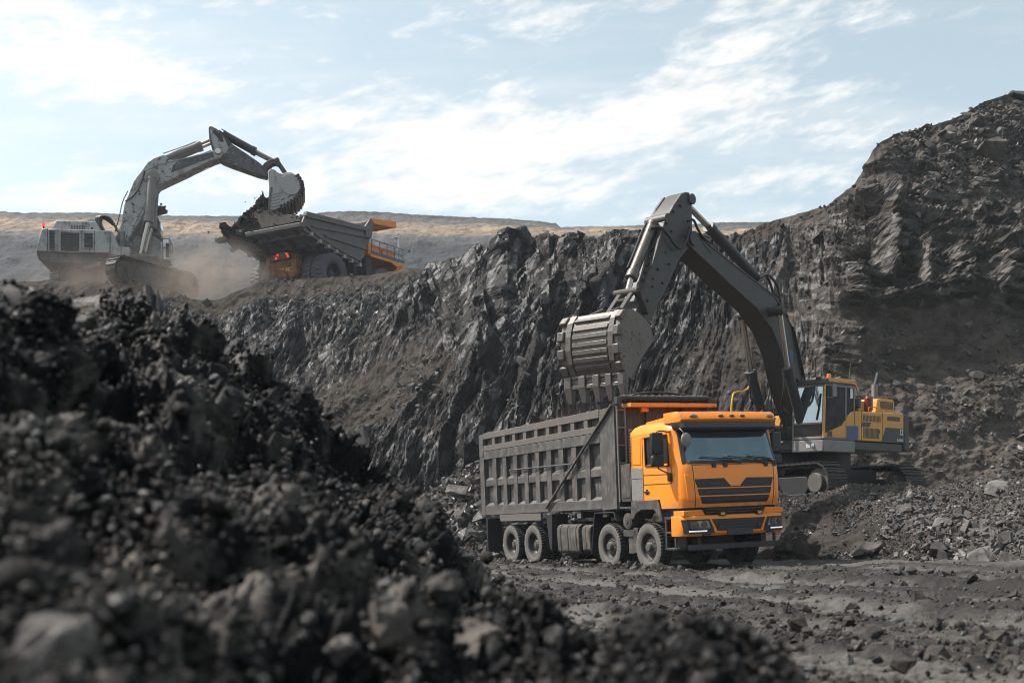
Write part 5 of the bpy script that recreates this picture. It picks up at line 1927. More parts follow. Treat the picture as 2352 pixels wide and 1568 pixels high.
b.prism([(-2.02, 2.33), (-2.90, 2.33), (-2.86, 2.19), (-2.00, 2.19)], 1.50, 1.5045)
b.prism([(-1.38, 1.86), (-1.52, 1.86), (-1.52, 1.76), (-1.38, 1.76)], 1.50, 1.5045)
b.build('handle_recess', M['black'], yc_)
b = MB(); b.prism([(-1.90, 1.96), (-1.62, 1.48), (-3.17, 1.48), (-3.17, 1.96)], 1.50, 1.507)
rp = b.build('rear_panel', M['charcoal'], yc_)
b = MB(); b.prism([(-2.28, 1.94), (-2.62, 1.94), (-2.52, 1.62), (-2.24, 1.62)], 1.507, 1.511)
b.build('panel_opening', M['black'], rp)
TXT = Matrix(((-1, 0, 0, 0), (0, 0, 1, 0), (0, 1, 0, 0), (0, 0, 0, 1)))
text_obj('12', 'number', M['lettering'], rp, Matrix.Translation((-2.97, 1.510, 1.83)) @ TXT, .27, .002, .006)
text_obj('EC480DL', 'lettering', M['lettering'], rp, Matrix.Translation((-2.90, 1.510, 1.565)) @ TXT, .115, .002, .002)
# counterweight
b = MB()
pl = [(-3.18, -1.46), (-3.18, 1.50), (-3.45, 1.50), (-3.78, 1.38), (-4.0, .95), (-4.06, 0), (-4.0, -.95), (-3.78, -1.34), (-3.45, -1.46)]
b.prism(pl, 1.20, 2.44, 'xy')
b.build('counterweight', M['charcoal'], ex, bevel=.06)
# equipment on the deck
b = MB()
b.prism([(-1.86, 2.46), (-1.98, 2.90), (-2.1, 2.94), (-3.02, 2.94), (-3.12, 2.88), (-3.14, 2.46)], .25, 1.18)
hd = b.build('engine_hood', M['amber'], ex, bevel=.03)
b = MB()
for i in range(14):
    x = -2.14 - i * .065
    b.prism([(x - .018, 2.60), (x + .018, 2.60), (x - .01, 2.85), (x - .046, 2.85)], 1.18, 1.186)
b.build('hood_slots', M['black'], hd)
b = MB(); b.cyl((-2.2, .95, 2.9), (-2.2, .95, 3.42), .10, n=16); b.build('exhaust', M['cabgrey'], ex)
b = MB(); b.cyl((-2.24, .95, 3.36), (-2.44, .95, 3.80), .075, n=14); b.build('exhaust_tip', M['darkframe'], ex)
b = MB(); b.cyl((-.48, 1.05, 2.55), (-.48, 1.05, 2.84), .30, n=26); b.cyl((-.48, 1.05, 2.42), (-.48, 1.05, 2.56), .2, n=20)
b.build('air_cleaner', M['black'], ex, bevel=.02)
b = MB(); b.bx(-.75, -1.15, .5, 1.15, 2.42, 2.80); b.build('deck_box', M['amber'], ex, bevel=.02)
b = MB(); b.cyl((-1.25, 1.22, 2.44), (-1.25, 1.22, 2.84), .12, n=16); b.ball((-1.25, 1.22, 2.86), .11); b.cyl((-1.25, 1.22, 2.9), (-1.25, 1.22, 3.02), .04); b.bx(-1.42, -1.3, 1.1, 1.3, 2.5, 2.95)
b.build('fire_extinguisher', M['red'], ex)
b = MB(); b.tube([(-1.1, 1.32, 2.42), (-1.1, 1.32, 2.62), (-1.9, 1.30, 2.60)], .02, 8, 1); b.build('grab_rail', M['amber'], ex)

# cab
b = MB()
cp = [(.08, 1.475), (2.02, 1.475), (2.02, 2.0), (1.94, 3.10), (1.80, 3.24), (.30, 3.26), (.10, 3.16)]
for y0, y1 in ((.42, .47), (1.45, 1.50)):
    # pillars only: front, middle, rear, sill and header
    b.prism([(1.94, 1.475), (2.02, 1.475), (2.02, 2.0), (1.94, 3.12), (1.86, 3.12), (1.94, 2.0)], y0, y1)
    b.prism([(.62, 1.475), (.70, 1.475), (.70, 3.2), (.62, 3.2)], y0, y1)
    b.prism([(.08, 1.475), (.16, 1.475), (.18, 3.2), (.10, 3.16)], y0, y1)
    b.prism([(.08, 1.475), (2.0, 1.475), (2.0, 1.56), (.08, 1.56)], y0, y1)
    b.prism([(.12, 3.10), (1.90, 3.10), (1.84, 3.22), (.16, 3.24)], y0, y1)
b.bx(1.95, 2.03, .47, 1.45, 1.475, 1.56); b.prism([(1.92, 3.08), (1.97, 3.08), (1.90, 3.2), (1.82, 3.2)], .47, 1.45)
b.bx(1.955, 2.02, .47, 1.45, 1.93, 1.99)
b.bx(.10, .14, .42, 1.5, 1.48, 3.18)
xc = b.build('operator_cab', M['cabgrey'], ex, bevel=.012)
b = MB(); b.prism([(.06, 3.18), (1.98, 3.14), (1.86, 3.30), (1.6, 3.34), (.3, 3.33), (.10, 3.26)], .40, 1.52)
b.build('cab_roof', M['charcoal'], xc, bevel=.03)
b = MB(); b.prism([(.02, 3.02), (.10, 3.20), (.35, 3.235), (1.74, 3.22), (1.76, 3.31), (1.6, 3.345), (.3, 3.345), (.06, 3.27), (-.04, 3.05)], 1.50, 1.535)
b.prism([(.0, 3.33), (1.2, 3.335), (1.2, 3.37), (.05, 3.37)], .45, 1.5)
b.build('roof_trim', M['amber'], xc, bevel=.01)
b = MB(); b.prism([(1.95, 1.50), (2.045, 1.50), (2.045, 2.0), (1.965, 3.12), (1.90, 3.12), (1.95, 2.0)], 1.485, 1.53)
b.build('door_pillar', M['amber'], xc, bevel=.01)
b = MB(); b.prism([(1.985, 1.99), (1.995, 1.99), (1.93, 3.09), (1.92, 3.09)], .49, 1.43)
b.build('front_window', M['skyglass'], xc)
b = MB(); b.bx(1.985, 1.993, .49, 1.43, 1.56, 1.93)
b.build('lower_window', M['darkglass'], xc)
b = MB(); b.prism([(.70, 1.57), (1.94, 1.57), (1.94, 2.0), (1.87, 3.10), (.70, 3.10)], 1.465, 1.475); b.prism([(.16, 1.57), (.62, 1.57), (.62, 3.10), (.17, 3.10)], 1.465, 1.475)
b.build('side_window', M['darkglass'], xc)
b = MB(); b.prism([(.16, 1.57), (1.94, 1.57), (1.94, 2.0), (1.87, 3.10), (.17, 3.10)], .44, .45)
b.build('far_window', M['darkglass'], xc)
b = MB(); b.bx(.5, 1.1, .72, 1.2, 1.5, 1.95); b.bx(.42, .56, .72, 1.2, 1.9, 2.6); b.bx(.44, .54, .85, 1.07, 2.6, 2.85); b.bx(1.2, 1.6, .55, .7, 1.5, 2.1); b.bx(1.2, 1.6, 1.22, 1.36, 1.5, 2.1)
for yy_ in (.88, .98):
    b.tube([(1.75, yy_, 1.5), (1.72, yy_, 2.0), (1.6, yy_, 2.15)], .012, 6)
b.build('seat', M['seat'], xc, bevel=.03)
b = MB()
p = lambda y, z: (1.995 + .03 - max(0, z - 2.0) * .064, y, z)
b.tube([p(1.08, 3.12), p(1.28, 2.50), p(1.34, 2.45)], .010, 6); b.tube([p(1.16, 3.12), p(1.32, 2.52)], .010, 6); b.tube([p(1.22, 3.12), p(1.36, 2.52)], .008, 6)
b.tube([p(1.37, 2.86), p(1.33, 2.45), p(1.26, 2.06)], .02, 6)
b.build('wiper', M['black'], xc)
b = MB(); b.cyl((.74, .95, 3.37), (.74, .95, 3.43), .07, n=14); xb = b.build('lamp_base', M['black'], xc)
b = MB(); b.cyl((.74, .95, 3.43), (.74, .95, 3.56), .075, .065, 14); b.build('beacon', M['amberlamp'], xc, bevel=.01)
b = MB(); b.cyl((-.05, 1.2, 3.30), (-.14, 1.2, 3.95), .008, .004, 6); b.build('antenna', M['cabgrey'], xc)
b = MB(); b.tube([(1.90, 1.53, 2.75), (1.80, 1.62, 2.72), (1.68, 1.66, 2.78)], .012, 6, 1); b.prism([(1.50, 2.78), (1.72, 2.76), (1.74, 3.14), (1.54, 3.16)], 1.62, 1.67); b.build('mirror', M['cabgrey'], xc, bevel=.02)
b = MB(); b.bx(1.8, 1.9, .46, .56, 3.3, 3.38); b.bx(1.78, 1.88, 1.15, 1.32, 3.3, 3.38); b.build('roof_lamp', M['black'], xc, bevel=.01)
b = MB(); b.prism([(.2, 2.80), (.36, 2.78), (.36, 3.10), (.22, 3.12)], 1.478, 1.481); b.build('window_sticker', M['ironwhite'], xc)

# boom
bp_ = [(7.18, 7.13), (6.95, 7.12), (6.14, 6.80), (4.84, 6.39), (3.24, 5.90), (2.86, 5.75), (2.48, 5.48), (1.93, 4.95), (1.62, 4.2), (1.28, 3.5), (.55, 1.95), (.35, 1.55), (.75, 1.35), (1.15, 1.75), (1.75, 2.52), (2.18, 3.3), (2.53, 4.12), (3.07, 4.80), (3.88, 5.34), (5.45, 5.96), (6.60, 6.44), (7.26, 6.72), (7.38, 6.95)]
b = MB(); b.prism(bp_, -.36, .36)
bo = b.build('boom', M['armsteel'], ex, bevel=.025)
b = MB()      # raised rims of the side plates, clamps along the back
top = [(6.95, 7.13), (6.14, 6.81), (4.84, 6.40), (3.24, 5.91), (2.86, 5.76), (2.48, 5.49), (1.93, 4.96), (1.62, 4.21), (1.28, 3.5)]
for y in (.35, -.35):
    for p_, q_ in zip(top, top[1:]):
        b.bar((p_[0], y, p_[1]), (q_[0], y, q_[1]), .05, .06, up=(0, 1, 0))
for x, z in ((6.3, 6.9), (5.6, 6.68), (4.6, 6.36), (3.9, 6.15)):
    b.bx(x - .05, x + .05, -.2, .2, z - .06, z + .05)
b.prism([(6.55, 6.9), (6.75, 6.98), (6.2, 6.62), (6.12, 6.66)], .36, .375); b.cyl((7.05, -.42, 6.93), (7.05, .42, 6.93), .20, n=20)
b.cyl((3.14, -.75, 5.31), (3.14, .78, 5.31), .14, n=18); b.cyl((3.14, .78, 5.31), (3.14, .83, 5.31), .10, n=12)
b.bx(2.5, 2.7, .36, .45, 5.5, 5.62); b.bx(2.75, 2.9, .36, .43, 5.38, 5.48)
b.build('boom_pin', M['armsteel'], bo, bevel=.01)
b = MB(); b.ball((1.98, .36, 4.05), .2, 8, (.6, .05, 1.1)); b.build('blue_sticker', M['blue'], bo)
for y, s in ((.66, 1), (-.66, -1)):
    cylinder(ex, (1.55, y, 1.35), (2.67, y, 3.60), (3.12, y, 5.28), .155, .085, M['charcoal'], M['chrome'], 'lift_cylinder')
# stick
sp_ = [(7.03, 8.10), (7.14, 8.20), (7.30, 8.18), (7.50, 8.08), (7.86, 7.71), (8.20, 7.36), (8.30, 7.18), (8.52, 6.61), (8.85, 5.90), (9.50, 4.62), (9.62, 4.36), (9.46, 4.20), (9.15, 4.25), (8.87, 4.47), (8.56, 4.88), (7.54, 6.32), (7.20, 6.62), (6.95, 6.72), (6.86, 6.90), (6.98, 7.12)]
b = MB(); b.prism(sp_, -.30, .30)
stk = b.build('stick', M['armsteel'], ex, bevel=.025)
b = MB()
b.bar((7.86, .30, 7.71), (8.30, .30, 7.16), .05, .08, up=(0, 1, 0)); b.bar((8.30, .30, 7.16), (8.85, .30, 5.90), .05, .08, up=(0, 1, 0)); b.bar((7.5, .3, 8.09), (7.86, .3, 7.71), .05, .08, up=(0, 1, 0))
b.bar((7.86, -.30, 7.71), (8.30, -.30, 7.16), .05, .08, up=(0, 1, 0)); b.bar((7.5, -.3, 8.09), (7.86, -.3, 7.71), .05, .08, up=(0, 1, 0))
for x, z in ((7.55, 7.75), (7.85, 7.55), (8.02, 7.3), (7.95, 7.0), (8.2, 6.4), (8.55, 5.9), (8.78, 5.4), (9.0, 5.0), (8.75, 5.62), (9.2, 4.75), (8.05, 6.1), (8.35, 5.55)):
    b.cyl((x, .30, z), (x, .345, z), .04, n=8)
for i in range(9):
    f = i / 8
    b.bx(8.62 + .80 * f - .03, 8.62 + .80 * f + .05, .12, .2, 6.42 - 1.75 * f - .02, 6.42 - 1.75 * f + .06)
b.cyl((7.05, -.36, 8.02), (7.05, .36, 8.02), .15, n=18); b.cyl((8.16, -.36, 7.30), (8.16, .36, 7.30), .15, n=18)
b.build('stick_rib', M['armsteel'], stk, bevel=.008)
cylinder(ex, (3.35, 0, 6.35), (5.80, 0, 7.50), (6.98, 0, 8.03), .15, .085, M['charcoal'], M['chrome'], 'arm_cylinder')
cylinder(ex, (8.36, 0, 7.20), (9.30, 0, 5.62), (9.46, 0, 5.22), .145, .085, M['bucketsteel'], M['chrome'], 'bucket_cylinder')
# linkage between stick, cylinder and bucket
b = MB()
for y in (-.34, .34):
    b.bar((9.50, y, 5.20), (9.12, y, 4.62), .07, .22, up=(0, 1, 0))
b.cyl((9.50, -.42, 5.20), (9.50, .42, 5.20), .10, n=16)
for y in (-.24, .16):
    b.bar((9.50, y + .04, 5.20), (10.12, y + .04, 4.52), .08, .15, up=(0, 1, 0))
b.bar((9.72, -.2, 4.96), (9.72, .2, 4.96), .08, .08)
b.cyl((10.12, -.34, 4.50), (10.12, .34, 4.50), .10, n=14)
b.build('linkage', M['mudgrey'], ex, bevel=.02)
# hoses
b = MB()
b.tube([(7.25, .40, 7.2), (7.45, .43, 6.8), (7.7, .44, 6.5), (8.0, .42, 6.62), (8.3, .40, 6.9), (8.42, .30, 7.05), (8.6, .1, 7.02)], .04, 8, 2)
b.tube([(7.35, .40, 7.35), (7.15, .45, 7.45), (6.95, .44, 7.2), (6.7, .40, 7.05), (6.2, .36, 6.9)], .035, 8, 2)
b.tube([(8.15, -.32, 7.4), (8.6, -.2, 7.0), (9.0, -.12, 6.4), (9.3, -.14, 5.9)], .03, 8, 2)
b.tube([(3.5, .2, 6.3), (3.1, .25, 6.5), (2.6, .3, 6.15), (2.5, .3, 5.6), (2.2, .38, 5.25)], .04, 8, 2)
b.tube([(3.4, .05, 6.35), (2.9, 0, 6.6), (2.5, 0, 6.2), (2.3, 0, 5.55)], .04, 8, 2)
b.tube([(1.95, .40, 5.0), (1.7, .42, 4.4), (1.4, .42, 3.7), (1.1, .4, 3.0), (.8, .36, 2.4)], .03, 8, 1)
b.build('hose', M['hose'], ex)
b = MB()
for y in (.95, -.4):
    s = 1 if y > 0 else -1
    b.tube([(2.78, .60 * s, 3.55), (2.80, .62 * s, 2.9), (2.72, .48 * s, 2.62), (2.4, .30 * s, 2.45), (2.2, .26 * s, 2.2), (2.1, .26 * s, 1.6)], .035, 8, 1)
    b.tube([(2.35, .55 * s, 2.2), (2.45, .42 * s, 2.42), (2.3, .25 * s, 2.40), (2.15, .2 * s, 2.0), (2.05, .2 * s, 1.5)], .04, 8, 2)
    b.tube([(2.1, .15 * s, 2.2), (2.25, .12 * s, 1.9), (2.1, .1 * s, 1.5)], .035, 8, 2)
b.build('hose', M['hose'], ex)
b = MB()
b.tube([(2.71, -1.36, 1.5), (2.71, -1.36, 2.36), (2.62, -1.36, 2.96), (2.46, -1.36, 3.06), (1.88, -1.36, 3.11), (1.50, -1.36, 3.45), (1.24, -1.36, 3.5), (1.08, -1.36, 3.4), (1.05, -1.36, 2.4)], .035, 8, 1)
b.build('handrail', M['yellow'], ex)
b = MB(); b.bx(.3, 2.4, -1.48, -.5, 1.47, 2.0); b.bx(2.2, 2.8, -1.46, -.9, 1.4, 1.5); b.build('fuel_tank_box', M['amber'], ex, bevel=.03)
b = MB(); b.tube([(1.3, -1.3, 2.6), (1.32, -1.3, 3.15), (1.12, -1.3, 3.2), (1.1, -1.3, 2.62)], .025, 6); b.build('mirror_frame', M['black'], ex)

# bucket: curved back towards the camera, open towards the machine
arc = [(10.04, 4.47), (10.39, 4.56), (10.66, 4.52), (10.84, 4.30), (10.93, 3.95), (10.93, 3.6), (10.86, 3.25), (10.72, 2.98), (10.58, 2.80)]
shell = arc + [(10.50, 2.84), (10.63, 3.05), (10.76, 3.30), (10.83, 3.62), (10.83, 3.92), (10.75, 4.22), (10.60, 4.42), (10.38, 4.47), (10.06, 4.40)]
b = MB(); b.prism(shell, -.90, .90)
bk = b.build('bucket', M['bucketsteel'], ex, sm=30)
for y0, y1 in ((-.905, -.84), (.84, .905)):
    b = MB(); b.prism([(9.63, 4.22), (10.04, 4.46), (10.39, 4.55), (10.66, 4.51), (10.84, 4.29), (10.92, 3.95), (10.92, 3.6), (10.85, 3.25), (10.71, 2.98), (10.45, 2.76), (9.95, 3.38), (9.50, 3.86)], y0, y1)
    b.build('cheek_plate', M['bucketsteel'], bk, bevel=.012)
    b = MB(); s = -1 if y0 < 0 else 1
    for cx_, cz_, an in ((10.80, 4.38, .75), (10.945, 3.98, .1), (10.93, 3.52, -.15), (10.80, 3.10, -.5)):
        d_ = Vector((math.cos(an), 0, math.sin(an))); t_ = Vector((-math.sin(an), 0, math.cos(an)))
        c = Vector((cx_, s * .86, cz_))
        vs = [c + d_ * a + t_ * h + Vector((0, s * y, 0)) for a in (-.09, .075) for y in (-.10, .10) for h in (-.13, .13)]
        b.add(vs, [(0, 1, 3, 2), (4, 6, 7, 5), (0, 4, 5, 1), (2, 3, 7, 6), (0, 2, 6, 4), (1, 5, 7, 3)])
    b.build('corner_shroud', M['bucketsteel'], bk, bevel=.03)
b = MB()
for y in (-.30, .25):
    b.prism([(9.40, 4.40), (9.60, 4.66), (10.15, 4.72), (10.55, 4.56), (10.3, 4.44), (9.9, 4.30)], y - .04, y + .04)
b.build('bucket_ear', M['bucketsteel'], bk, bevel=.02)
b = MB()      # wear strips across the back
for (x, z), an in (((10.83, 4.36), .85), ((10.90, 4.14), .35), ((10.94, 3.93), .12), ((10.95, 3.72), .02), ((10.935, 3.52), -.12), ((10.90, 3.32), -.3), ((10.82, 3.13), -.5)):
    d_ = Vector((math.cos(an), 0, math.sin(an))); t_ = Vector((-math.sin(an), 0, math.cos(an)))
    c = Vector((x, 0, z))
    vs = [c + d_ * a + t_ * h + Vector((0, y, 0)) for a in (-.05, .028) for y in (-.54, .54) for h in (-.060, .060)]
    b.add(vs, [(0, 1, 3, 2), (4, 6, 7, 5), (0, 4, 5, 1), (2, 3, 7, 6), (0, 2, 6, 4), (1, 5, 7, 3)])
b.build('wear_strip', M['bucketsteel'], bk, bevel=.012)
b = MB()
for y in (-.66, .66):
    for (x, z), (x2, z2) in zip(arc[2:], arc[3:]):
        b.bar((x + .02, y, z), (x2 + .02, y, z2), .16, .05, up=(1, 0, 0))
b.build('wear_band', M['bucketsteel'], bk)
b = MB(); b.prism([(10.58, 2.98), (10.72, 2.98), (10.70, 2.66), (10.58, 2.62)], -.94, .94)
lp = b.build('lip', M['bucketsteel'], bk, bevel=.015)
b = MB()
for i in range(4):
    y = -.62 + i * .415
    b.bx(10.55, 10.74, y - .13, y + .13, 2.60, 2.72); b.bx(10.60, 10.755, y - .11, y + .11, 2.86, 2.95)
b.build('lip_shroud', M['bucketsteel'], bk, bevel=.025)
for i in range(5):
    y = -.83 + i * .415
    b = MB()
    b.prism([(10.56, 2.94), (10.70, 2.98), (10.79, 2.93), (10.77, 2.62), (10.68, 2.60), (10.56, 2.66)], y - .10, y + .10)
    vs = [(10.57, y - .11, 2.64), (10.57, y + .11, 2.64), (10.77, y + .11, 2.64), (10.77, y - .11, 2.64), (10.56, y - .07, 2.24), (10.56, y + .07, 2.24), (10.66, y + .07, 2.23), (10.66, y - .07, 2.23)]
    b.add(vs, [(0, 1, 2, 3), (7, 6, 5, 4), (0, 4, 5, 1), (1, 5, 6, 2), (2, 6, 7, 3), (3, 7, 4, 0)])
    b.build('tooth', M['tooth'], bk, bevel=.018)

# the far side of the bucket reaches a little wider
def _wide(o_):
    for v_ in o_.data.vertices:
        if v_.co.y < 0:
            v_.co.y *= 1.2
    for c_ in o_.children:
        _wide(c_)


_wide(bk)
# ------------------------------------------------------------------ pale mining excavator up on the bench (x forward = to the right)
_a = math.radians(10)
FEM = frame((-25.5, 74, 16.3), (math.cos(_a), math.sin(_a)))
fe = empty('mining_excavator', FEM, 'weathered white mining excavator with raised arm emptying its bucket on the upper bench', 'excavator')
_p = math.radians(30)
UC = frame((-25.5 + .87, 74 - .5, 16.3), (-math.sin(_p), -math.cos(_p)))
UX = FEM.inverted() @ UC
for y0, y1 in ((-2.9, -2.05), (2.1, 2.95)):
    b = MB(); b.xf = UX
    track(b, -3.5, 3.35, y0, y1, -.45, 1.25, 44, .06, .07, .9)
    b.build('track', M['tracksteel'], fe, sm=0)
    b = MB(); b.xf = UX
    ym_ = (y0 + y1) / 2
    b.prism([(-2.6, -.1), (2.2, -.1), (2.5, .5), (2.0, 1.0), (-2.2, 1.0), (-2.8, .5)], ym_ - .36, ym_ + .36)
    for i in range(7):
        b.cyl((-2.4 + i * .75, ym_ - .3, -.15), (-2.4 + i * .75, ym_ + .3, -.15), .2, n=12)
    for x in (2.5, -2.6):
        b.cyl((x, ym_ - .3, .4), (x, ym_ + .3, .4), .62, n=22)
    b.build('track_frame', M['mudgrey'], fe, bevel=.03)
b = MB(); b.xf = UX
b.bx(-1.8, 1.8, -2.2, 2.2, .35, .95); b.cyl((0, 0, .9), (0, 0, 1.45), 1.7, n=30)
b.bx(1.4, 2.4, -1.0, .6, .9, 1.2)
b.build('car_body', M['mudgrey'], fe, bevel=.04)

b = MB()
b.prism([(-4.26, 1.86), (-4.10, 1.36), (-3.2, 1.22), (3.0, 1.22), (3.2, 1.5), (2.9, 1.90), (-1, 1.90)], -2.05, 2.2)
b.build('house_frame', M['mudgrey'], fe, bevel=.04)
b = MB()
b.prism([(-4.25, 1.87), (-3.95, 3.22), (-3.86, 3.29), (-3.57, 3.30), (-3.57, 1.87)], -2.1, 2.2)
b.build('counterweight', M['white'], fe, bevel=.06)
b = MB()
b.prism([(-3.55, 1.88), (-3.55, 3.28), (.10, 3.33), (.10, 1.92)], -2.1, 2.2)
hs = b.build('engine_house', M['white'], fe, bevel=.04)
for (x0, x1, z0, z1, n) in ((-3.46, -3.14, 1.92, 3.16, 6), (-2.80, -1.70, 1.92, 3.08, 8), (-1.40, -.90, 2.18, 3.10, 6)):
    b = MB(); b.bx(x0, x1, -2.12, -2.09, z0, z1)
    pnl = b.build('cooling_grille', M['darkframe'], hs)
    b = MB()
    for i in range(n):
        z = z0 + (z1 - z0) * (i + .5) / n
        b.prism([(-2.12, z - .02), (-2.145, z - .05), (-2.12, z + .05)], x0 + .02, x1 - .02, 'yz')
    b.build('grille_slat', M['mudgrey'], pnl)
    b = MB()
    for (a0, a1, c0, c1) in ((x0 - .05, x1 + .05, z0 - .05, z0), (x0 - .05, x1 + .05, z1, z1 + .05), (x0 - .05, x0, z0, z1), (x1, x1 + .05, z0, z1)):
        b.bx(a0, a1, -2.15, -2.09, c0, c1)
    b.build('grille_frame', M['white'], pnl)
b = MB()
for x in (-3.57, -2.96, -1.55, -.80):
    b.bx(x - .015, x + .015, -2.106, -2.09, 1.9, 3.28)
b.build('panel_seam', M['darkframe'], hs)
b = MB()
b.prism([(-3.58, 3.30), (-3.24, 4.03), (-.86, 4.06), (-.62, 3.60), (-.62, 3.30)], -1.3, 1.6)
hd = b.build('engine_hood', M['white'], fe, bevel=.05)
b = MB()
for i in range(9):
    b.bx(-2.35 + i * .095, -2.31 + i * .095, -1.31, -1.29, 3.50, 3.78)
b.bx(-1.15, -1.02, -1.31, -1.29, 3.55, 3.68)
b.build('hood_slots', M['darkframe'], hd)
b = MB(); b.cyl((-3.95, -1.2, 3.28), (-4.0, -1.2, 3.62), .05, .05, 8); lb_ = b.build('lamp_post', M['darkframe'], fe)
b = MB(); b.cyl((-4.0, -1.2, 3.62), (-4.0, -1.2, 3.82), .10, .09, 10); b.build('beacon', M['taillamp'], lb_)
# front end: sloping guard, step, tank, right-hand platform
b = MB()
b.prism([(.12, 1.92), (.12, 3.31), (.22, 3.28), (.60, 2.36), (1.29, 2.32), (1.29, 1.70), (.12, 1.84)], -2.1, -1.3)
b.build('tank', M['white'], fe, bevel=.04)
b = MB()
b.prism([(.0, 1.9), (.0, 3.3), (.35, 3.0), (.75, 2.35), (2.4, 2.1), (2.6, 1.9)], -1.3, .9)
for y in (-.75, .75):
    b.prism([(.1, 1.9), (.15, 3.1), (.45, 3.65), (.80, 3.60), (1.25, 2.9), (2.0, 2.5), (2.4, 1.6), (1.6, 1.3), (.2, 1.3)], y - .06, y + .06)
b.build('boom_foot', M['dark_arm'], fe, bevel=.03)
b = MB()
for y in (-2.12, -1.35):
    b.tube([(.10, y, 3.0), (.10, y, 1.75), (.78, y, 1.70), (.78, y, 3.6), (1.05, y, 3.62), (1.05, y, 2.9)], .022, 6)
b.build('step_rail', M['cabgrey'], fe)
# operator cab on the far side, tall with a raked front window
b = MB()
b.prism([(.6, 1.5), (.6, 3.86), (2.45, 3.84), (2.75, 3.60), (2.85, 1.7), (2.4, 1.4)], 1.0, 2.7)
b.build('cab_base', M['white'], fe, bevel=.04)
b = MB()
b.prism([(.9, 3.87), (.9, 5.55), (2.30, 5.60), (2.42, 5.40), (2.72, 4.80), (2.72, 3.88)], 1.0, 2.65)
cb = b.build('cab', M['cabgrey'], fe, bevel=.04)
b = MB(); b.add([(2.46, 1.1, 5.38), (2.46, 2.55, 5.38), (2.76, 2.55, 4.78), (2.76, 1.1, 4.78), (2.76, 1.1, 3.95), (2.76, 2.55, 3.95), (2.44, 1.1, 5.37), (2.44, 2.55, 5.37), (2.74, 2.55, 4.77), (2.74, 1.1, 4.77), (2.74, 1.1, 3.95), (2.74, 2.55, 3.95)],
    [(0, 1, 2, 3), (3, 2, 5, 4), (6, 9, 8, 7), (9, 10, 11, 8), (0, 6, 7, 1), (4, 5, 11, 10), (0, 3, 9, 6), (3, 4, 10, 9), (1, 7, 8, 2), (2, 8, 11, 5)])
b.build('front_window', M['skyglass'], cb)
b = MB(); b.prism([(1.75, 4.1), (1.75, 5.35), (2.32, 5.35), (2.62, 4.75), (2.62, 4.1)], .985, .995)
b.build('side_window', M['skyglass'], cb)
b = MB(); b.prism([(1.5, 5.62), (2.4, 5.60), (3.05, 5.80), (2.95, 5.86), (1.5, 5.88)], 1.0, 2.6)
for y in (1.2, 2.2):
    b.cyl((2.75, y, 5.86), (2.75, y, 5.98), .02, n=6); b.ball((2.78, y, 6.02), .08, 6); b.ball((3.0, y + .2, 5.92), .08, 6)
b.build('roof_guard', M['dark_arm'], cb, bevel=.02)
b = MB()
b.bx(2.8, 3.35, .9, 2.7, 2.30, 2.38)
for (x, y) in ((3.32, .95), (3.32, 1.8), (3.32, 2.65), (2.9, .95)):
    b.cyl((x, y, 2.35), (x, y, 3.75), .022, n=6)
for z in (3.1, 3.72):
    b.cyl((3.32, .95, z), (3.32, 2.65, z), .022, n=6); b.cyl((2.85, .95, z), (3.32, .95, z), .022, n=6)
b.cyl((3.2, 1.0, 2.5), (3.2, 1.0, 3.4), .10, n=10)
b.build('front_rail', M['dark_arm'], fe)
# hoses looping from the house to the boom
b = MB()
for i in range(7):
    y = -.55 + i * .16
    dxx = (i % 3) * .12
    b.tube([(-.62 - dxx * .3, y, 3.9), (-.85 - dxx, y, 4.35), (-.75 - dxx, y, 4.62 + .05 * i), (-.2, y, 4.60 - .04 * i), (.12, y, 4.2), (.25, y, 3.75), (.45, y, 3.55)], .055, 7, 2)
b.build('hose', M['hose'], fe)
# boom
bm_ = [(.25, 3.35), (.55, 4.2), (.74, 5.36), (1.0, 6.05), (1.31, 6.9), (1.73, 7.5), (2.15, 8.14), (2.56, 8.46), (3.14, 8.70), (3.45, 8.50), (3.72, 8.38), (4.24, 8.50), (5.2, 8.80), (6.2, 9.13), (6.5, 9.30), (6.78, 9.22), (6.86, 8.95), (6.72, 8.72), (5.73, 8.32), (4.67, 7.66), (3.61, 7.10), (2.85, 6.68), (2.58, 6.26), (2.30, 5.75), (1.75, 4.53), (1.15, 3.45), (.7, 3.1)]
b = MB(); b.prism(bm_, -.60, .60)
bo = b.build('boom', M['white_arm'], fe, bevel=.03)
b = MB()
rib = [(.74, 5.36), (1.0, 6.05), (1.31, 6.9), (1.73, 7.5), (2.15, 8.14), (2.56, 8.46), (3.14, 8.70)]
for y in (-.61, .61):
    for q0, q1 in (((1.35, 6.3), (2.1, 7.6)), ((2.1, 7.6), (2.9, 8.05)), ((2.9, 8.05), (6.1, 9.0)), ((1.15, 3.6), (2.5, 6.6)), ((2.85, 6.75), (6.6, 8.75))):
        b.bar((q0[0], y, q0[1]), (q1[0], y, q1[1]), .03, .05, up=(0, 1, 0))
b.cyl((2.49, -.85, 7.18), (2.49, .85, 7.18), .42, n=26)
b.cyl((6.54, -.72, 9.09), (6.54, .72, 9.09), .20, n=18)
b.build('boom_pin', M['cabgrey'], bo, bevel=.02)
b = MB(); b.cyl((6.54, -.76, 9.09), (6.54, -.72, 9.09), .18, n=18); b.build('pin_cap', M['ironwhite'], bo)
b = MB(); b.prism([(3.6, 7.55), (5.4, 8.35), (6.3, 8.72), (6.2, 9.02), (5.2, 8.70), (4.1, 8.38), (3.75, 8.05)], -.606, -.602); b.build('coal_smear', M['dark_arm'], bo)
for y in (-.72, .72):
    cylinder(fe, (2.49, y, 7.18), (2.24, y, 4.38), (1.72, y, 2.15), .27, .15, M['cabgrey'], M['chrome'], 'lift_cylinder')
b = MB()
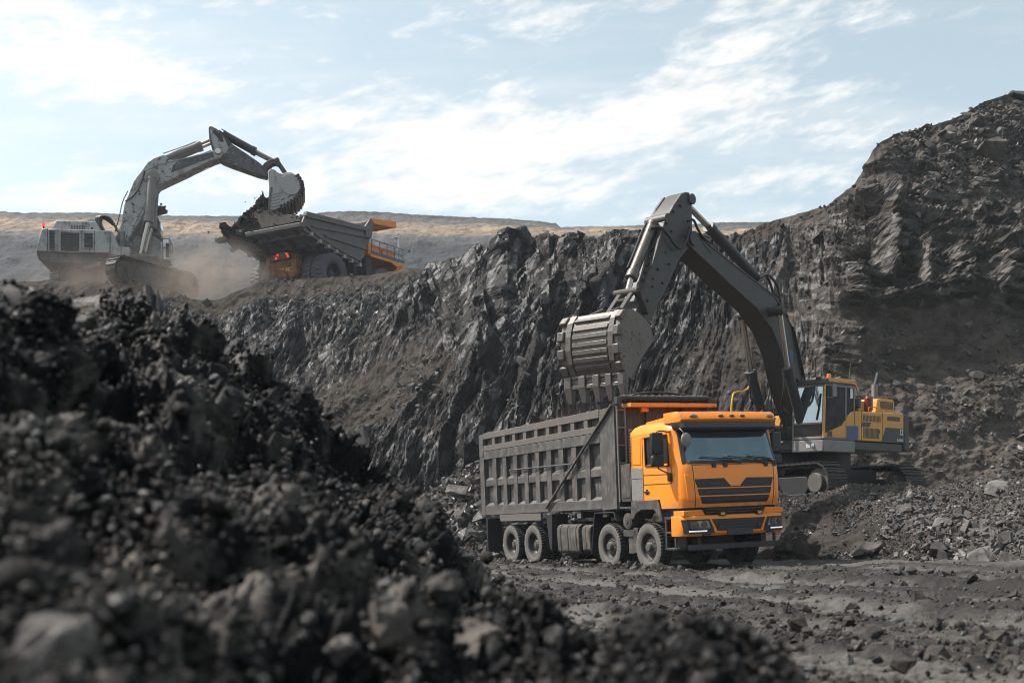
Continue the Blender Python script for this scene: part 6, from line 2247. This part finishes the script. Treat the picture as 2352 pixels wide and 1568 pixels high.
b.tube([(2.0, -.66, 7.6), (1.75, -.68, 6.6), (1.3, -.66, 5.9), (.8, -.64, 5.6)], .04, 6, 2); b.tube([(.95, -.5, 6.3), (.62, -.55, 5.6), (.42, -.5, 4.6), (.15, -.4, 3.7)], .035, 6, 1)
b.tube([(3.1, -.5, 8.8), (4.4, -.45, 9.35), (5.2, -.4, 9.75), (5.4, -.4, 9.75)], .03, 6, 1)
b.tube([(4.6, -.3, 8.66), (5.6, -.3, 9.0), (6.1, -.3, 9.25)], .035, 6)
b.build('hose', M['hose'], fe)
for y in (-.34, .34):
    cylinder(fe, (3.2, y, 8.52), (5.42, y, 9.60), (6.05, y, 9.92), .20, .10, M['cabgrey'], M['chrome'], 'arm_cylinder')
# stick
st_ = [(5.93, 10.62), (5.98, 10.74), (6.12, 10.76), (6.42, 10.62), (6.74, 10.42), (7.05, 10.05), (7.48, 9.64), (8.28, 9.14), (9.14, 8.58), (9.68, 8.10), (9.78, 7.85), (9.60, 7.70), (9.04, 7.80), (7.42, 8.30), (6.80, 8.52), (6.42, 8.78), (6.16, 9.24), (5.96, 10.0)]
b = MB(); b.prism(st_, -.45, .45)
sk = b.build('stick', M['dark_arm'], fe, bevel=.03)
b = MB(); b.prism([(6.0, 10.55), (6.1, 10.66), (6.5, 10.45), (6.95, 9.95), (7.2, 9.4), (7.0, 9.05), (6.5, 9.15), (6.22, 9.5)], -.458, -.452)
b.build('stick_plate', M['white_arm'], sk)
b = MB(); b.prism([(6.15, 10.4), (6.32, 10.55), (6.75, 10.2), (6.9, 9.8), (6.7, 9.75), (6.45, 10.1)], -.464, -.459); b.build('coal_smear', M['darkframe'], sk)
for y in (-.25, .25):
    cylinder(fe, (6.85, y, 10.42), (8.85, y, 9.40), (10.10, y, 8.80), .19, .10, M['charcoal'], M['chrome'], 'bucket_cylinder')
b = MB()
for y in (-.52, .40):
    b.prism([(9.25, 8.25), (9.45, 8.55), (9.80, 8.80), (10.25, 8.92), (10.35, 8.72), (9.95, 8.62), (9.75, 8.30), (9.5, 8.10)], y, y + .14)
    b.bar((10.30, y + .07, 8.80), (10.85, y + .07, 8.0), .14, .20, up=(0, 1, 0))
b.cyl((10.28, -.55, 8.80), (10.28, .55, 8.80), .15, n=14)
b.build('linkage', M['charcoal'], fe, bevel=.03)
b = MB(); b.tube([(6.6, -.5, 10.5), (7.0, -.52, 10.2), (7.25, -.5, 9.8), (7.2, -.5, 9.5)], .04, 6, 2); b.tube([(6.75, -.5, 10.6), (7.1, -.5, 10.35), (7.35, -.5, 9.95)], .035, 6, 1); b.build('hose', M['hose'], fe)
# bucket: clam outline seen from the side
side = [(9.70, 7.70), (9.88, 7.90), (10.12, 7.88), (10.36, 7.68), (10.62, 7.62), (10.9, 7.74), (11.2, 7.74), (11.44, 7.62), (11.72, 7.32), (11.86, 6.95), (11.82, 6.60), (11.60, 6.18), (11.2, 5.84), (10.60, 5.48), (9.88, 5.12), (9.80, 5.3), (9.85, 6.1), (9.77, 6.92)]
b = MB(); b.prism(side, -1.5, 1.5)
fk = b.build('bucket', M['farbucket'], fe, bevel=.05)
b = MB(); b.cyl((11.15, -1.56, 6.95), (11.15, -1.50, 6.95), .68, n=36); b.build('hinge_plate', M['farbucket'], fk, bevel=.02)
b = MB()
back_ = [(11.55, 7.52), (11.80, 7.15), (11.88, 6.75), (11.72, 6.35), (11.42, 6.02), (11.0, 5.72), (10.6, 5.50), (10.2, 5.30)]
dense = []
for p_, q_ in zip(back_, back_[1:]):
    for k_ in range(2):
        f = k_ / 2; dense.append((p_[0] * (1 - f) + q_[0] * f, p_[1] * (1 - f) + q_[1] * f))
for i, (x, z) in enumerate(dense[:-1]):
    x2, z2 = dense[i + 1]
    tt_ = Vector((x2 - x, 0, z2 - z)).normalized(); nn_ = Vector((-tt_.z, 0, tt_.x))
    if nn_.dot(Vector((1, 0, -1))) < 0: nn_ = -nn_
    c = Vector((x, 0, z))
    vs = [c + tt_ * a + nn_ * h + Vector((0, y, 0)) for a in (-.075, .075) for y in (-1.60, 1.60) for h in (-.12, .17)]
    b.add(vs, [(0, 1, 3, 2), (4, 6, 7, 5), (0, 4, 5, 1), (2, 3, 7, 6), (0, 2, 6, 4), (1, 5, 7, 3)])
b.build('wear_bar', M['darkframe'], fk, bevel=.015)
b = MB()
for i in range(5):
    z = 5.42 + i * .19
    b.prism([(9.95, z), (10.55, z + .20), (10.55, z + .34), (9.95, z + .14)], -1.56, -1.49)
b.build('side_cutter', M['farbucket'], fk, bevel=.015)
b = MB(); b.prism([(9.72, 5.15), (9.84, 5.12), (9.92, 6.6), (9.80, 6.6)], -1.58, 1.58); b.bx(9.80, 10.0, -1.56, -1.5, 6.3, 6.7); b.build('lip', M['tooth'], fk, bevel=.02)
b = MB()
for yy_ in (10.55, 10.95, 11.25):
    b.prism([(yy_, 5.85 + (yy_ - 10.55) * .5), (yy_ + .22, 6.0 + (yy_ - 10.55) * .5), (yy_ + .24, 6.08 + (yy_ - 10.55) * .5), (yy_ + .02, 5.94 + (yy_ - 10.55) * .5)], -1.52, -1.49)
b.build('drain_slot', M['darkframe'], fk)

# ------------------------------------------------------------------ haul truck being loaded (x forward = away to the right)
_a = math.radians(32)
HTM = frame((-13.98, 75.643, 15.9), (math.sin(_a), math.cos(_a)))
ht = empty('haul_truck', HTM, 'large orange mining haul truck with heaped grey body seen from behind beyond the crest', 'haul truck')
W2 = 3.2
# open tray: floor, sides, ribs
b = MB()
outer = [(-2.79, 4.72), (2.78, 5.06), (3.35, 5.78), (3.75, 5.55), (3.42, 4.5), (2.78, 3.02), (2.3, 2.75), (.99, 2.89), (-1.49, 3.39), (-3.19, 4.03)]
for s in (-1, 1):
    b.prism([(-2.79, 4.74), (2.78, 5.08), (3.42, 4.5), (2.78, 3.05), (2.40, 2.80), (.99, 2.95), (-1.49, 3.45), (-3.15, 4.05)], s * W2, s * (W2 - .12))
tray = b.build('tray', M['farbody'], ht, bevel=.02)
b = MB()
b.prism([(-3.35, 4.02), (-1.49, 3.45), (.99, 2.95), (2.40, 2.80), (2.30, 2.62), (.9, 2.76), (-1.6, 3.25), (-3.35, 3.78)], -W2 + .1, W2 - .1)
b.prism([(2.40, 2.8), (3.42, 4.5), (3.3, 5.6), (3.45, 5.6), (3.58, 4.5), (2.6, 2.75)], -W2 + .1, W2 - .1)
b.build('tray_floor', M['farbody'], tray, bevel=.02)
b = MB()
b.prism([(-3.25, 4.05), (-3.0, 4.05), (-3.0, 3.70), (-3.42, 3.74), (-3.46, 3.98)], -W2 - .15, W2 + .9)
b.build('tail_lip', M['farbody'], tray, bevel=.03)
for s in (-1, 1):
    b = MB()
    b.prism([(-2.90, 4.78), (2.86, 5.12), (2.86, 4.88), (2.4, 4.78), (-2.72, 4.44), (-2.95, 4.5)], s * (W2 + .16), s * (W2 - .13))
    b.prism([(-2.4, 4.06), (3.38, 4.60), (3.36, 4.46), (-2.2, 3.94)], s * (W2 + .10), s * W2)
    b.prism([(-1.24, 3.74), (3.05, 3.76), (3.02, 3.60), (-.9, 3.60)], s * (W2 + .10), s * W2)
    b.prism([(2.80, 5.10), (3.36, 5.78), (3.78, 5.60), (3.44, 4.46), (2.90, 4.40)], s * (W2 + .12), s * W2)
    b.build('side_rail', M['farbody'], tray, bevel=.02)
    b = MB()
    lo_ = [(-3.15, 4.0), (-1.49, 3.40), (.99, 2.90), (2.5, 2.68)]
    for i in range(8):
        f = i / 7 * 5.5 - 3.05
        z = np.interp(f, [q_[0] for q_ in lo_], [q_[1] for q_ in lo_])
        b.bx(f - .10, f + .12, s * (W2 + .04), s * (W2 - .3), z - .26, z - .03)
    b.build('body_rib', M['farbucket'], tray, bevel=.02)
b = MB()
for y in np.linspace(-2.4, 2.4, 5):
    b.prism([(-3.2, 3.76), (-1.5, 3.24), (.9, 2.75), (2.3, 2.6), (2.3, 2.3), (.8, 2.42), (-1.6, 2.95), (-3.0, 3.55)], y - .12, y + .12)
for x, z in ((-2.6, 3.5), (-1.5, 3.15), (-.4, 2.9), (.8, 2.68)):
    b.bx(x - .12, x + .12, -W2 + .2, W2 - .2, z - .12, z + .1)
b.build('floor_beam', M['charcoal'], tray, bevel=.02)
b = MB()
b.prism([(3.30, 5.80), (6.15, 6.22), (6.18, 5.80), (6.10, 5.74), (3.72, 5.50), (3.55, 5.55)], -W2 - .12, -W2 + .02)
b.prism([(3.30, 5.80), (6.15, 6.22), (6.18, 5.80), (6.10, 5.74), (3.72, 5.50), (3.55, 5.55)], W2 - .02, W2 + .12)
b.prism([(3.35, 5.62), (6.12, 5.98), (6.12, 5.86), (3.5, 5.50)], -W2, W2)
b.bx(6.05, 6.18, -W2, W2, 5.78, 6.26)
b.build('canopy', M['haul_orange'], ht, bevel=.03)
# running gear
hw = make_wheel(ht, (0, -2.65, 1.52), -1, 1.35, .92, 'rear', M['fartyre'], M['fartyre'], M['charcoal'], M['charcoal'], 30, .05, rimr=.50)
for y in (-1.65, ):
    w_ = copy_tree(hw, ht); w_.location = (0, y, 1.52); w_.rotation_euler = (0, .2, 0)
hl_ = make_wheel(ht, (0, 2.65, 1.52), 1, 1.35, .92, 'rear', M['fartyre'], M['fartyre'], M['charcoal'], M['charcoal'], 30, .05, rimr=.50)
w_ = copy_tree(hl_, ht); w_.location = (0, 1.65, 1.52)
hf = make_wheel(ht, (5.0, -2.75, 1.52), -1, 1.32, .9, 'front', M['fartyre'], M['fartyre'], M['charcoal'], M['charcoal'], 30, .05, rimr=.50)
hf2 = make_wheel(ht, (5.0, 2.75, 1.52), 1, 1.32, .9, 'front', M['fartyre'], M['fartyre'], M['charcoal'], M['charcoal'], 30, .05, rimr=.50)
b = MB()
b.bx(-1.6, 6.5, -.9, .9, 1.7, 2.4); b.cyl((0, -2.4, 1.5), (0, 2.4, 1.5), .55, n=20); b.bx(4.6, 5.4, -2.4, 2.4, 1.2, 1.7)
b.prism([(3.3, .9), (4.0, .9), (3.7, 3.3), (3.1, 3.3)], -W2 + .1, -W2 + .5)
b.bx(2.6, 3.3, -2.6, 2.6, 1.0, 2.6)
b.bx(1.75, 1.85, -W2 - .05, -2.2, 1.2, 2.9)
b.build('chassis', M['darkframe'], ht, bevel=.03)
b = MB()
b.prism([(-1.35, -.2), (-1.25, 1.05), (.0, 1.35), (1.25, 1.05), (1.35, -.2), (.8, -.6), (-.8, -.6)], -1.75, -1.2, 'yz')
b.v = [(x, y - .15, z + 1.6) for x, y, z in b.v]
ra = b.build('rear_axle_case', M['haul_rear'], ht, bevel=.06)
b = MB(); b.bx(-1.95, -1.70, -1.05, .55, 2.35, 2.72); b.bx(-1.9, -1.72, .75, 1.05, 1.3, 2.6); b.cyl((-1.95, -.25, 1.15), (-1.7, -.25, 1.15), .55, n=24)
b.build('lamp_board', M['haul_rear'], ra, bevel=.03)
for y, z in ((-.02, 2.68), (-.80, 2.66), (.10, 2.47), (-.92, 2.50)):
    b = MB(); b.cyl((-2.0, y, z), (-1.94, y, z), .075, n=14); b.build('tail_lamp', M['taillamp'], ra)
text_obj('28 MC', 'number', M['amber'], ra, Matrix.Translation((-1.77, -.55, 1.70)) @ Matrix(((0, 0, -1, 0), (-1, 0, 0, 0), (0, 1, 0, 0), (0, 0, 0, 1))), .42, .004, .004)
# deck, rails, cabinets
b = MB()
b.prism([(3.42, 3.50), (6.99, 3.70), (6.99, 3.30), (6.2, 3.10), (5.6, 3.30), (3.42, 3.26)], -W2 - .1, -W2 + .05)
b.bx(3.45, 6.9, -W2, W2, 3.40, 3.50); b.prism([(6.35, 3.3), (6.6, 3.3), (6.5, 1.7), (6.3, 1.7)], -W2 - .05, -W2 + .3)
b.bx(6.7, 7.0, -W2, W2, 2.4, 3.55)
dk = b.build('deck', M['haul_orange'], ht, bevel=.03)
b = MB()
for i in range(3):
    b.cyl((6.5 + i * .16, -W2 - .12, 3.44), (6.5 + i * .16, -W2 - .09, 3.44), .05, n=8)
b.build('deck_lamp', M['ironwhite'], dk)
b = MB(); b.bx(3.42, 6.99, -W2 - .13, -W2 - .10, 3.48, 3.66); b.build('kick_board', M['railblue'], dk)
b = MB()
for x in (3.55, 4.4, 5.2, 6.0, 6.5, 6.95):
    b.cyl((x, -W2 - .06, 3.5), (x, -W2 - .06, 4.45), .028, n=6)
for z in (4.0, 4.45):
    b.cyl((3.5, -W2 - .06, z), (6.95, -W2 - .06, z), .026, n=6)
    b.cyl((6.95, -W2 - .06, z), (6.95, -1.2, z), .026, n=6)
b.cyl((6.95, -W2 - .06, 4.4), (7.35, -W2 - .3, 4.5), .02, n=6); b.ball((7.35, -W2 - .3, 4.42), .10, 6, (1, .6, 1.3))
b.build('hand_rail', M['railblue'], ht)
b = MB(); b.bx(3.6, 5.0, -2.9, -1.6, 3.5, 4.30); b.build('cabinet', M['haul_orange'], ht, bevel=.04)
for x in (5.55, 6.15):
    b = MB(); b.cyl((x, -2.9, 3.95), (x, -1.7, 3.95), .36, n=20); b.build('air_receiver', M['haul_orange'], ht, bevel=.05)
b = MB(); b.bx(6.52, 6.74, -3.1, -2.9, 4.3, 5.2); b.bx(6.45, 6.8, -3.15, -2.85, 5.2, 5.26); b.cyl((6.63, -3.0, 3.5), (6.63, -3.0, 4.3), .05, n=8); b.tube([(5.2, -2.9, 4.25), (6.6, -3.0, 4.35)], .03, 6); b.build('lamp_mast', M['ironwhite'], ht)
b = MB(); b.bx(4.6, 6.6, .6, 2.6, 3.5, 5.2); b.build('cab', M['haul_orange'], ht, bevel=.08)

# ------------------------------------------------------------------ the load in the tray and the coal falling into it
def hload(x, y):
    r = np.clip(1 - ((x + .2) / 3.4) ** 2, 0, 1) * np.clip(1 - (y / 3.3) ** 2, 0, 1)
    r2 = np.exp(-((x + 2.2) / 1.1) ** 2 - ((y - 1.7) / 1.6) ** 2)
    return 4.25 + .9 * r ** .6 + 1.0 * r2 + .15 * (x > 0)


gx = np.linspace(-3.3, 3.25, 70); gy = np.linspace(-3.08, 3.6, 70)
GX, GY = np.meshgrid(gx, gy)
P_ = np.stack([GX.ravel(), GY.ravel(), hload(GX.ravel(), np.clip(GY.ravel(), -3.2, 3.2))], -1)
P_[:, 2] += fbm(P_ / .55, 3) * .22 + fbm(P_ / .18, 2) * .08
edge = (np.abs(GX.ravel()) > 3.1) | (np.abs(GY.ravel()) > 2.95)
P_[edge, 2] = np.minimum(P_[edge, 2], np.interp(P_[edge, 0], [-3.3, 3.2], [4.12, 4.8]))
W_ = np.array([HTM @ Vector(p_) for p_ in P_])
ld = grid_obj('coal_load', W_, 70, 70, T['bench'], attrs={'light': np.clip(.02 + .4 * fbm(P_ / .5, 3) + .45 * smooth(P_[:, 0] - P_[:, 1] * .3, -.8, .8), 0, 1)})
tag(ld, 'heaped load of broken coal filling the haul truck tray', 'coal load')
rs = np.random.RandomState(77)
ids = rs.choice(len(P_), 900)
sz = rs.lognormal(-2.6, .5, 900).clip(.04, .3)
Pp = W_[ids] + np.stack([sz * 0, sz * 0, sz * .3], -1)
tag(link(bpy.data.objects.new('load_stones', scatter_mesh('load_stones', Pp, sz, ANG, T['stone'], 78))), 'stones lying on the coal load of the haul truck', 'load stones', kind='stuff')
# falling mass: ragged streams of coal from the bucket lip onto the load, and over the tail lip to the ground
top_ = FEM @ Vector((9.72, 0, 6.25)); bot_ = HTM @ Vector((-2.4, 1.6, 4.7)); spill = HTM @ Vector((-3.5, 2.6, 3.9))
top_.y = (top_.y + bot_.y) / 2 + .2


def stream(name, label, a, c_, w0, w1, d0, d1, seed, rag):
    NU, NV = 56, 70
    V_ = []
    for j in range(NV):
        f = j / (NV - 1)
        c = a.lerp(c_, f)
        wx = w0 + (w1 - w0) * f ** 1.2; wy = d0 + (d1 - d0) * f
        for i in range(NU):
            an = 2 * math.pi * i / NU
            V_.append((c.x + wx * math.cos(an), c.y + wy * math.sin(an), c.z + .35 * math.sin(an * 3 + seed) * (1 if j in (0, NV - 1) else .4)))
    V_ = np.array(V_)
    cc_ = np.repeat(V_.reshape(NV, NU, 3).mean(1), NU, 0)
    dd_ = V_ - cc_; dd_[:, 2] = 0
    n_ = fbm(V_ / np.array([.45, .45, .55]) + seed, 4) * rag + fbm(V_ / .16 + seed, 2) * rag * .35
    V_ = V_ + dd_ * n_[:, None] * 1.1
    V_ = V_.reshape(NV, NU, 3); V_ = np.concatenate([V_, V_[:, :1]], 1)
    o_ = grid_obj(name, V_.reshape(-1, 3), NV, NU + 1, T['heap'], False, attrs={'light': np.full(NV * (NU + 1), .10)})
    return tag(o_, label, 'falling coal', kind='stuff')


stream('falling_coal', 'dark coal pouring out of the raised bucket into the tray', top_, bot_, .25, .95, .8, 1.2, 2.0, .34)
stream('falling_coal', 'coal spilling over the left part of the tray tail lip', HTM @ Vector((-3.35, 2.0, 4.35)), HTM @ Vector((-3.15, 1.8, 3.2)), 1.15, .8, .45, .3, 9.0, .36)
n = 150
f = rs.uniform(0, 1, n)
c = np.array(top_)[None] * (1 - f[:, None]) + np.array(bot_)[None] * f[:, None]
c = c + rs.normal(size=(n, 3)) * np.stack([.25 + .45 * f, .6 + 0 * f, .3 + 0 * f], -1)
sz = rs.lognormal(-3.1, .6, n).clip(.02, .22)
n2 = 90
f2 = rs.uniform(0, 1, n2)
c2 = np.array(spill)[None] + np.stack([rs.normal(size=n2) * .9, rs.normal(size=n2) * .8, -rs.uniform(0, 3.0, n2)], -1)
c = np.concatenate([c, c2]); sz = np.concatenate([sz, rs.lognormal(-3.3, .5, n2).clip(.015, .1)])
tag(link(bpy.data.objects.new('falling_lumps', scatter_mesh('falling_lumps', c, sz, ANG, T['lump'], 79))), 'coal lumps dropping around the pouring stream', 'falling lumps', kind='stuff')


# ------------------------------------------------------------------ dust in the air and haze over the distance
def dust_cloud(name, label, c, r, dens, col, scale, seed):
    b = MB(); b.ball((0, 0, 0), 1.0, 12)
    m, t = newmat(name + ' air')
    ob = t.obj()
    rr = t.vm('LENGTH', ob)
    fall = t.m('POWER', t.mr(rr, 1.0, .10, 0, 1), 1.4)
    wp = t.n('ShaderNodeVectorMath', operation='ADD')
    t.inp(wp.inputs[0], t.scl(ob, tuple(q_ / max(r) * scale for q_ in r))); wp.inputs[1].default_value = (seed, seed * 1.7, 0)
    nz = t.mr(t.noise(wp.outputs[0], 1.0, 3, .55, .3), .38, .70)
    dn = t.m('MULTIPLY', t.m('MULTIPLY', fall, t.m('ADD', nz, .12)), dens)
    vol = t.n('ShaderNodeVolumePrincipled')
    vol.inputs['Color'].default_value = (*col, 1)
    vol.inputs['Anisotropy'].default_value = .1
    t.inp(vol.inputs['Density'], dn)
    t.out(None, vol.outputs[0])
    o = b.build(name, m, None, sm=0)
    o.location = c; o.scale = r
    return tag(o, label, 'dust', None, 'stuff')


DC = (.62, .52, .44)
dust_cloud('dust_cloud', 'brown dust drifting around the tracks of the white mining excavator', (-24.5, 72.0, 15.6), (10.5, 7, 3.4), .22, DC, 4.0, 2.0)
dust_cloud('dust_cloud', 'brown dust billowing behind the haul truck tail', (-18.3, 71.4, 16.4), (4.6, 4.0, 3.4), .55, DC, 3.8, 7.0)
dust_cloud('dust_cloud', 'thin brown dust between excavator bucket and tipper body', (3.2, 36.0, 3.9), (4.0, 2.4, 1.8), .10, (.72, .56, .46), 2.2, 11.0)

b = MB(); b.bx(-700, 700, -30, 560, -2.2, 130)
m, t = newmat('haze air')
vol = t.n('ShaderNodeVolumePrincipled')
vol.inputs['Color'].default_value = (.86, .93, 1.0, 1)
vol.inputs['Density'].default_value = .00035
vol.inputs['Anisotropy'].default_value = .2
t.out(None, vol.outputs[0])
tag(b.build('haze', m, None, sm=0), 'pale haze hanging over the pit', 'haze', None, 'stuff')
